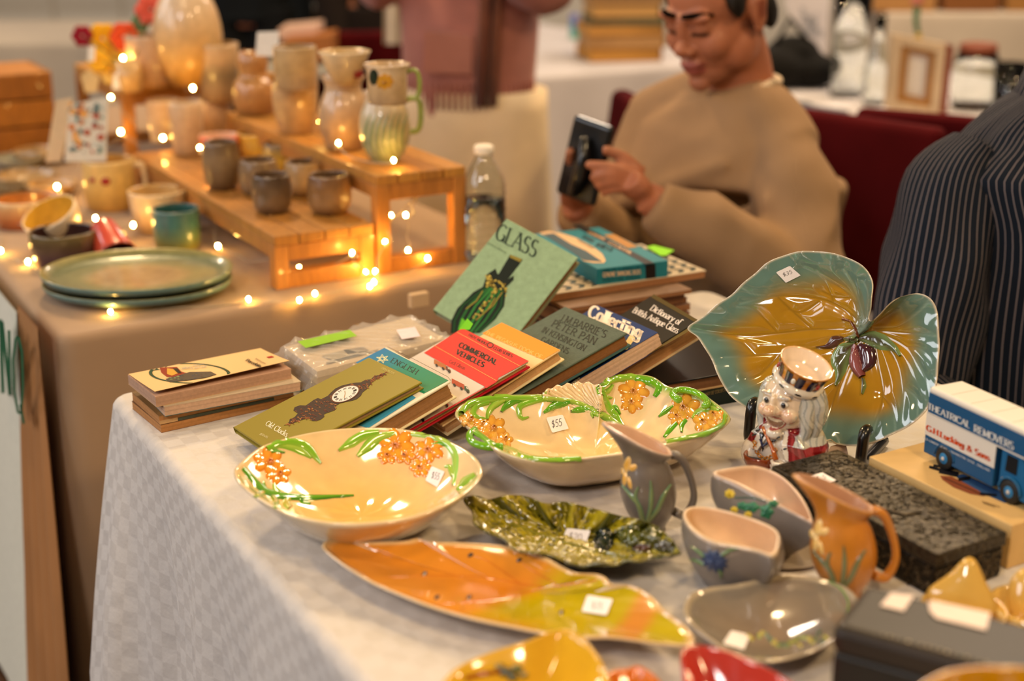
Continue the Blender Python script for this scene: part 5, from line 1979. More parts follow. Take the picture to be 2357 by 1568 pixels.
k.ellipsoid(hd + Vector((0, -.0245, -.0285)), (.0095, 0, 0), (0, .0075, 0), (0, 0, .0065), 16, 10)      # chin
k.ellipsoid((-.034, -.016, .020), (.015, 0, 0), (0, .015, 0), (0, 0, .017), 18, 12)                       # sleeves and hands
k.ellipsoid((.030, -.018, .020), (.017, 0, 0), (0, .014, 0), (0, 0, .015), 18, 12)
k.ellipsoid((.012, -.033, .019), (.010, 0, 0), (0, .008, 0), (0, 0, .009), 16, 10)
for j in range(4):
    k.tube([Vector((.004 + .0002 * j, -.036, .012 + .0048 * j)), Vector((.010, -.0415, .012 + .0048 * j)), Vector((.018, -.038, .012 + .0048 * j))], .0028, 8)
for s, a in ((-1, .014), (1, .020)):
    k.loft([[Vector((s * x, y, z)) for x, y, z in rr] for rr in ([(.008, -.022, .058), (.020, -.024, .058), (.020, -.014, .058), (.008, -.014, .058)], [(.010, -.031, .045), (.034, -.024, .046), (.034, -.010, .046), (.012, -.020, .045)], [(.018, -.034, .030), (.044, -.022, .026), (.045, -.006, .026), (.020, -.020, .030)])], smooth=True)
vs, fs = remesh(k, .0009, 3)


def kpaint(v):
    x, y, z = v[:, 0], v[:, 1], v[:, 2]
    n = len(v)
    c = np.tile(np.array(hx('#e6cdae')), (n, 1))

    def put(mask, col, w=1.0):
        c[mask] = c[mask] * (1 - w) + np.array(hx(col)) * w
    rx, ry, rz = x - hd.x, y - hd.y, z - hd.z
    body = z < .058
    put(body, '#e2d6c4')
    cape = (z > .020) & (z < .062) & (y < .03) & ((x > .012 + (.058 - z) * .35) | (x < -.020 - (.056 - z) * .42)) & ~((np.abs(x + .034) < .014) & (z < .034) & (y < -.016)) & ~((z < .026))
    put(cape, '#7d1616')
    fold = cape & (np.sin(x * 900 + z * 300) > .35)
    put(fold, '#a83a3a', .7)
    put((y > .004) & (z < .05), '#7d1616')
    hair = (np.abs(rx) > .0235) & (z > .045) | ((ry > .008) & (z > .048)) | ((rz > .024) & (np.abs(rx) > .012))
    put(hair, '#c2beb2')
    streak = hair & (np.sin(rx * 900 + rz * 260 + ry * 500 + 2.5 * np.sin(rz * 230 + rx * 90)) > .62)
    put(streak, '#868a86', .65)
    face = (ry < -.012) & (z > .052) & ~hair
    put(face & (((np.abs(rx) - .0145) ** 2 + (rz + .006) ** 2) < .0075 ** 2), '#e0a888', .5)
    put(face & ((rx ** 2 + (rz + .001) ** 2) < .007 ** 2) & (ry < -.034), '#dba57e', .6)
    # open mouth: lips, then cream inside
    mz = rz + .0165 - .006 * (rx / .012) ** 2 * .5
    lip = face & ((rx / .0140) ** 2 + (mz / .0078) ** 2 < 1)
    put(lip, '#a02a26', .9)
    put(face & ((rx / .0118) ** 2 + (mz / .0058) ** 2 < 1), '#e0cba8')
    put(face & ((rx / .0112) ** 2 + (mz / .0052) ** 2 < 1) & (mz < .0018), '#8a6248')
    put(face & (np.abs(rz - .0145 + .05 * np.abs(np.abs(rx) - .0105)) < .0014) & (np.abs(np.abs(rx) - .0105) < .007), '#9a948c', .8)
    put((z < .012) & (y < -.01) & (x > -.016) & (x < .008), '#1a1a1c')
    return c


KW = np.array(KM)
vw = (np.c_[vs, np.ones(len(vs))] @ KW.T)[:, :3]
cc = kpaint(vs)
kt = thing('king_jug', KB, 'glazed jug shaped as a laughing white haired king with striped crown and red cape', 'jug')
kb = skin_obj('king_figure', vw, fs, lambda v: cc, 'glaze', kt)
KT = lambda p: KM @ Vector(p)
KD = KM.to_3x3()
for s in (-1, 1):
    e = MB()
    e.ellipsoid(KT(hd + Vector((.0108 * s, -.0248, .0066))), KD @ Vector((.0054, 0, 0)), KD @ Vector((0, .0042, 0)), Vector((0, 0, .0036)), 16, 10, hx('#efe6d6'))
    eo = e.build('eye', 'glaze', kt)
    e = MB()
    e.ellipsoid(KT(hd + Vector((.0108 * s + .0012, -.0282, .0066))), KD @ Vector((.0029, 0, 0)), KD @ Vector((0, .0018, 0)), Vector((0, 0, .0032)), 12, 8, hx('#14121c'))
    e.build('pupil', 'glaze', eo)
# crown: open cup, tilted towards the king's left
axv = KD @ Vector((.40, .02, .92)).normalized()
cb = KT(hd + Vector((.009, .000, .0275)))
X = axv.orthogonal().normalized()
e = MB()
OR = hx('#c4791c')
prof = [(.0225, 0), (.0235, .002), (.0250, .010), (.0280, .0200), (.0293, .0218), (.0281, .0222), (.0262, .0210), (.0235, .008), (.002, .006)]
e.lathe(prof, cb, 48, OR, cols=[OR, OR, OR, OR, hx('#b8701c'), hx('#d8a868'), hx('#efd8c0'), hx('#efd8c0'), hx('#e8ccb0')], axis=axv, X=X)
cr = e.build('crown', 'glaze', kt)
Yv = axv.cross(X)
for j in range(12):
    a = 2 * math.pi * j / 12
    e = MB()
    rows = []
    for i2 in range(7):
        z2 = .0025 + .016 * i2 / 6
        r = np.interp(z2, [0, .002, .010, .0200], [.0225, .0235, .0250, .0280]) + .0005
        w = .165 * (1 - .25 * abs(i2 / 6 - .5))
        rows.append([cb + axv * z2 + (X * math.cos(a + w * s2) + Yv * math.sin(a + w * s2)) * (r + .0007 * (1 - s2 * s2)) for s2 in (-1, -.5, 0, .5, 1)])
    e.grid(rows, None, col=hx('#1c1838'))
    e.build('crown_panel', 'glaze', cr)
    if j % 2 == 0:
        e = MB()
        d = X * math.cos(a + .26) + Yv * math.sin(a + .26)
        e.ellipsoid(cb + axv * .011 + d * .0272, (axv.cross(d)) * .0026, d * .0013, axv * .0034, 12, 8, hx('#a8302c' if j % 4 == 0 else '#e4dccb'))
        e.build('crown_jewel', 'glaze', cr)
# ermine brim under the crown
e = MB()
e.tube([cb + axv * -.001 + (X * math.cos(a) + Yv * math.sin(a)) * .0235 for a in [2 * math.pi * j / 40 for j in range(41)]], .0052, 12, hx('#e2d6c2'), caps=False)
br = e.build('ermine_brim', 'glaze', kt)
for j in range(9):
    a = 2 * math.pi * j / 9 + .3
    d = X * math.cos(a) + Yv * math.sin(a)
    e = MB()
    e.ellipsoid(cb - axv * .001 + d * .0280, (axv.cross(d)) * .0042, d * .0012, axv * .0014, 10, 6, hx('#181214'))
    e.build('ermine_tail', 'glaze', br)
# pipe, necklace, bowl and spoon
e = MB()
e.tube([KT(p) for p in ((-.017, -.027, .056), (-.006, -.032, .048), (.004, -.036, .040), (.012, -.040, .031))], [.0020, .0020, .0022, .0030], 10, hx('#b0591c'))
e.build('pipe', 'glaze', kt)
for j in range(9):
    a = math.pi * (j / 8)
    e = MB()
    cpt = Vector((-.0105 - .0135 * math.cos(a), -.0315 + .002 * abs(math.cos(a)), .037 - .013 * math.sin(a)))
    e.tube([KT(cpt + Vector((.0022 * math.cos(b), -.0008, .0020 * math.sin(b)))) for b in [6.2832 * q / 10 for q in range(11)]], .0008, 6, hx('#b8741c'), caps=False)
    e.build('necklace_link', 'glaze', kt)
e = MB()
e.tube([KT(p) for p in ((-.016, -.0310, .044), (-.011, -.0330, .037), (-.005, -.0322, .044))], .0017, 8, hx('#191c3c'))
e.build('collar_bow', 'glaze', kt)
for j, p in enumerate(((-.024, -.026, .050), (-.028, -.0265, .044), (.0, -.0305, .046), (.006, -.0315, .052), (.014, -.030, .041), (.026, -.032, .024))):
    e = MB()
    e.ellipsoid(KT(p), KD @ Vector((.0034, 0, .0022)), KD @ Vector((0, .0012, 0)), KD @ Vector((-.0006, 0, .0010)), 10, 6, hx('#14131a'))
    e.build('ermine_tail', 'glaze', kt)
bc = PZ(1756, 1096)
e = MB()
e.lathe([(.001, .0), (.010, .0), (.013, .004), (.0205, .016), (.0222, .0245), (.0212, .0260), (.0196, .0245), (.0185, .0195), (.001, .0185)], bc, 40, hx('#7d3412'), cols=[hx('#6a2a0e')] * 3 + [hx('#7d3412')] * 3 + [hx('#a85a24')] + [hx('#3a2620')] * 2, sx=1.0, sy=.85)
bo = e.build('punch_bowl', 'glaze', kt)
e = MB()
e.tube([bc + Vector((.001, .0, .019)), bc + Vector((-.001, 0, .034)), bc + Vector((-.004, -.001, .050))], [.0018, .0024, .0028], 8, hx('#0e0e0e'))
e.build('spoon', 'glaze', bo)
# tied swing tag lying behind the king
tg = MB()
tp = PZ(1935, 1050)
for zz in (0, .0008):
    q = [PN(*p, tp + Vector((0, 0, .018)), Vector((-.2, -.75, .63)).normalized()) for p in ((1905, 1045), (1912, 1028), (1936, 1021), (1947, 1022), (1952, 1044), (1950, 1062), (1905, 1060))]
    tg.poly([p + Vector((0, zz, 0)) for p in q], hx('#cdb4a0'))
tgo = tg.build('swing_tag', 'paper', kt)
e = MB()
e.tube([PZ(1925, 1022, .775), PZ(1912, 1012, .785), KT((.038, .0, .048))], .0006, 6, hx('#cbb79a'))
e.build('tag_string', 'plain', kt)

# ------------------------------------------------------------------ embossed metal box, cream box, lorry, dark tin
zt = .785
O = PZ(2157, 1275, zt)
eX, eY = TB * .086, -TA * .222
t = thing('embossed_box', O + (eX + eY) / 2 - UPV * (zt - ZT), 'long dark pewter box embossed all over with scrolls', 'box')
PW, PWD = hx('#433b2e'), hx('#262119')
mb = MB()
mb.rbox(O - UPV * (zt - ZT), eX, eY, UPV * .031, PWD, .003, 3)
mb.build('box_body', 'pewter', t)
mb = MB()
o2 = O - TB * .0012 + TA * .0012 - UPV * .0135
mb.rbox(o2, TB * .0884, -TA * .2244, UPV * .0135, PW, .0016, 3)
lid = mb.build('box_lid', 'pewter', t)
rnd = random.Random(21)
# scroll reliefs, raised on the lid and the two seen sides
mb = MB()
for j in range(250):
    u, v = rnd.uniform(.03, .97), rnd.uniform(.02, .98)
    c = O + eX * u + eY * v + UPV * .0004
    r, a0, sw = rnd.uniform(.0018, .0042), rnd.uniform(0, 6.28), rnd.choice((-1, 1)) * rnd.uniform(2.2, 4.2)
    pts = [c + Vector((math.cos(a0 + sw * q), math.sin(a0 + sw * q), 0)) * r * (1 - .6 * q) for q in (0, .2, .4, .6, .8, 1)]
    mb.tube(pts, [.0003, .0007, .0008, .0008, .0006, .0003], 5, PW)
for face in range(2):
    for j in range(190):
        if face == 0:
            c, d1 = O - UPV * .0135 + eY * rnd.uniform(.02, .98) - TB * .0001, -TA
        else:
            c, d1 = O - UPV * .0135 + eX * rnd.uniform(.03, .97) + TA * .0001, TB
        c = c - UPV * rnd.uniform(.003, .029)
        r, a0, sw = rnd.uniform(.0018, .004), rnd.uniform(0, 6.28), rnd.choice((-1, 1)) * rnd.uniform(2.2, 4.2)
        pts = [c + (d1 * math.cos(a0 + sw * q) + UPV * math.sin(a0 + sw * q)) * r * (1 - .6 * q) for q in (0, .25, .5, .75, 1)]
        mb.tube(pts, [.0003, .0008, .0009, .0007, .0003], 5, hx('#5a4c38'))
sc = mb.build('scroll_relief', 'pewter', t)
sc['kind'] = 'stuff'
mb = MB()
c = (O + eX * .5 + eY * .42)
mb.tube([c - eX.normalized() * .016 + eY.normalized() * .02 + UPV * .001, c - eX.normalized() * .02 + UPV * .0014, c - eX.normalized() * .012 - eY.normalized() * .022 + UPV * .001, c + eX.normalized() * .006 - eY.normalized() * .026 + UPV * .001], .0012, 6, hx('#6a5e4c'))
mb.build('lid_rim', 'pewter', t)
bv = bvh_of(lid)
sticker_on(t, bv, [(1858, 1098), (1893, 1088), (1925, 1106), (1887, 1119)], '$65', tpos=((1882, 1106), (1902, 1102), (1878, 1098)), lift=.0016)

G['6'] = (.52, [_arc(.26, .3, .2, .3, 90, 450, 14), [(.07, .36), (.12, .7), (.36, 1)]])
zc = .785
Oc = PZ(2330, 1210, zc)
cX, cY = TB * .095, -TA * .186
t = thing('model_box', Oc + (cX + cY) / 2 - UPV * (zc - ZT), 'cream card box lying under the blue toy removal van', 'box')
mb = MB()
mb.rbox(Oc - UPV * (zc - ZT), cX, cY, UPV * (zc - ZT), hx('#d8b172'), .0012, 2)
cbx = mb.build('carton', 'card', t)
mb = MB()
pl = (Oc, UPV)
N5 = lambda x, y: (2110 + x / 5.2267, 870 + y / 5.2267)
poly_px(mb, [N5(*p) for p in ((280, 1180), (420, 1190), (600, 1280), (760, 1370), (820, 1430), (640, 1400), (440, 1320), (310, 1230))], *pl, hx('#8a4a2c'), .0004)
poly_px(mb, [N5(*p) for p in ((460, 1180), (560, 1160), (1080, 1400), (1180, 1480), (1060, 1510), (900, 1440), (560, 1280))], *pl, hx('#30507c'), .0003)
for a, b, w in (((150, 1075), (270, 1110), 6), ((270, 1120), (500, 1170), 12), ((200, 1060), (340, 1080), 5), ((500, 1230), (640, 1210), 8), ((760, 1400), (960, 1420), 6), ((330, 1210), (760, 1400), 1.6)):
    line_px(mb, [N5(*a), N5(*b)], *pl, w, hx('#15151c'), .0006)
for a, b in (((780, 1490), (1000, 1560)), ((800, 1510), (940, 1560))):
    line_px(mb, [N5(*a), N5(*b)], *pl, 1.4, hx('#7a5a2c'), .0006)
mb.build('printed_picture', 'print', cbx)
mb = MB()
fo = Oc - TB * .0003
line_px(mb, [(2130, 1138), (2160, 1156)], fo, -TB, 5, hx('#9cc41c'), .0003)
mb.build('lime_mark', 'paper', cbx)

BL, WH = hx('#1d4f78'), hx('#d9d2c6')
zb0 = zc + .008
A0 = PZ(2125, 1040, zb0)
Ld = (PZ(2283, 1122, zb0) - A0)
LL = Ld.length
Ld = Ld.normalized()
Wd = Vector((-Ld.y, Ld.x, 0))
t = thing('toy_removal_van', A0 + Ld * .07 + Wd * .021 - UPV * .008, 'blue and white toy removal van with lettered sides on the cream box', 'toy van')
HB, WD = .0655, .042
mb = MB()
mb.rbox(A0, Ld * LL, Wd * WD, UPV * HB, BL, .001, 2)
vb = mb.build('van_body', 'print_gloss', t)
LT = LL * 1.40
mb = MB()
mb.rbox(A0 + Ld * (LL - .001) + UPV * HB * .665, Ld * (LT - LL), Wd * WD, UPV * HB * .335, BL, .001, 2)
mb.build('cab_overhang', 'print_gloss', t)
mb = MB()
mb.rbox(A0 - Ld * .0005 - Wd * .0005 + UPV * (HB - .002), Ld * (LT + .001), Wd * (WD + .001), UPV * .0075, WH, .0035, 4)
mb.build('roof', 'print_gloss', t)
for j in range(4):
    mb = MB()
    mb.box(A0 + Ld * (LT * (.2 + .2 * j)) + Wd * .003 + UPV * (HB + .0053), Ld * .0012, Wd * (WD - .006), UPV * .0006, WH)
    mb.build('roof_rib', 'print_gloss', t)
for z0, z1, L2, c in ((.30, .665, LL, WH), (.655, .675, LT, WH)):
    mb = MB()
    mb.box(A0 - Wd * .0004 + UPV * HB * z0, Ld * L2, Wd * .0004, UPV * HB * (z1 - z0), c)
    mb.build('side_band', 'print_gloss', vb)
fp = (A0 - Wd * .0005, -Wd)
mb = MB()
text_px(mb, 'THEATRICAL', *fp, N5(135, 372), N5(640, 608), N5(140, 298), hx('#d4d4d0'), .0003, .2, .1, gap=.03)
text_px(mb, 'REMOVERS', *fp, N5(690, 645), N5(1165, 868), N5(694, 560), hx('#d4d4d0'), .0003, .2, .1, gap=.03)
mb.build('band_lettering', 'print', vb)
mb = MB()
oc = hx('#cf4a12')
text_px(mb, 'G.H.Lucking', *fp, N5(118, 628), N5(570, 850), N5(124, 562), oc, .0004, .24, .1, gap=.03)
text_px(mb, '&', *fp, N5(605, 872), N5(665, 898), N5(610, 806), oc, .0004, .22, .1)
text_px(mb, 'Sons', *fp, N5(700, 918), N5(880, 1002), N5(706, 848), oc, .0004, .24, .1, gap=.03)
mb.build('firm_lettering', 'print', vb)
mb = MB()
text_px(mb, 'OLD LONDON ROAD, WASHINGTON, SUSSEX, ENGLAND', *fp, N5(82, 730), N5(880, 1130), N5(83, 706), hx('#c9cdd0'), .0003, .14, .14, False)
mb.build('address_lettering', 'print', vb)
CBL = hx('#1f5f8c')
cabO = A0 + Ld * (LL + .006) + Wd * .002
cl = LT - LL + .012
mb = MB()
rows = []
for f, z0, z1 in ((0, .002, .66), (.45, .002, .66), (.62, .0, .52), (.75, .0, .40), (1.0, .0, .36)):
    rows.append([cabO + Ld * cl * f + Wd * w * (WD - .004) + UPV * HB * zz for w, zz in ((0, z0), (1, z0), (1, z1), (0, z1))])
mb.loft(rows, CBL, smooth=False)
cab = mb.build('cab', 'print_gloss', t)
mb = MB()
s0 = cabO - Wd * .0004
mb.poly([s0 + Ld * .006 + UPV * HB * .34, s0 + Ld * .021 + UPV * HB * .34, s0 + Ld * .021 + UPV * HB * .60, s0 + Ld * .007 + UPV * HB * .60], hx('#15181c'))
mb.build('cab_window', 'print_gloss', cab)
mb = MB()
for j, (u, zz, cc2) in enumerate(((.003, .22, '#c8a028'), (.007, .20, '#b8402c'), (.010, .17, '#c8a028'), (.0125, .19, '#d0882c'))):
    mb.poly([s0 + Ld * u + UPV * HB * zz - Wd * .0001, s0 + Ld * (u + .003) + UPV * HB * zz - Wd * .0001, s0 + Ld * (u + .0045) + UPV * HB * (zz - .05) - Wd * .0001, s0 + Ld * (u + .0012) + UPV * HB * (zz - .05) - Wd * .0001], hx(cc2))
mb.build('door_crest', 'print', cab)
for lx, side in ((.030, 0), (LL + .022, 0), (.030, 1), (LL + .022, 1)):
    c = A0 + Ld * lx + Wd * (-.001 if side == 0 else WD - .007) + UPV * .0042
    w = MB()
    w.lathe([(.002, 0), (.0105, 0), (.0120, .001), (.0120, .007), (.0105, .008), (.002, .008)], c, 28, hx('#141414'), axis=Wd)
    wo = w.build('wheel', 'plain', t)
    w = MB()
    w.lathe([(.0005, -.0012), (.0018, -.0012), (.0022, -.0004), (.0052, -.0005), (.0062, .0004), (.0062, .002), (.0005, .002)], c, 24, hx('#2a6fa0'), axis=Wd, cols=[hx('#c8c0b4')] * 2 + [hx('#2a6fa0')] * 5)
    w.build('wheel_hub', 'print_gloss', wo)
    if side == 0:
        w = MB()
        w.tube([c + (Ld * math.cos(a) + UPV * math.sin(a)) * .0138 + Wd * .001 for a in [math.pi * q / 14 for q in range(15)]], .0012, 6, BL if lx < .1 else CBL)
        w.build('wheel_arch', 'print_gloss', t)

zd = .83
O = PZ(1920, 1440, zd)
e1 = (PZ(2250, 1530, zd) - O).normalized()
e2 = Vector((-e1.y, e1.x, 0))
dX, dY = e1 * .23, e2 * .076
t = thing('dark_tin', O + (dX + dY) / 2 - UPV * (zd - ZT), 'dark brown japanned tin with worn gilt border and paper labels on its lid', 'tin')
mat('japanned', None, .42, coat=.1, spec=.3, var=(14, .25))
mb = MB()
mb.rbox(O - UPV * (zd - ZT), dX, dY, UPV * .068, hx('#211d18'), .005, 4)
mb.build('tin_body', 'japanned', t)
mb = MB()
mb.rbox(O - e1 * .002 - e2 * .002 - UPV * .024, e1 * .234, e2 * .080, UPV * .024, hx('#2a2119'), .009, 5)
lid = mb.build('tin_lid', 'japanned', t)
bv = bvh_of(lid)
rnd = random.Random(4)
mb = MB()
for j in range(34):
    u = .035 + j * .0046
    c = O + e1 * u + e2 * (.0055 + .0004 * math.sin(j)) + UPV * .0003
    s = rnd.uniform(.0008, .0018)
    mb.poly([c - e1 * s, c - e2 * s * .8, c + e1 * s, c + e2 * s * .8], hx(rnd.choice(('#a8977a', '#8a7a5c', '#6a705c'))))
sp = mb.build('gilt_border', 'print', lid)
sp['kind'] = 'stuff'
for quad in ([(2050, 1366), (2104, 1372), (2080, 1408), (2026, 1395)], [(2136, 1386), (2150, 1384), (2280, 1412), (2270, 1452), (2155, 1424), (2140, 1408)]):
    mb = MB()
    poly_px(mb, quad, O + UPV * .0008, UPV, hx('#e8d4c8'), .0004)
    mb.build('paper_label', 'paper', t)
# ------------------------------------------------------------------ pottery table: risers, pots, string lights
def pxm(p):
    d = Vector(p) - EYE
    return FPX / (d.y * CP - d.z * SP)


WOODC = '#b06a2a'


def riser(label, O, lw, ll, z, slats=4):
    """wooden display stand: slatted top, two end frames, long rails. O: near-left corner of the top."""
    O = Vector((O[0], O[1], z))
    t = thing('display_riser', O + TB * lw / 2 - TA * ll / 2 - UPV * (z - ZT), label, 'riser', 'wooden display risers')
    th, lg = .016, .024
    w = lw / slats
    for i in range(slats):
        mb = MB()
        mb.rbox(O + TB * (w * i + .001) - UPV * th, TB * (w - .002), -TA * ll, UPV * th, hx(random.choice(('#ad7530', '#a66e2c', '#b57d34'))), .002, 2)
        mb.build('slat', 'wood', t)
    h = z - ZT - th
    for e in (0, ll - lg):
        for a in (0, lw - lg):
            mb = MB()
            mb.rbox(O + TB * a - TA * e - UPV * (th + h), TB * lg, -TA * lg, UPV * h, hx('#ad7030'), .002, 2)
            mb.build('leg', 'wood', t)
        for zz in (0, h - .026 if h > .06 else 0):
            mb = MB()
            mb.rbox(O + TB * lg - TA * (e + .002) - UPV * (th + h - zz), TB * (lw - 2 * lg), -TA * (lg - .004), UPV * .026, hx('#a66a2c'), .002, 2)
            mb.build('cross_rail', 'wood', t)
    for a in (.002, lw - .018):
        mb = MB()
        mb.rbox(O + TB * a - TA * lg - UPV * (th + .022), TB * .016, -TA * (ll - 2 * lg), UPV * .022, hx('#a66a2c'), .002, 2)
        mb.build('side_rail', 'wood', t)
    return t


riser('low slatted wooden riser carrying small brown cups', (-.362, 2.094), .168, .76, .825)
riser('taller slatted wooden riser carrying jugs and vases', (-.212, 2.180), .160, .70, .900)
riser('far slatted wooden riser carrying the big lit vase', (-.800, 2.93), .34, .40, .930)


def pot(name, label, cat, base_px, z, w_px, h_px, prof, cols, inner='#6a5038', n=40, m='stoneware', group=None, handle=None, lean=None, sq=0):
    """prof: list of (radius fraction of half-width, height fraction); cols: colours along the height."""
    B = PZ(*base_px, z)
    s = pxm(B)
    R, H = w_px / 2 / s, h_px / s / .95
    th = max(.0025, R * .07)
    t = thing(name, B, label, cat, group)
    axis, Xa = UPV, Vector((1, 0, 0))
    if lean:
        axis = Vector(lean).normalized()
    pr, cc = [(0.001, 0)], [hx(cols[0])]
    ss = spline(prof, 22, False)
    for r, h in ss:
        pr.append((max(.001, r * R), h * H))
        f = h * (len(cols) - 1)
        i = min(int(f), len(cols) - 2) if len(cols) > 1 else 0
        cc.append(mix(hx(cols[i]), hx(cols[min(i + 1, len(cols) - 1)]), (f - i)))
    for r, h in ss[::-1]:
        if h * H < th * 1.5:
            break
        pr.append((max(.001, r * R - th), h * H - (0 if h < .98 else -.0006)))
        cc.append(hx(inner))
    pr.append((.001, th * 1.5))
    cc.append(hx(inner))
    mb = MB()
    mb.lathe(pr, B, n, cols=cc, axis=axis, caps=(False, False))
    if sq:
        for v in mb.v:
            d = v - B
            a = math.atan2(d.y, d.x)
            k = 1 + sq * (abs(math.cos(2 * a)) - .5) * -1
            v.x, v.y = B.x + d.x * k, B.y + d.y * k
    b = mb.build('pot_body', m, t)
    if handle:
        z0, z1, out, hc = handle[:4]
        d = Vector(handle[4] if len(handle) > 4 else (1, 0, 0)).normalized()
        r0 = np.interp(z0, [q[1] for q in prof], [q[0] for q in prof]) * R
        r1 = np.interp(z1, [q[1] for q in prof], [q[0] for q in prof]) * R
        pts = [B + d * (r1 * .96) + UPV * H * z1, B + d * (max(r1, r0) + out * R * .7) + UPV * H * (z1 + .03), B + d * (max(r1, r0) + out * R) + UPV * H * (z0 * .4 + z1 * .6), B + d * (max(r1, r0) + out * R * .75) + UPV * H * (z0 + .03), B + d * (r0 * .95) + UPV * H * z0]
        mb = MB()
        mb.tube([Vector(p) for p in spline([tuple(p) for p in pts], 18, False)], R * .11, 10, hx(hc))
        mb.build('handle', m, t)
    return t, b, B, R, H


CUP = [(.62, 0), (.72, .02), (.92, .18), (1.0, .45), (1.0, .7), (.93, .92), (.9, 1)]
TUM = [(.80, 0), (.88, .02), (.92, .3), (.97, .7), (1.0, 1)]
BOWL = [(.45, 0), (.52, .03), (.82, .3), (.96, .7), (1.0, 1)]
VASE = [(.62, 0), (.70, .02), (.94, .25), (1.0, .45), (.90, .65), (.70, .82), (.72, .9), (.86, 1)]
FUN = [(.40, 0), (.50, .15), (.72, .5), (.92, .88), (1.0, 1)]
CG = 'small speckled cups on the low riser'
zl, zu, zf = .825, .900, .930
BR = ['#5d4630', '#7a5f42', '#6b5238', '#4f3b28']
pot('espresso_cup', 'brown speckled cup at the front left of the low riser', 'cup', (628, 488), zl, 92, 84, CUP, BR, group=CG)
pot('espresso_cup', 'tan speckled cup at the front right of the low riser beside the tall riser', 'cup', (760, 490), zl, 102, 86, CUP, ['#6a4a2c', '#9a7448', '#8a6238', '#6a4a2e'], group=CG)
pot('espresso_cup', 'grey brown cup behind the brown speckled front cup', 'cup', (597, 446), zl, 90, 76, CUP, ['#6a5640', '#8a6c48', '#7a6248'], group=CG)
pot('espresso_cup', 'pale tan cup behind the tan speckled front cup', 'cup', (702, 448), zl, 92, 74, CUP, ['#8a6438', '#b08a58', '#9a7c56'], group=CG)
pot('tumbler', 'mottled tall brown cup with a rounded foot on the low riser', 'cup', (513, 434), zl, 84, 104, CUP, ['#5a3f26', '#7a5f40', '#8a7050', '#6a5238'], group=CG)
pot('tumbler', 'dark banded cup with a yellow lit side near the low riser middle', 'cup', (648, 398), zl, 84, 66, CUP, ['#9a7028', '#c8a040', '#6a563c'], group=CG)  # warm light on the cup is put into its yellow tones
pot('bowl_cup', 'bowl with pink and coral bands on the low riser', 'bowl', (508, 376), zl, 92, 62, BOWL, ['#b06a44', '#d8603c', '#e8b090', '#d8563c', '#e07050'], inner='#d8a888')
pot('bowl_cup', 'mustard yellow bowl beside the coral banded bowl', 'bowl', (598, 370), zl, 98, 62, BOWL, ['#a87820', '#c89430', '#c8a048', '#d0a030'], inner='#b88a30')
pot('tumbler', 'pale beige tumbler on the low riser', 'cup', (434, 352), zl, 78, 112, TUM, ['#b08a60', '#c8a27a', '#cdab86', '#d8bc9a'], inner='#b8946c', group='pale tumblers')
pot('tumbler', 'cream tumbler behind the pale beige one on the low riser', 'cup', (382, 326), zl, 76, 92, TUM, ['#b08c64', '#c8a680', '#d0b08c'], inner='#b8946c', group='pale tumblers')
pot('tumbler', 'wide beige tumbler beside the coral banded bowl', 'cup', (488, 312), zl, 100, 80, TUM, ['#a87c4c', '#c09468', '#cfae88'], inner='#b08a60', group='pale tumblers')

# on the tall riser
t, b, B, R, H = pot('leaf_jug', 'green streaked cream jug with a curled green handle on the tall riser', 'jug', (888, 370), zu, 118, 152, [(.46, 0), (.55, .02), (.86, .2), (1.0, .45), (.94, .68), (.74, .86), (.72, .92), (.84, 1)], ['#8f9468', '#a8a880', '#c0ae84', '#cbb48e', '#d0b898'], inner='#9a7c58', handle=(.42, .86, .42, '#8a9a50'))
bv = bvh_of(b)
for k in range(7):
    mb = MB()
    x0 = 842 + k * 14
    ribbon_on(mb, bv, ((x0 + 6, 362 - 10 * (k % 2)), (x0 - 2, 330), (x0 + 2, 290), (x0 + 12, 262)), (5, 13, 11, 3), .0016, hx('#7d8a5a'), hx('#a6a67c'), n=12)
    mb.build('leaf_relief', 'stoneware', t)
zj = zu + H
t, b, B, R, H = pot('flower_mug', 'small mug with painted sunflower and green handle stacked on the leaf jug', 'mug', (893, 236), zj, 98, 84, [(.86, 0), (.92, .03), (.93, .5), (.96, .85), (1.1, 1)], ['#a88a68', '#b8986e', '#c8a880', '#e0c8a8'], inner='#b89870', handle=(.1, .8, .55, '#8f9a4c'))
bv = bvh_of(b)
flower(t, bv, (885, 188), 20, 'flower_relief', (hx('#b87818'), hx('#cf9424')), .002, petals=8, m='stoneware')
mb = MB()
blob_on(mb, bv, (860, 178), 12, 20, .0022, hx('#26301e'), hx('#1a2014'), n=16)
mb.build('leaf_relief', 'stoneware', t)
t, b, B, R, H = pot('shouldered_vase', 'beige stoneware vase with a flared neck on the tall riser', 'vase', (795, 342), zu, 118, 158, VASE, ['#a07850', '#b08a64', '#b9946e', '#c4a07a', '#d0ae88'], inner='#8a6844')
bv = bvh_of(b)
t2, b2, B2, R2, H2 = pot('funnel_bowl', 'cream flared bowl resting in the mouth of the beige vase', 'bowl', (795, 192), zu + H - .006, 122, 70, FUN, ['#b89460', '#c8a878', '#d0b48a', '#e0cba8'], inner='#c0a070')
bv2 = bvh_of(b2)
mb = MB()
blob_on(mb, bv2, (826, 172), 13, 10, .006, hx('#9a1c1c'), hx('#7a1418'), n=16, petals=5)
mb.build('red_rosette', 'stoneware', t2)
t, b, B, R, H = pot('tall_cup', 'lower of two stacked tall beige cups on the tall riser', 'cup', (683, 304), zu, 104, 108, [(.66, 0), (.74, .02), (.92, .35), (1.0, .7), (.99, 1)], ['#a87c4c', '#b8905f', '#c8a06c', '#c2a078'], inner='#9a7850', group='stacked tall cups')
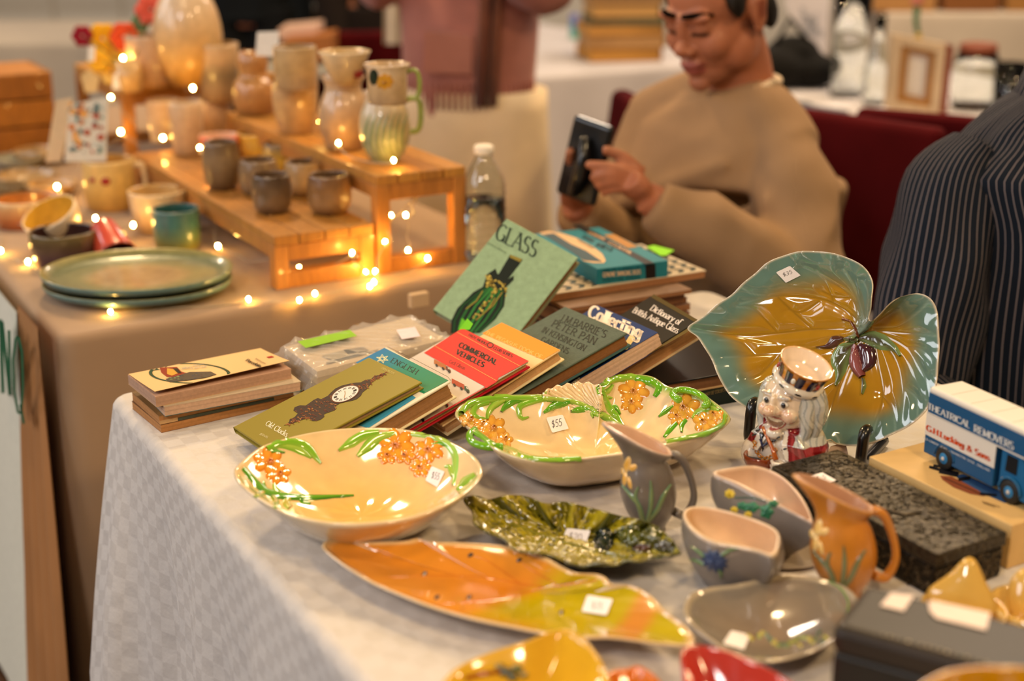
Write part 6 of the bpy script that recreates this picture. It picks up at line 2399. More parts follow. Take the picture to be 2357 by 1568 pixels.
pot('tall_cup', 'upper of two stacked tall beige cups on the tall riser', 'cup', (683, 204), zu + H - .002, 102, 92, [(.94, 0), (.97, .02), (.97, .35), (.98, .7), (.97, 1)], ['#a8845c', '#bc9866', '#c0a074'], inner='#9a7850', group='stacked tall cups')
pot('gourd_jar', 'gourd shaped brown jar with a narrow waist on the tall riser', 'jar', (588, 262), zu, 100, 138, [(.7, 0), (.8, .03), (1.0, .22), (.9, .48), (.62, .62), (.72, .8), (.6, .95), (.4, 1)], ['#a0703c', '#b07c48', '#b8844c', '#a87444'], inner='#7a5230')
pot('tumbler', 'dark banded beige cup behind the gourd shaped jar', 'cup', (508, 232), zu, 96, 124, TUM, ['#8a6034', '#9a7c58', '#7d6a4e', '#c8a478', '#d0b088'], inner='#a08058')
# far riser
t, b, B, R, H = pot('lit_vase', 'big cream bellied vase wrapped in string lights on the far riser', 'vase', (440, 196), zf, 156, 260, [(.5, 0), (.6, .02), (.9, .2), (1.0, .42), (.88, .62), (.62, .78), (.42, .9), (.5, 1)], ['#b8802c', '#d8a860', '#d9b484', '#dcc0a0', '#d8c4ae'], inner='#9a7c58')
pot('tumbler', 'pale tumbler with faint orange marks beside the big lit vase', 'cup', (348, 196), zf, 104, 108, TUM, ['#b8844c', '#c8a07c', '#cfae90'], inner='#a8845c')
# paper flowers standing in a small holder
fh = thing('flower_posy', PZ(300, 210, zf), 'bunch of yellow, orange and coral paper flowers behind the pale tumbler', 'flowers')
mb = MB()
mb.lathe([(.001, 0), (.022, 0), (.026, .03), (.022, .06), (.018, .058), (.018, .01), (.001, .008)], PZ(300, 210, zf), 24, hx('#c9a26c'))
mb.build('holder', 'stoneware', fh)
rnd = random.Random(6)
for (fx, fy, c, sc) in ((240, 88, '#e8a81c', 1.3), (258, 130, '#f0b83c', 1.2), (288, 84, '#d8502a', 1.2), (232, 140, '#e8b030', 1.0), (350, 22, '#e0604c', 1.3), (192, 82, '#8a1c2c', .9), (262, 165, '#f4cc70', 1.1), (325, 52, '#6a8a5c', .8)):
    c0 = PY(fx, fy, 2.98 + rnd.uniform(-.03, .03))
    f = MB()
    for k in range(6):
        a = 6.283 * k / 6
        d = Vector((math.cos(a), -.5, math.sin(a)))
        f.ellipsoid(c0 + d * .014 * sc, Vector((.012, 0, .004)) * sc, Vector((0, .005, 0)) * sc, Vector((-.003, 0, .011)) * sc, 10, 6, hx(c))
    fo = f.build('blossom', 'fabric', fh)
    f = MB()
    f.tube([c0, c0.lerp(PZ(300, 210, zf), .5) + Vector((0, .01, .02)), PZ(300, 210, zf) + UPV * .03], .0015, 6, hx('#5a6a34'))
    f.build('stem', 'fabric', fh)


# price cards and tags
def card(name, label, cat, quad, y, c='#e6e4e2', thick=.0012, m='paper', lines=0):
    q = [PY(*p, y) for p in quad]
    n = (q[1] - q[0]).cross(q[2] - q[0]).normalized()
    mb = MB()
    if n.y > 0:
        n = -n
    mb.loft([q, [p - n * thick for p in q]], hx(c), smooth=False)
    o = mb.build(name, m, None, centroid(q))
    return tag(o, label, cat)


card('price_card', 'white price card standing above the gourd shaped jar', 'card', [(592, 74), (642, 72), (640, 130), (588, 128)], 2.62)
card('gift_tag', 'round edged cream paper tag hanging left of the flowers', 'tag', [(185, 175), (205, 160), (228, 180), (222, 212), (196, 214)], 2.84, '#c8b083')
card('gift_tag', 'white paper tag hanging below the yellow flowers', 'tag', [(262, 172), (282, 158), (292, 170), (286, 205), (258, 206)], 2.84)
card('gift_tag', 'small white paper tag above the cream tag', 'tag', [(203, 108), (219, 106), (217, 140), (202, 142)], 2.86)
fc = card('floral_card', 'white card with blue and orange floral print leaning behind the mugs', 'card', [(160, 240), (248, 225), (244, 372), (148, 372)], 2.62, '#d2d0c8')
mb = MB()
rnd = random.Random(31)
for k in range(60):
    x, y = rnd.uniform(162, 240), rnd.uniform(240, 350)
    r = rnd.uniform(3, 9)
    c = rnd.choice(('#5a8a8c', '#b8c4c4', '#c87838', '#a84a34', '#d8d4cc', '#48666c', '#e0a860'))
    mb.poly([PY(x + r * math.cos(a), y + r * math.sin(a), 2.6185 - k * 1e-5) for a in (0, 1.05, 2.1, 3.14, 4.2, 5.2)][::-1], hx(c))
o = mb.build('floral_print', 'print', fc)
card('display_board', 'plain white board leaning beside the floral card', 'board', [(128, 232), (166, 225), (140, 372), (104, 374)], 2.63, '#cfb898')

# pots standing on the tan cloth
pl1 = PZ(320, 672)
sp_ = pxm(pl1)
for k, (lab, zz, rr, c1, c2) in enumerate((('green speckled plate at the bottom of a pair on the tan cloth', 0, 216, '#5f6248', '#6e7c66'), ('green rimmed stoneware plate with a pale tan centre, upper of a pair', .016, 218, '#6c7050', '#8f8258'))):
    R = rr / sp_
    mb = MB()
    B = pl1 + UPV * zz
    pr = [(.001, 0), (R * .70, 0), (R * .8, .003), (R * .97, .012), (R * .995, .020), (R * .985, .022), (R * .965, .020), (R * .9, .012), (R * .8, .010), (R * .6, .0095), (R * .45, .0095), (R * .28, .0095), (.001, .0095)]
    cl = [hx('#6a6a52')] * 3 + [hx('#4c6668'), hx('#587a78'), hx('#8a7c3c'), hx('#8a8048'), hx(c1), hx(c1), hx('#7d7c54'), hx('#a38a60'), hx('#9a7f58'), hx('#a88a62')]
    mb.lathe(pr, B, 72, cols=cl, caps=(False, False), sy=.84)
    o = mb.build('stoneware_plate', 'stoneware', None, B)
    tag(o, lab, 'plate', 'pair of green plates')
pot('stoneware_bowl', 'dark plum and brown bowl behind the green plates', 'bowl', (152, 606), ZT, 152, 74, [(.78, 0), (.84, .03), (.95, .3), (1.0, .7), (.98, 1)], ['#4a3040', '#4a3038', '#5a4430', '#6a5a34'], inner='#3a2420')
pot('tipped_cup', 'coral red cup tipped on its side next to the plum bowl', 'cup', (236, 520), ZT + .055, 92, 92, [(.55, 0), (.62, .03), (.8, .4), (.95, .8), (1.05, 1)], ['#b8402c', '#c2452e', '#c84a34', '#c2482f'], inner='#6a1c14', lean=(.34, -.50, -.42))
pot('tipped_bowl', 'white and yellow bowl tipped up behind the plum bowl', 'bowl', (148, 548), ZT + .018, 130, 72, BOWL, ['#c8a868', '#d8b478', '#dcc4a0', '#d8c8b0'], inner='#d9a83c', lean=(-.25, -.35, .8))
pot('glazed_cup', 'teal glazed cup with yellow green side on the tan cloth', 'cup', (410, 570), ZT, 108, 88, [(.84, 0), (.9, .03), (.97, .3), (.98, .8), (1.0, 1)], ['#8a7c1c', '#6a8058', '#4c7a70', '#4a7470'], inner='#2c5450')
pot('glazed_cup', 'pale grey cup with a yellow side behind the teal cup', 'cup', (368, 530), ZT, 132, 90, [(.7, 0), (.76, .03), (.9, .4), (.97, .8), (1.0, 1)], ['#a8804c', '#c2a078', '#c8b090', '#d2b890'], inner='#c09a60')
t, b, B, R, H = pot('spotted_mug', 'cream mug with red spots and a looped handle on the tan cloth', 'mug', (258, 478), ZT, 118, 108, [(.86, 0), (.92, .03), (.98, .3), (.98, .8), (1.0, 1)], ['#b8843c', '#d0a050', '#dcb468', '#d8b878'], inner='#c09450', handle=(.25, .85, .4, '#d8bc90'))
bv = bvh_of(b)
for c, r in (((243, 418), 13), ((212, 415), 8)):
    mb = MB()
    blob_on(mb, bv, c, r, r * .8, .0015, hx('#a81c18'), hx('#8a1814'), n=14)
    mb.build('red_spot', 'stoneware', t)
DG_ = 'small dishes crowded at the left of the tan cloth'
for k, (x, y, w, c, lab) in enumerate(((42, 388, 120, '#8f8a78', 'pale dish with grey blue marks at the back of the crowded dishes'), (100, 372, 130, '#b08a58', 'tan dish behind the cream mug'), (62, 428, 150, '#a8885c', 'wide tan dish in the middle of the crowded dishes'), (12, 452, 110, '#7a6a50', 'dark brown dish at the table front edge among crowded dishes'), (120, 448, 120, '#c09a66', 'honey coloured dish beside the tipped white bowl'), (96, 480, 104, '#d09a7c', 'pink tinged dish under the honey coloured dish'))):
    pot('small_dish', lab, 'dish', (x, y), ZT, w, 26, [(.6, 0), (.66, .08), (.9, .5), (1.0, 1)], [c, c], inner=c, group=DG_)
pot('flower_tin', 'round tin with orange and cream flowers near the table front edge', 'tin', (60, 516), ZT, 134, 58, [(.96, 0), (1.0, .05), (1.0, .9), (.97, 1)], ['#7a3a18', '#a85c2c', '#c8905c', '#d8b888'], inner='#a8703c')

# ------------------------------------------------------------------ string lights
bulbs = []
A = lambda x, y, z: bulbs.append(PZ(x, y, z))
for x, y in ((70, 145),):
    A(440 + x / 3.564, 300 + y / 3.564, .88)
for x, y, z in ((170, 440, .83), (220, 950, .752), (735, 1010, .785), (885, 1130, .75), (1320, 1005, .79), (1435, 1160, .755), (1510, 1158, .757), (1500, 1245, .748), (1465, 1280, .747), (1590, 915, .80), (1640, 700, .83), (1860, 505, .86), (1760, 695, .82), (1780, 985, .765), (1940, 1050, .76), (1015, 1340, .748), (888, 1392, .746), (470, 1385, .746)):
    A(440 + x / 3.564, 300 + y / 3.564, z)
n_front = len(bulbs)
for x, y, z in ((950, 1485, .746), (240, 1055, .748), (5, 960, .748), (20, 670, .76), (820, 680, .79), (1145, 740, .77), (490, 410, .77), (705, 135, .80)):
    A(x / 3.734, 320 + y / 3.734, z)
for x, y, z in ((1090, 1190, .84), (1470, 1245, .85), (1000, 880, .93), (1110, 525, .99), (1615, 715, .945), (1740, 795, .94)):
    A(x / 3.92, y / 3.92, z)
for x, y, z in ((1105, 1045, .935), (1265, 1230, .925), (1660 * 3.733 / 3.564 - 20, 0, 0),):
    if z:
        A(440 + x / 3.733, y / 3.733, z)
A(906, 369, .915)
A(698, 349, .86)
bm = MB()
bm.ellipsoid((0, 0, 0), (.0026, 0, 0), (0, .0026, 0), (0, 0, .0034), 10, 8, hx('#ffc057'))
bulb_me = bm.data('bulb')
bulb_me.materials.append(MATS['bulb'])
sl = thing('string_light', bulbs[0], 'string of small warm lights draped over the risers and tan cloth', 'string lights')
for p in bulbs:
    o = bpy.data.objects.new('bulb', bulb_me)
    COL.objects.link(o)
    o.parent = sl
    o.location = p - sl.location
    mb = MB()
    d = Vector((random.uniform(-1, 1), random.uniform(-1, 1), -.5)).normalized()
    mb.tube([p + d * .003, p + d * .012], [.0022, .0012], 8, hx('#e6d2a4'))
    s = mb.build('bulb_socket', 'wire', sl)
order = list(range(len(bulbs)))
path = []
for a, b in zip(order, order[1:]):
    p, q = bulbs[a], bulbs[b]
    if (p - q).length > .45:
        continue
    mb = MB()
    m = (p + q) / 2
    sag = min(.02, (p - q).length * .12)
    mid = m - UPV * sag
    floor_z = ZT + .003
    mid.z = max(mid.z, floor_z)
    pts = spline([tuple(p - UPV * .004), tuple(p.lerp(mid, .5) + Vector((random.uniform(-.008, .008), random.uniform(-.008, .008), -.004))), tuple(mid), tuple(q.lerp(mid, .5) + Vector((random.uniform(-.008, .008), random.uniform(-.008, .008), -.004))), tuple(q - UPV * .004)], 16, False)
    mb.tube([Vector((x, y, max(z, ZT + .0015))) for x, y, z in pts], .0009, 6, hx('#e6d2a4'))
    mb.build('wire', 'wire', sl)

# ------------------------------------------------------------------ water bottle and price stand
B = PZ(1115, 598)
s = pxm(B)
t = thing('water_bottle', B, 'clear plastic water bottle with white cap beside the tall riser', 'bottle')
R = 50 / s
Hh = 250 / s / .95
pr = [(.001, .004), (R * .7, .0), (R * .94, .004), (R, .012)]
for k in range(1, 26):
    z = .012 + k * Hh * .62 / 26
    pr.append((R * (1 - .045 * (k % 3 == 0) - .02 * (k > 18)), z))
pr += [(R * .98, Hh * .66), (R * .86, Hh * .74), (R * .58, Hh * .84), (R * .40, Hh * .90), (R * .36, Hh * .93), (R * .36, Hh * .97)]
inn = [(r - .0008 if r > .002 else .001, z if i else z + .001) for i, (r, z) in enumerate(pr)]
mb = MB()
mb.lathe(pr + inn[::-1], B, 40, hx('#ffffff'), caps=(False, False))
mb.build('bottle_body', 'glass', t)
mb = MB()
mb.lathe([(.001, Hh * .935), (R * .42, Hh * .935), (R * .45, Hh * .945), (R * .45, Hh * 1.0), (R * .38, Hh * 1.012), (.001, Hh * 1.012)], B, 28, hx('#e2d6c8'))
mb.build('cap', 'plain', t)
mb = MB()
mb.lathe([(.001, .006), (R * .9, .006), (R * .955, .014), (R * .93, Hh * .55), (.001, Hh * .552)], B, 32, hx('#eaf4f4'))
mb.build('water', mat('water', '#eef6f6', .0, trans=1.0, ior=1.33), t)
mb = MB()
pp = PZ(975, 702, .745)
mb.rbox(pp - TB * .02 - UPV * .004, TB * .03, -TA * .012, UPV * .022, hx('#b79a78'), .002)
o = mb.build('card_holder', 'plain', None, pp)
tag(o, 'small tan price holder at the corner of the tan cloth', 'holder')
# ------------------------------------------------------------------ people
def limb(mb, pts, rr, n=16, flat=1.0, col=(.8, .8, .8, 1), seg=None):
    seg = seg or len(pts) * 5
    sp = [Vector(p) for p in spline([tuple(p) for p in pts], seg, False)]
    r = list(np.interp(np.linspace(0, 1, seg), np.linspace(0, 1, len(rr)), rr))
    mb.tube(sp, r, n, col, flat=flat)


def trunk(mb, stations, n=28):
    """stations: (centre, side unit vector, half width, half depth)"""
    rings = []
    for c, s, w, d in stations:
        c, s = Vector(c), Vector(s).normalized()
        f = Vector((-s.y, s.x, 0))
        rings.append([c + s * (w * (abs(math.cos(a)) ** .8) * (1 if math.cos(a) > 0 else -1)) + f * d * math.sin(a) for a in [2 * math.pi * j / n for j in range(n)]])
    mb.loft(rings)


def head_parts(mb, M):
    """head in metres about its own centre; face towards local -Y"""
    T = lambda p: M @ Vector(p)
    D = M.to_3x3()

    def el(c, r, n=18, m=12):
        mb.ellipsoid(T(c), D @ Vector((r[0], 0, 0)), D @ Vector((0, r[1], 0)), D @ Vector((0, 0, r[2])), n, m)
    el((0, .012, .035), (.076, .094, .086), 28, 18)
    el((0, -.028, -.028), (.064, .060, .085), 24, 16)
    el((0, -.040, -.082), (.046, .042, .034))
    for s in (-1, 1):
        el((.036 * s, -.058, -.030), (.027, .026, .030))
        el((.050 * s, -.010, -.060), (.022, .040, .036))
        el((.030 * s, -.078, .024), (.028, .013, .010))
        el((.031 * s, -.073, .002), (.018, .014, .014))
        el((.0125 * s, -.094, -.034), (.009, .010, .008))
        el((.078 * s, .018, -.004), (.009, .020, .032))
        el((.083 * s, .022, .010), (.006, .017, .020))
        el((.079 * s, .012, -.030), (.007, .010, .011))
    el((0, -.100, -.028), (.014, .015, .013))
    el((0, -.088, .000), (.0105, .013, .032))
    el((0, -.086, -.060), (.024, .012, .0075))
    el((0, -.083, -.072), (.021, .012, .0085))
    el((0, -.074, -.100), (.022, .016, .017))


def paint_head(v, M, skin, hairc, extra=None):
    Mi = np.array(M.inverted())
    L = (np.c_[v, np.ones(len(v))] @ Mi.T)[:, :3]
    x, y, z = L[:, 0], L[:, 1], L[:, 2]
    c = np.tile(np.array(hx(skin)), (len(v), 1))

    def put(m, col, w=1.0):
        c[m] = c[m] * (1 - w) + np.array(hx(col)) * w
    face = y < -.03
    put(face & ((x / .027) ** 2 + ((z + .060) / .0065) ** 2 < 1) & (y < -.07), '#8a3a38', .7)
    put(face & ((x / .024) ** 2 + ((z + .072) / .0085) ** 2 < 1) & (y < -.07), '#a8504c', .75)
    put(face & (np.abs(z + .0655) < .0018) & (np.abs(x) < .026) & (y < -.07), '#4a1c1a', .8)
    for s in (-1, 1):
        put(face & (((x - .031 * s) / .018) ** 2 + ((z + .006) / .0042) ** 2 < 1), '#1a0f0a', .9)
        put(face & (((x - .031 * s) / .020) ** 2 + ((z - .006) / .010) ** 2 < 1), '#7a4630', .35)
        put((np.abs(x) > .079) & (np.abs(y - .018) < .010) & (np.abs(z - .002) < .016), '#7a3a28', .5)
    put((np.abs(x) < .055) & (z < -.080) & (y < -.02) & (z > -.125), '#6a4a36', .18)
    return c


def brows(parent, M, c='#17100c'):
    for s in (-1, 1):
        mb = MB()
        pts = [M @ Vector((s * a, b, d)) for a, b, d in ((.009, -.0905, .0285), (.024, -.0895, .0300), (.040, -.0815, .0295), (.055, -.064, .0240))]
        limb(mb, pts, [.0042, .0056, .0052, .0025], 8, col=hx(c), seg=14)
        mb.build('eyebrow', 'brow', parent)


def hair_parts(mb, M, top=True):
    T = lambda p: M @ Vector(p)
    D = M.to_3x3()

    def el(c, r, n=22, m=14):
        mb.ellipsoid(T(c), D @ Vector((r[0], 0, 0)), D @ Vector((0, r[1], 0)), D @ Vector((0, 0, r[2])), n, m)
    el((0, .022, .056), (.083, .098, .080))
    el((0, .058, .006), (.071, .056, .066))
    for s in (-1, 1):
        el((.072 * s, -.022, .028), (.010, .020, .028))
        el((.072 * s, .052, -.018), (.010, .022, .034))


def finger(mb, pts, r):
    limb(mb, pts, [r * 1.1, r, r * .95, r * .8], 10, seg=12)


# --- seated man in a beige sweatshirt, looking down at a black handheld device
SK = '#a9684a'
man = thing('person', (.45, 2.62, 0), 'seated person in a beige sweatshirt looking down at a black handheld device', 'person', None)
fdir = Vector((-.726, -.687, 0))
sdir = Vector((.687, -.726, 0))          # towards his left
nb = PY(1695, 195, 2.55)
shL, shR = PY(1822, 345, 2.43), PY(1500, 275, 2.66)
elL, wrL = PY(1838, 650, 2.31), PY(1482, 452, 2.285)
elR, wrR = PY(1440, 600, 2.56), PY(1322, 470, 2.42)
hips = Vector((.47, 2.66, .50))
head_c = PY(1648, 24, 2.50)
yaw = math.atan2(-1, 0)
MH = Matrix.Translation(head_c) @ Matrix.Rotation(math.atan2(fdir.y, fdir.x) + math.pi / 2 - math.radians(2), 4, 'Z') @ Matrix.Rotation(math.radians(20), 4, 'X') @ Matrix.Scale(1.0, 4)
bd = MB()
head_parts(bd, MH)
limb(bd, [nb - UPV * .06 - fdir * .01, nb + UPV * .02, MH @ Vector((0, .02, -.06)), MH @ Vector((0, .025, .0))], [.075, .064, .060, .058], 20)
trunk(bd, [(hips, sdir, .155, .105), (hips + UPV * .15 + fdir * .01, sdir, .15, .10), (hips + UPV * .30 + fdir * .03, sdir, .165, .11), ((shL + shR) / 2 - UPV * .03, sdir, .145, .08), (nb - UPV * .02, sdir, .075, .06)])
for a, b, c in ((shL, elL, wrL), (shR, elR, wrR)):
    limb(bd, [a, a.lerp(b, .5), b, b.lerp(c, .5), c], [.040, .044, .040, .036, .027], 16)
# legs
for s in (-1, 1):
    h0 = hips + sdir * .09 * s - UPV * .03
    kn = h0 + fdir * .40 + sdir * .04 * s + UPV * .02
    ft = kn - UPV * .41 + fdir * .02
    limb(bd, [h0, h0.lerp(kn, .5), kn, kn.lerp(ft, .45), ft], [.085, .078, .058, .050, .036], 16)
    limb(bd, [ft - fdir * .04 - UPV * .03, ft + fdir * .08 - UPV * .045, ft + fdir * .15 - UPV * .05], [.034, .036, .026], 12)
# left hand
yh = 2.272
palm = [wrL, PY(1465, 432, 2.28), PY(1440, 412, yh)]
limb(bd, palm, [.026, .036, .034], 14, flat=.62)
for pts, r in ((((1478, 400, 2.29), (1440, 366, 2.285), (1412, 352, 2.28), (1388, 343, 2.275)), .0105), (((1448, 398, 2.27), (1412, 386, 2.262), (1375, 380, 2.262), (1348, 380, 2.268)), .0090), (((1440, 410, 2.268), (1408, 402, 2.258), (1378, 404, 2.258), (1360, 410, 2.266)), .0088), (((1440, 424, 2.268), (1412, 418, 2.258), (1388, 422, 2.258), (1372, 430, 2.266)), .0085), (((1444, 438, 2.272), (1420, 436, 2.262), (1398, 440, 2.262), (1386, 447, 2.268)), .0078)):
    finger(bd, [PY(*p) for p in pts], r)
# right hand round the back of the device
limb(bd, [wrR, PY(1330, 440, 2.40), PY(1335, 410, 2.37)], [.026, .034, .030], 14, flat=.62)
for pts, r in ((((1340, 420, 2.36), (1320, 390, 2.34), (1312, 365, 2.32), (1313, 345, 2.305)), .0100), (((1338, 410, 2.36), (1345, 385, 2.335), (1362, 372, 2.32), (1372, 370, 2.31)), .0088), (((1340, 420, 2.36), (1350, 405, 2.335), (1366, 396, 2.32), (1376, 395, 2.31)), .0088), (((1340, 432, 2.365), (1352, 425, 2.335), (1368, 420, 2.32), (1378, 420, 2.31)), .0085), (((1338, 445, 2.37), (1350, 445, 2.34), (1364, 442, 2.325), (1374, 441, 2.315)), .0078)):
    finger(bd, [PY(*p) for p in pts], r)
vs, fs = remesh(bd, .0042, 5)
mb_ = skin_obj('body', vs, fs, lambda v: paint_head(v, MH, SK, '#17100c'), 'skin', man)
hb = MB()
hair_parts(hb, MH)
vs, fs = remesh(hb, .006, 4)
skin_obj('hair', vs, fs, hx('#15100c'), 'hair', man)
brows(man, MH)
sw = MB()
trunk(sw, [(hips - UPV * .06, sdir, .185, .135), (hips + UPV * .06 + fdir * .01, sdir, .182, .14), (hips + UPV * .16 + fdir * .02, sdir, .180, .135), (hips + UPV * .30 + fdir * .03, sdir, .188, .14), ((shL + shR) / 2 - UPV * .07, sdir, .195, .125), ((shL + shR) / 2 + UPV * .01, sdir, .150, .100), (nb - UPV * .012, sdir, .095, .080)])
for q_ in (shL, shR):
    limb(sw, [nb - UPV * .03, nb.lerp(q_, .5) + UPV * -.012, q_ - UPV * .01], [.060, .066, .060], 16)
limb(sw, [shL + sdir * -.02, shL.lerp(elL, .35), shL.lerp(elL, .7), elL, elL.lerp(wrL, .45), wrL.lerp(elL, .06)], [.060, .074, .072, .066, .060, .044], 18)
limb(sw, [shR + sdir * .02, shR.lerp(elR, .4), elR, elR.lerp(wrR, .5), wrR.lerp(elR, .08)], [.060, .070, .064, .056, .043], 18)
# folds of the sweatshirt
for p0, p1, r in ((shL - sdir * .06 + fdir * .10 - UPV * .02, shR + fdir * .12 - UPV * .16, .020), (shL - sdir * .03 + fdir * .07 - UPV * .1, nb + fdir * .13 - UPV * .28, .022), (shR + fdir * .10 - UPV * .05, nb + fdir * .15 - UPV * .20, .016), (shL.lerp(elL, .75) + fdir * .05, shL.lerp(elL, .5) - fdir * .055, .020), (elL + UPV * .03, elL - fdir * .05 + UPV * .09, .024), (shL.lerp(elL, .2) + fdir * .06, shL.lerp(elL, .55) + fdir * .06, .016), (elL.lerp(wrL, .3) + UPV * .045, elL.lerp(wrL, .45) - UPV * .03 - fdir * .03, .022), (elL.lerp(wrL, .6) + UPV * .035, elL.lerp(wrL, .7) - UPV * .03, .018), (elL.lerp(wrL, .85) + UPV * .03, elL.lerp(wrL, .88) - UPV * .03, .014)):
    limb(sw, [p0, p0.lerp(p1, .5) + fdir * .012, p1], [r * .4, r, r * .4], 10)
vs, fs = remesh(sw, .006, 14)
vs = wrinkle(vs, fs, .010, (7, 7, 10), (.75, -.35, .55), 3.1)
skin_obj('sweatshirt', vs, fs, hx('#957657'), 'fabric', man)
cl = MB()
col_ring = []
for k in range(41):
    a = 2 * math.pi * k / 40
    col_ring.append(nb + sdir * .083 * math.cos(a) + fdir * (.066 * math.sin(a) + .008) + UPV * (.012 - .042 * max(0, math.sin(a)) ** 1.2))
cl.tube(col_ring, .0085, 10, hx('#c4ab8c'), caps=False)
cl.build('collar', 'knit', man)
tr = MB()
for s in (-1, 1):
    h0 = hips + sdir * .09 * s - UPV * .03
    kn = h0 + fdir * .40 + sdir * .04 * s + UPV * .02
    ft = kn - UPV * .41 + fdir * .02
    limb(tr, [h0 - fdir * .05, h0.lerp(kn, .5), kn, kn.lerp(ft, .5), ft + UPV * .03], [.105, .096, .076, .066, .056], 16)
vs, fs = remesh(tr, .010, 4)
skin_obj('trousers', vs, fs, hx('#3a2c18'), 'fabric', man)
for s in (-1, 1):
    h0 = hips + sdir * .09 * s - UPV * .03
    ft = h0 + fdir * .42 + sdir * .04 * s - UPV * .39
    sh = MB()
    limb(sh, [Vector((ft.x, ft.y, .05)) - fdir * .06, Vector((ft.x, ft.y, .052)) + fdir * .06, Vector((ft.x, ft.y, .042)) + fdir * .17], [.046, .048, .034], 14, flat=.8)
    sh.build('shoe', 'plain', man)
# the device in his hands
dv = thing('handheld_device', PY(1345, 440, 2.30), 'black handheld device with curved grip held by the seated person', 'device')
O = PY(1345, 365, 2.315)
ex = (PY(1392, 352, 2.29) - PY(1300, 318, 2.34)).normalized()
ey = (PY(1300, 300, 2.33) - PY(1330, 430, 2.30)).normalized()
ey = (ey - ex * ey.dot(ex)).normalized()
n = ex.cross(ey)
mb = MB()
mb.rbox(O - ex * .036 - ey * .070 - n * .008, ex * .078, ey * .135, n * .016, hx('#0c0d10'), .007, 4)
mb.build('device_body', 'black_plastic', dv)
mb = MB()
mb.rbox(O - ex * .031 - ey * .062 + n * .0081, ex * .068, ey * .120, n * .0008, hx('#101216'), .0003, 2)
mb.build('screen', 'black_plastic', dv)
mb = MB()
limb(mb, [PY(1345, 318, 2.30), PY(1342, 360, 2.285), PY(1330, 410, 2.285), PY(1316, 445, 2.30)], [.008, .011, .011, .008], 10)
mb.build('grip', 'black_plastic', dv)

# --- person in a navy striped shirt
stripe = mat('striped_shirt', '#1b2636', .85, spec=.2)
nt = stripe.node_tree
b = nt.nodes['Principled BSDF']
uv = nt.nodes.new('ShaderNodeTexCoord')
sx_ = nt.nodes.new('ShaderNodeSeparateXYZ')
nt.links.new(uv.outputs['UV'], sx_.inputs[0])
ml = nt.nodes.new('ShaderNodeMath')
ml.operation = 'MULTIPLY'
ml.inputs[1].default_value = 1 / .0100
fr_ = nt.nodes.new('ShaderNodeMath')
fr_.operation = 'FRACT'
lt = nt.nodes.new('ShaderNodeMath')
lt.operation = 'LESS_THAN'
lt.inputs[1].default_value = .15
nt.links.new(sx_.outputs[0], ml.inputs[0])
nt.links.new(ml.outputs[0], fr_.inputs[0])
nt.links.new(fr_.outputs[0], lt.inputs[0])
mx = nt.nodes.new('ShaderNodeMix')
mx.data_type = 'RGBA'
mx.inputs['A'].default_value = hx('#0d1521')
mx.inputs['B'].default_value = hx('#72686a')
nt.links.new(lt.outputs[0], mx.inputs['Factor'])
nt.links.new(mx.outputs['Result'], b.inputs['Base Color'])


def striped(mb, rings, uoff=0.0, cu=True, along=None):
    n, m = len(rings), len(rings[0])
    peri = [0.0]
    mid = n // 2
    for j in range(1, m):
        peri.append(peri[-1] + (rings[mid][j] - rings[mid][j - 1]).length)
    base = len(mb.v)
    for i in range(n):
        for j in range(m):
            k = mb.vert(rings[i][j])
            mb.uv[k] = (uoff + peri[j], i * .02)
    for i in range(n - 1):
        for j in range(m - 1):
            mb.face((base + i * m + j, base + i * m + j + 1, base + (i + 1) * m + j + 1, base + (i + 1) * m + j), None, True)


f2 = Vector((-.36, -.93, 0)).normalized()
s2 = Vector((-f2.y, f2.x, 0))            # his left
mc = Vector((.80, 1.99, 0))
man2 = thing('person', (mc.x, mc.y, 0), 'seated person in a navy shirt with pale stripes behind the leaf dish', 'person')
shR2 = PY(2205, 372, 1.93)
shL2 = mc * 2 - Vector((shR2.x, shR2.y, 0))
shL2.z = shR2.z
elR2, wrR2 = PY(2098, 930, 1.86), PY(2230, 1010, 1.72)
hd2 = Vector((mc.x, mc.y, 1.24)) + f2 * .06
MH2 = Matrix.Translation(hd2) @ Matrix.Rotation(math.atan2(f2.y, f2.x) + math.pi / 2, 4, 'Z')
bd = MB()
head_parts(bd, MH2)
limb(bd, [Vector((mc.x, mc.y, .98)), Vector((mc.x, mc.y, 1.08)), MH2 @ Vector((0, .02, -.02))], [.085, .066, .060], 18)
sd2 = (shL2 - shR2).normalized()
trunk(bd, [(Vector((mc.x, mc.y, .45)), sd2, .16, .12), (Vector((mc.x, mc.y, .70)), sd2, .16, .12), (Vector((mc.x, mc.y, .92)), sd2, .155, .10), (Vector((mc.x, mc.y, 1.03)), sd2, .10, .08)])
limb(bd, [shR2, shR2.lerp(elR2, .5), elR2, elR2.lerp(wrR2, .5), wrR2], [.030, .048, .042, .036, .028])
elL2, wrL2 = shL2 + Vector((.06, .0, -.30)), shL2 + Vector((.0, -.22, -.26))
limb(bd, [shL2, shL2.lerp(elL2, .5), elL2, elL2.lerp(wrL2, .5), wrL2], [.030, .048, .042, .036, .028])
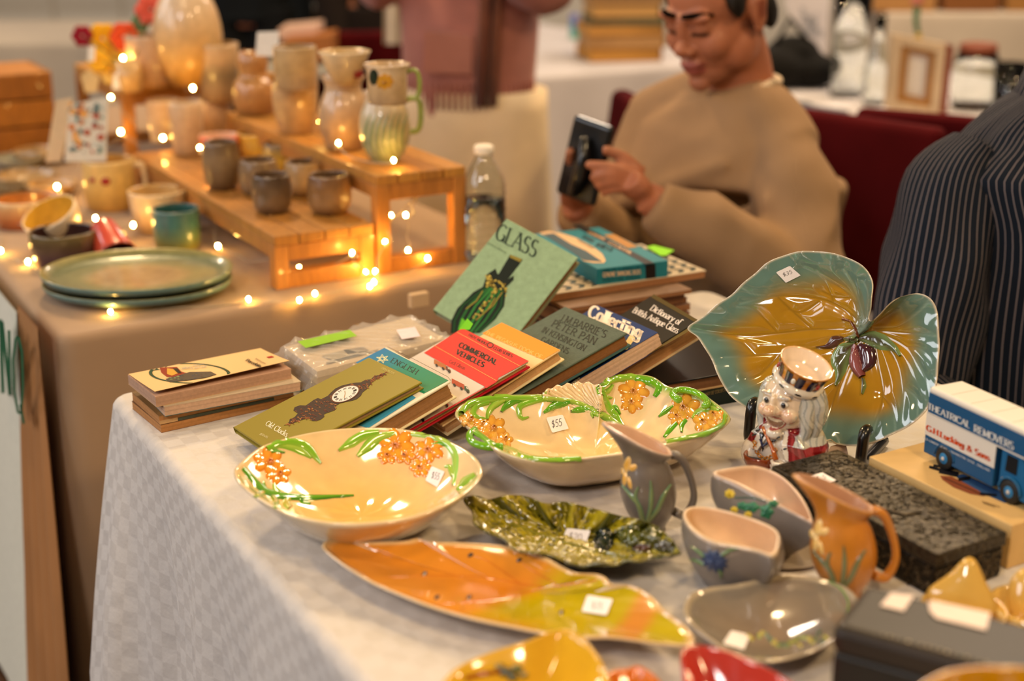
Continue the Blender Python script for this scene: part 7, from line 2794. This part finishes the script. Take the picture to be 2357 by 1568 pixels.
for w_, d_ in ((wrR2, Vector((.75, -.4, -.1)).normalized()), (wrL2, Vector((-.2, -.95, -.1)).normalized())):
    sidev = d_.cross(UPV).normalized()
    limb(bd, [w_, w_ + d_ * .05, w_ + d_ * .085], [.028, .038, .034], 14, flat=.6)
    for k in range(4):
        o_ = w_ + d_ * .075 + sidev * (-.027 + .018 * k)
        finger(bd, [o_, o_ + d_ * .03, o_ + d_ * .052 - UPV * .01, o_ + d_ * (.066 - .004 * abs(k - 1.5)) - UPV * .022], .0085)
    o_ = w_ + d_ * .03 + sidev * .03
    finger(bd, [o_, o_ + sidev * .02 + d_ * .015, o_ + sidev * .026 + d_ * .035, o_ + sidev * .024 + d_ * .052 - UPV * .006], .010)
for s in (-1, 1):
    h0 = Vector((mc.x, mc.y, .50)) + sd2 * .09 * s
    kn = h0 + f2 * .36
    ft = kn - UPV * .43
    limb(bd, [h0, h0.lerp(kn, .5), kn, kn.lerp(ft, .45), ft], [.085, .078, .058, .050, .036], 14)
vs, fs = remesh(bd, .006, 5)
skin_obj('body', vs, fs, lambda v: paint_head(v, MH2, '#b07050', '#17100c'), 'skin', man2)
hb = MB()
hair_parts(hb, MH2)
vs, fs = remesh(hb, .007, 4)
skin_obj('hair', vs, fs, hx('#2a2018'), 'hair', man2)


def oring(c, s, w, d, n=90, pw=.85):
    s = Vector(s).normalized()
    f = Vector((-s.y, s.x, 0))
    return [Vector(c) + s * (w * (abs(math.cos(a)) ** pw) * (1 if math.cos(a) > 0 else -1)) + f * d * math.sin(a) for a in [2 * math.pi * j / n + .6 for j in range(n + 1)]]


mb = MB()
st = [(.44, .200, .155, .85), (.55, .205, .16, .85), (.70, .21, .16, .85), (.82, .215, .155, .85), (.90, .220, .150, .85), (.96, .225, .135, .8), (.985, .200, .115, .8), (1.015, .165, .100, .85), (1.045, .120, .088, .9), (1.07, .085, .078, 1)]
rg = []
for k in range(40):
    q = k / 39
    z, w, d, pw = [np.interp(q, np.linspace(0, 1, len(st)), [s_[i] for s_ in st]) for i in range(4)]
    r_ = oring((mc.x + .004 * math.sin(q * 20), mc.y, z), sd2, w, d, 90, pw)
    rg.append([p + (p - Vector((mc.x, mc.y, z))) * (.02 * math.sin(j * .45 + q * 9) + .012 * math.sin(j * 1.1 - q * 16)) for j, p in enumerate(r_)])
striped(mb, rg)
mb.build('shirt_body', stripe, man2)


def sleeve(a, b, c, name, seed):
    rnd = random.Random(seed)
    mb = MB()
    path = [Vector(p) for p in spline([tuple(p) for p in (a + sd2 * .03 * (1 if (a - mc).dot(sd2) < 0 else -1) + UPV * .01, a.lerp(b, .12), a.lerp(b, .4), a.lerp(b, .75), b, b.lerp(c, .35), b.lerp(c, .95))], 44, False)]
    rr = np.interp(np.linspace(0, 1, 44), [0, .12, .3, .6, .75, 1], [.045, .066, .076, .076, .070, .048])
    up = Vector((.3, -.8, .4))
    rings = []
    for i, p in enumerate(path):
        t_ = (path[min(i + 1, 43)] - path[max(i - 1, 0)]).normalized()
        x = (up - t_ * up.dot(t_)).normalized()
        y = t_.cross(x)
        rings.append([p + (x * math.cos(q) + y * math.sin(q)) * rr[i] * (1 + .035 * math.sin(3 * q + i * .5) + .03 * math.sin(5 * q - i * .33)) for q in [2 * math.pi * j / 56 for j in range(57)]])
    striped(mb, rings, .003)
    mb.build(name, stripe, man2)


sleeve(shR2, elR2, wrR2, 'sleeve', 1)
sleeve(shL2, elL2, wrL2, 'sleeve', 2)
mb = MB()
rg = [[Vector((mc.x, mc.y, 1.06 + dz)) + (sd2 * math.cos(a) * r + Vector((-sd2.y, sd2.x, 0)) * math.sin(a) * r * .92) for a in [2 * math.pi * j / 40 for j in range(41)]] for dz, r in ((0, .090), (.035, .080), (.04, .082), (-.005, .100))]
striped(mb, rg)
mb.build('collar', stripe, man2)
tr = MB()
for s in (-1, 1):
    h0 = Vector((mc.x, mc.y, .50)) + sd2 * .09 * s
    kn = h0 + f2 * .36
    ft = kn - UPV * .43
    limb(tr, [h0, h0.lerp(kn, .5), kn, kn.lerp(ft, .5), ft + UPV * .03], [.11, .10, .078, .066, .056], 14)
vs, fs = remesh(tr, .012, 4)
skin_obj('trousers', vs, fs, hx('#1c1c22'), 'fabric', man2)


# --- standing people further back
def stander(label, c, face, parts_top, parts_low, hem, w=.17, topname='cardigan', lowname='skirt', head=True, skin='#b8785a', m='knit', arms='front', wide=1.0, h=1.0):
    c = Vector((c[0], c[1], 0))
    f = Vector((*face, 0)).normalized()
    s = Vector((-f.y, f.x, 0))
    t = thing('person', c, label, 'person')
    bd = MB()
    hc = c + UPV * 1.56 * h
    M = Matrix.Translation(hc) @ Matrix.Rotation(math.atan2(f.y, f.x) + math.pi / 2, 4, 'Z')
    head_parts(bd, M)
    limb(bd, [c + UPV * 1.36 * h, c + UPV * 1.44 * h, hc - UPV * .02], [.07, .055, .052], 14)
    trunk(bd, [(c + UPV * .84 * h, s, .15, .10), (c + UPV * 1.05 * h, s, .13, .09), (c + UPV * 1.28 * h, s, .165, .09), (c + UPV * 1.38 * h, s, .10, .06)])
    pts = {}
    for sg in (-1, 1):
        sh = c + UPV * 1.32 * h + s * .17 * sg
        if arms == 'front':
            el, wr = sh - UPV * .22 + s * .04 * sg + f * .04, sh - UPV * .12 + f * .24 - s * .08 * sg
        else:
            el, wr = sh - UPV * .29 + s * .03 * sg - f * .02, sh - UPV * .53 + f * .06 + s * .02 * sg
        pts[sg] = (sh, el, wr)
        limb(bd, [sh, sh.lerp(el, .5), el, el.lerp(wr, .5), wr], [.048, .043, .038, .033, .026], 12)
        d = (wr - el).normalized()
        sv = d.cross(f if abs(d.dot(f)) < .8 else UPV).normalized()
        limb(bd, [wr, wr + d * .045, wr + d * .08], [.026, .034, .030], 12, flat=.6)
        for k in range(4):
            o = wr + d * .07 + sv * (-.024 + .016 * k)
            finger(bd, [o, o + d * .03, o + d * .05 - UPV * .008, o + d * .066 - UPV * .016], .008)
        o = wr + d * .03 + sv * .028
        finger(bd, [o, o + sv * .018 + d * .015, o + sv * .022 + d * .03, o + sv * .02 + d * .046], .009)
        h0 = c + UPV * .86 * h + s * .085 * sg
        kn, ft = c + UPV * .48 * h + s * .09 * sg + f * .02, c + UPV * .06 + s * .09 * sg
        limb(bd, [h0, h0.lerp(kn, .5), kn, kn.lerp(ft, .4), ft], [.085, .075, .055, .050, .036], 12)
        limb(bd, [ft - f * .04 - UPV * .02, ft + f * .08 - UPV * .03, ft + f * .15 - UPV * .035], [.032, .034, .024], 10)
    vs, fs = remesh(bd, .009, 4)
    skin_obj('body', vs, fs, lambda v: paint_head(v, M, skin, '#17100c'), 'skin', t)
    hb = MB()
    hair_parts(hb, M)
    vs, fs = remesh(hb, .010, 3)
    skin_obj('hair', vs, fs, hx('#2a1a10'), 'hair', t)
    tp = MB()
    trunk(tp, [(c + UPV * hem, s, w * 1.02 * wide, .125 * wide), (c + UPV * (hem + .04), s, w * wide, .12 * wide), (c + UPV * (hem + .2), s, w * 1.02 * wide, .125 * wide), (c + UPV * 1.24 * h, s, .19, .12), (c + UPV * 1.34 * h, s, .17, .10), (c + UPV * 1.41 * h, s, .09, .075)])
    for sg in (-1, 1):
        sh, el, wr = pts[sg]
        limb(tp, [sh - s * .02 * sg, sh.lerp(el, .4), el, el.lerp(wr, .5), wr.lerp(el, .08)], [.074, .070, .060, .054, .042], 14)
    vs, fs = remesh(tp, .009, 5)
    vs = wrinkle(vs, fs, .008, (8, 8, 8), (0, 0, 1), hem)
    skin_obj(topname, vs, fs, hx(parts_top), m, t)
    lw = MB()
    if lowname == 'skirt':
        rings = []
        for k in range(14):
            q = k / 13
            z = hem + .06 - q * (hem - .22)
            rings.append([c + s * math.cos(a) * (.190 + .03 * q + .012 * math.sin(a * 9) * q) + f * math.sin(a) * (.125 + .05 * q + .012 * math.sin(a * 9 + 1) * q) + UPV * z for a in [2 * math.pi * j / 60 for j in range(60)]])
        lw.loft(rings, hx(parts_low))
        lw.build('skirt', 'fabric', t)
    else:
        for sg in (-1, 1):
            h0 = c + UPV * .90 * h + s * .08 * sg
            kn, ft = c + UPV * .48 * h + s * .09 * sg + f * .02, c + UPV * .10 + s * .09 * sg
            limb(lw, [h0, h0.lerp(kn, .5), kn, kn.lerp(ft, .5), ft], [.115, .100, .085, .080, .075], 14)
        vs, fs = remesh(lw, .012, 4)
        skin_obj('trousers', vs, fs, hx(parts_low), 'fabric', t)
    for sg in (-1, 1):
        sh = MB()
        ft = c + s * .09 * sg
        limb(sh, [ft - f * .06 + UPV * .045, ft + f * .06 + UPV * .045, ft + f * .17 + UPV * .038], [.044, .046, .034], 12, flat=.8)
        sh.build('shoe', 'plain', t)
    return t, c, f, s


t, c, f, s = stander('standing person in a dusty pink ribbed cardigan and cream skirt', (-.10, 3.40), (-.35, -.94), '#a4695c', '#e2caa6', .80, w=.155, lowname='skirt', arms='front')
# cardigan pocket, ribbed hem and dark brown strips standing in for the placket's shadow
for k in range(30):
    pass
mb = MB()
q = [PY(x, y, 3.26) for x, y in ((978, 70), (1088, 82), (1086, 172), (974, 168))]
mb.loft([q, [p + Vector((0, .006, 0)) for p in q]], hx('#a46c5e'), smooth=False)
mb.build('pocket', 'knit', t)
for k in range(34):
    a = math.pi * (1 + (k + .5) / 34)
    p = c + s * math.cos(a) * .162 + f * -math.sin(a) * .128
    mb = MB()
    mb.tube([p + UPV * .822, p + UPV * .885], .0045, 6, hx('#93594c'))
    mb.build('hem_rib', 'knit', t)
for x, cc, wd in ((1112, '#5a2c18', .016), (1140, '#6a3a22', .010)):
    mb = MB()
    mb.tube([PY(x + 10, -60, 3.25), PY(x, 120, 3.255), PY(x - 6, 245, 3.255)], wd, 8, hx(cc), flat=.5)
    mb.build('placket_shade', 'knit', t)
stander('standing person in black clothes beyond the pottery table', (-.92, 4.95), (.3, -.95), '#0c1014', '#0b0d10', .86, w=.15, topname='jacket', lowname='trousers', arms='side', m='fabric')
stander('standing person in dark brown clothes behind the red chair', (-.45, 5.02), (.5, -.86), '#1e1510', '#1c130e', .80, w=.13, topname='coat', lowname='trousers', arms='side', m='fabric')
# ------------------------------------------------------------------ chairs, back tables and what stands on them
def chair(label, c, yaw, parent_col='#4a0a0e'):
    c = Vector((c[0], c[1], 0))
    f = Vector((math.cos(yaw), math.sin(yaw), 0))
    s = Vector((-f.y, f.x, 0))
    t = thing('banquet_chair', c, label, 'chair', 'burgundy chairs behind the stalls')
    red = hx(parent_col)
    mb = MB()
    mb.rbox(c - f * .21 - s * .21 + UPV * .42, f * .43, s * .42, UPV * .06, red, .02, 3)
    mb.build('seat', 'chair_fabric', t)
    mb = MB()
    rows = []
    mb.rbox(c - f * .235 - s * .205 + UPV * .50, f * .045 , s * .41, UPV * .38 - f * .05, red, .018, 3)
    mb.build('backrest', 'chair_fabric', t)
    for a, b in ((.19, .18), (.19, -.18), (-.19, .18), (-.19, -.18)):
        mb = MB()
        mb.tube([c + f * (a + (.02 if a > 0 else -.04)) + s * b, c + f * a + s * b + UPV * .43], .011, 8, hx('#1c1a18'))
        mb.build('leg', 'black_plastic', t)
    for b in (.195, -.195):
        mb = MB()
        mb.tube([c - f * .20 + s * b + UPV * .44, c - f * .235 + s * b + UPV * .62, c - f * .262 + s * b + UPV * .86], .010, 8, hx('#1c1a18'))
        mb.build('back_frame', 'black_plastic', t)
    return t


chair('burgundy chair between the two seated people', (1.03, 3.10), math.radians(60))
chair('burgundy chair behind the handheld device', (.03, 2.98), math.radians(192))
chair('burgundy chair beyond the stacked tall cups', (-.50, 4.66), math.radians(100))
chair('burgundy chair under the person in the beige sweatshirt', (.50, 2.69), math.radians(223))
chair('burgundy chair under the person in the striped shirt', (.83, 2.05), math.radians(249))

wl = linen('white_linen', '#c9c2c4')
wl2 = linen('cream_linen', '#c8b8a4')


def TWp(u, w, z=0):
    return TW(u, w, z)


cloth('tablecloth', TW(1.88, -3.7), TB, TA, .8, 1.5, ZT, .62, wl, 'white tablecloth on the far table with a pile of books', fold=.02, flare=.05, seed=5, wl=.3, cell=.05)
folding_table(TW(1.88, -3.7), TB, TA, .8, 1.5, ZT - .001, 'folding table under the far white cloth with books')
cloth('tablecloth', TW(2.28, -1.95), TB, TA, .8, 1.9, ZT, .62, wl, 'white tablecloth on the far table with glass vases and frame', fold=.02, flare=.05, seed=6, wl=.3, cell=.05)
folding_table(TW(2.28, -1.95), TB, TA, .8, 1.9, ZT - .001, 'folding table under the far white cloth with glassware')
cloth('tablecloth', (-3.5, 5.3, 0), (1, 0, 0), (0, 1, 0), 2.2, .8, ZT, .62, wl2, 'cream tablecloth on the table along the far left wall', fold=.02, flare=.05, seed=7, wl=.35, cell=.06)
folding_table((-3.5, 5.3, 0), (1, 0, 0), (0, 1, 0), 2.2, .8, ZT - .001, 'folding table under the cream cloth at the far left')
cloth('tablecloth', (1.35, 5.2, 0), (1, 0, 0), (0, 1, 0), 2.6, .9, .86, .72, wl2, 'cream tablecloth on the raised table at the far right', fold=.02, flare=.05, seed=9, wl=.35, cell=.06)
folding_table((1.35, 5.2, 0), (1, 0, 0), (0, 1, 0), 2.6, .9, .859, 'tall folding table under the cream cloth at the far right')

# far pile of books on the white table
z = ZT
Bp = PZ(1440, 143)
rnd = random.Random(17)
labs = ['thick ochre edged book at the bottom of the far pile', 'tan edged book second in the far pile', 'ochre edged book in the middle of the far pile', 'green backed book above the ochre book in the far pile', 'pale edged book near the top of the far pile', 'thin brown book on top of the far pile']
for k, (T, c, cov) in enumerate(((.045, '#c08a3e', '#8a5a22'), (.040, '#b98e5c', '#8a6030'), (.036, '#c8924a', '#9a6a30'), (.022, '#8a7a5c', '#3a4a24'), (.045, '#c89a5c', '#7a5220'), (.03, '#b08858', '#5a3a1c'))):
    W, H = .24 + rnd.uniform(-.02, .02), .20
    a = math.radians(8 + rnd.uniform(-5, 5))
    ex, ey = Vector((math.cos(a), math.sin(a), 0)), Vector((-math.sin(a), math.cos(a), 0))
    o = Bp + UPV * (z - ZT) - ex * W / 2
    t = thing('old_book', Bp + UPV * (z - ZT), labs[k], 'book', 'far pile of old books')
    pageblock(o + UPV * .004, ex, ey, UPV, W - .004, H, T - .008, hx(c), 5, 60 + k).build('page_block', 'pages', t)
    for nm, zz in (('back_cover', 0), ('front_cover', T - .004)):
        mb = MB()
        mb.rbox(o + UPV * zz - ey * .004, ex * W, ey * (H + .008), UPV * .004, hx(cov), .001, 2)
        mb.build(nm, 'card', t)
    mb = MB()
    mb.rbox(o + ex * (W - .002) - ey * .004, ex * .006, ey * (H + .008), UPV * T, hx(cov), .002, 2)
    mb.build('spine', 'card', t)
    z += T
mb = MB()
p = PZ(1312, 90)
for k, c in enumerate(('#3aa08a', '#2a8ab0', '#5a6ab8')):
    mb.rbox(p + UPV * .03 * k, (.03, 0, 0), (0, .03, 0), (0, 0, .03), hx(c), .004)
o = mb.build('marker_box', 'plain', None, p)
tag(o, 'small teal and blue marker pot beside the far pile of books', 'pot')

# frame, glassware, bag and sign on the far right table
yb = PZ(2110, 262).y
t = thing('box_frame', PZ(2110, 262), 'pale wooden box frame with a white insert among the glassware', 'frame')
q = [PY(x, y, yb) for x, y in ((2042, 250), (2160, 272), (2178, 92), (2058, 80))]
ex, ey = q[1] - q[0], q[3] - q[0]
n = ex.cross(ey).normalized()
if n.y > 0:
    n = -n
L1 = ex.length
for u0, u1, v0, v1 in ((0, 1, 0, .12), (0, 1, .88, 1), (0, .16, .12, .88), (.84, 1, .12, .88)):
    mb = MB()
    mb.box(q[0] + ex * u0 + ey * v0, ex * (u1 - u0), ey * (v1 - v0), -n * .045, hx('#cbb190'))
    mb.build('frame_side', 'wood', t)
for u0, u1, v0, v1 in ((.16, .84, .12, .22), (.16, .84, .80, .88), (.16, .34, .22, .80), (.74, .84, .22, .80)):
    mb = MB()
    mb.box(q[0] + ex * u0 + ey * v0 - n * .012, ex * (u1 - u0), ey * (v1 - v0), -n * .012, hx('#a8763a'))
    mb.build('mount', 'card', t)
mb = MB()
mb.box(q[0] + ex * .3 + ey * .2 - n * .028, ex * .5, ey * .65, -n * .004, hx('#e4dcd2'))
mb.build('insert', 'paper', t)
mb = MB()
mb.box(q[1] - n * .0 + ex * .01, ex * .14, ey * 1.0, -n * .05, hx('#7a3418'))
mb.build('side_panel', 'wood', t)


def glassware(label, px, w, h, prof, cat='vase', lid=None):
    B = PZ(*px)
    s = pxm(B)
    R, H = w / 2 / s, h / s / .95
    t = thing('glass_vessel', B, label, cat, 'glassware on the far table')
    pr = [(.001, 0)] + [(r * R, z * H) for r, z in prof]
    inn = [(max(.001, r * R - .0025), max(z * H, .006)) for r, z in prof][::-1] + [(.001, .006)]
    mb = MB()
    mb.lathe(pr + inn, B, 32, hx('#ffffff'), caps=(False, False))
    mb.build('glass_body', 'glass', t)
    if lid:
        mb = MB()
        mb.lathe([(.001, H), (R * .8, H), (R * .82, H + .006), (R * .82, H + .022), (R * .7, H + .026), (.001, H + .026)], B, 28, hx(lid))
        mb.build('lid', 'plain', t)
    return B, R, H


glassware('tall straight clear glass vase beside the dark bag', (1948, 222), 88, 250, [(.85, 0), (.9, .03), (.92, .5), (1, 1)])
glassware('curvy clear glass decanter beside the pale box frame', (2012, 240), 62, 190, [(.8, 0), (.95, .06), (1, .3), (.7, .55), (.4, .7), (.45, 1)])
B, R, H = glassware('clear glass jar with a brown lid beyond the box frame', (2238, 250), 104, 120, [(.85, 0), (.95, .05), (1, .3), (1, .8), (.85, 1)], 'jar', '#7a3a1c')
glassware('short clear glass tumbler near the striped shoulder', (2318, 262), 80, 110, [(.8, 0), (.85, .04), (1, 1)], 'glass')
t = thing('tulip_stem', PY(2112, 88, yb + .02), 'green stemmed flower rising behind the pale box frame', 'flower')
mb = MB()
mb.tube([PY(2115, 86, yb + .06), PY(2108, 50, yb + .06), PY(2112, 8, yb + .06)], [.006, .007, .010], 8, hx('#3c6a44'))
mb.build('stem', 'plain', t)
mb = MB()
c = PY(2112, -4, yb + .06)
mb.ellipsoid(c, (.018, 0, 0), (0, .016, 0), (0, 0, .024), 14, 10, hx('#c8806c'))
mb.build('blossom', 'fabric', t)
mb = MB()
mb.tube([PY(2114, 92, yb + .06), PY(2114, 76, yb + .06)], [.010, .008], 8, hx('#a8881c'))
mb.build('stem_foot', 'plain', t)
# dark bag
t = thing('dark_bag', PZ(1835, 215), 'soft black bag slumped on the far table beside the glass vase', 'bag')
mb = MB()
cb2 = PZ(1838, 214)
for k, (dx, dz, rx, rz) in enumerate(((-.06, .06, .10, .062), (.05, .05, .09, .052), (0, .10, .08, .05), (-.02, .045, .12, .045))):
    mb.ellipsoid(cb2 + Vector((dx, .08 + .02 * k, dz)), (rx, 0, 0), (0, .07, 0), (0, 0, rz), 18, 12, hx('#141312'))
vs, fs = remesh(mb, .008, 5)
skin_obj('bag_body', vs, fs, hx('#141210'), 'fabric', t)
mb = MB()
mb.tube([cb2 + Vector((-.06, .09, .12)), cb2 + Vector((-.02, .09, .20)), cb2 + Vector((.05, .09, .12))], .008, 8, hx('#191614'))
mb.build('strap', 'fabric', t)
# hand-written sign
ys = 4.35
q = [PY(x, y, ys) for x, y in ((1790, 30), (1905, 118), (1915, -60), (1800, -70))]
sg = card('script_sign', 'white card sign with grey handwriting behind the glass vase', 'sign', [(1806, 18), (1902, 132), (1912, -50), (1812, -60)], ys, '#d8d2d8')
mb = MB()
text_px(mb, 'Thank', Vector((0, ys - .003, 0)), Vector((0, -1, 0)), (1838, 50), (1880, 66), (1842, 18), hx('#6a7a88'), .001, .1, .07)
text_px(mb, 'you', Vector((0, ys - .003, 0)), Vector((0, -1, 0)), (1846, 78), (1892, 84), (1850, 56), hx('#6a7a88'), .001, .1, .07)
mb.build('script', 'print', sg)
card('paper_sheet', 'white paper sheet taped beside the script sign', 'sign', [(1940, -40), (1990, -40), (1988, 100), (1936, 110)], 4.45, '#d6d0d8')
# patterned blue cloth hanging over the far table edge
mat('lace_cloth', '#8a8c94', .9, var=(160, .7))
mb = MB()
rows = []
for i in range(13):
    q_ = i / 12
    rows.append([TW(2.235 - .01 * math.sin(j * 1.2 + q_ * 3) - .02 * q_, -1.50 + j * .03, ZT + .004 - q_ * .36) for j in range(11)])
mb.grid(rows)
mb.grid([[p - TB * -.002 for p in r] for r in rows], flip=True)
o = mb.build('patterned_cloth', 'lace_cloth', None, TW(2.24, -1.4, .4))
tag(o, 'grey blue patterned cloth hanging over the far table edge', 'cloth')
# boxes of books on the raised far right table
for k, (x0, x1, c, lab) in enumerate(((2010, 2165, '#b8844a', 'tan box of papers on the raised far right table'), (2172, 2310, '#8a5424', 'brown wooden box on the raised far right table'), (2318, 2420, '#a87438', 'ochre box at the end of the raised far right table'))):
    a, b = PZ(x0, 26, .862), PZ(x1, 30, .862)
    mb = MB()
    mb.rbox(a, Vector((b.x - a.x, 0, 0)), (0, .2, 0), (0, 0, .12), hx(c), .004)
    o = mb.build('storage_box', 'card', None, a)
    tag(o, lab, 'box')
# far left: crate with wire basket, boxes and papers
t = thing('wooden_crate', Vector((-1.07, 3.16, ZT)), 'orange brown wooden crate at the back of the pottery table', 'crate')
o = Vector((-1.34, 3.02, ZT + .001))
for k in range(3):
    mb = MB()
    mb.rbox(o + UPV * (.004 + k * .06), TB * .36, -TA * .014, UPV * .056, hx(('#a8641c', '#b06c20', '#9a5c1c')[k]), .003)
    mb.build('slat', 'wood', t)
    mb = MB()
    mb.rbox(o + UPV * (.004 + k * .06) - TA * .2, TB * .36, -TA * .014, UPV * .056, hx('#9a5c1c'), .003)
    mb.build('slat', 'wood', t)
for a in (0, .346):
    mb = MB()
    mb.rbox(o + TB * a - TA * .014, TB * .014, -TA * .186, UPV * .182, hx('#8a5218'), .003)
    mb.build('end_panel', 'wood', t)
mb = MB()
mb.rbox(o + UPV * .174, TB * .36, -TA * .21, UPV * .008, hx('#b87a3c'), .002)
mb.build('lid', 'wood', t)
bt = thing('wire_basket', o + TB * .1 + UPV * .185, 'black wire basket on the orange brown crate', 'basket')
bo = o + TB * .02 - TA * .03 + UPV * .185
mb = MB()
mb.rbox(bo, TB * .17, -TA * .12, UPV * .07, hx('#15120f'), .02, 4)
mb.build('lining', 'fabric', bt)
for k in range(7):
    mb = MB()
    mb.tube([bo + TB * (.17 * k / 6) + TA * .002, bo + TB * (.17 * k / 6) + TA * .002 + UPV * .078], .0016, 6, hx('#4a443c'))
    mb.build('wire', 'plain', bt)
for k in range(3):
    mb = MB()
    mb.tube([bo + TA * .002 + UPV * (.01 + .03 * k), bo + TB * .17 + TA * .002 + UPV * (.01 + .03 * k)], .0016, 6, hx('#4a443c'))
    mb.build('wire', 'plain', bt)
# boxes behind the tall cups
for quad, y, c, lab in (([(652, 150), (762, 138), (762, 82), (652, 92)], 4.2, '#9a5c24', 'brown wooden box behind the stacked tall cups'), ([(640, 92), (728, 82), (728, 60), (640, 68)], 4.3, '#c8a490', 'pale pink flat box on the brown wooden box'), ([(648, 60), (790, 58), (790, -20), (648, -20)], 5.3, '#b08a5c', 'tan boxes piled beyond the stacked tall cups'), ([(790, 70), (822, 66), (822, -20), (790, -20)], 5.25, '#cfc0b8', 'tall white box beside the tan boxes'), ([(655, 25), (718, 22), (718, -20), (655, -20)], 5.2, '#d8d0c8', 'white paper box in front of the tan boxes')):
    q = [PY(*p, y) for p in quad]
    mb = MB()
    mb.loft([q, [p + Vector((0, .18, 0)) for p in q]], hx(c), smooth=False)
    o = mb.build('cardboard_box', 'card', None, centroid(q))
    tag(o, lab, 'box')
folding_table((-.99, 5.19, 0), (1, 0, 0), (0, 1, 0), .48, .33, PY(700, 58, 5.3).z - .002, 'small side table carrying the tan boxes')
# side table under the near boxes
folding_table((-.80, 4.14, 0), (1, 0, 0), (0, 1, 0), .36, .25, PY(700, 146, 4.2).z - .004, 'small side table carrying the brown wooden box')
# white cloth hanging beside the pink cardigan
mb = MB()
rows = []
for i in range(15):
    rows.append([PY(884 + j * 5.2, -80 + i * 13, 4.3 + .02 * math.sin(j * 1.3)) for j in range(11)])
mb.grid(rows)
mb.grid([[p + Vector((0, .004, 0)) for p in r] for r in rows], flip=True)
o = mb.build('hanging_towel', 'fabric', None, rows[0][5])
for l in o.data.color_attributes['Col'].data:
    l.color = hx('#d2c4b0')
tag(o, 'long white towel hanging behind the pink cardigan', 'towel')
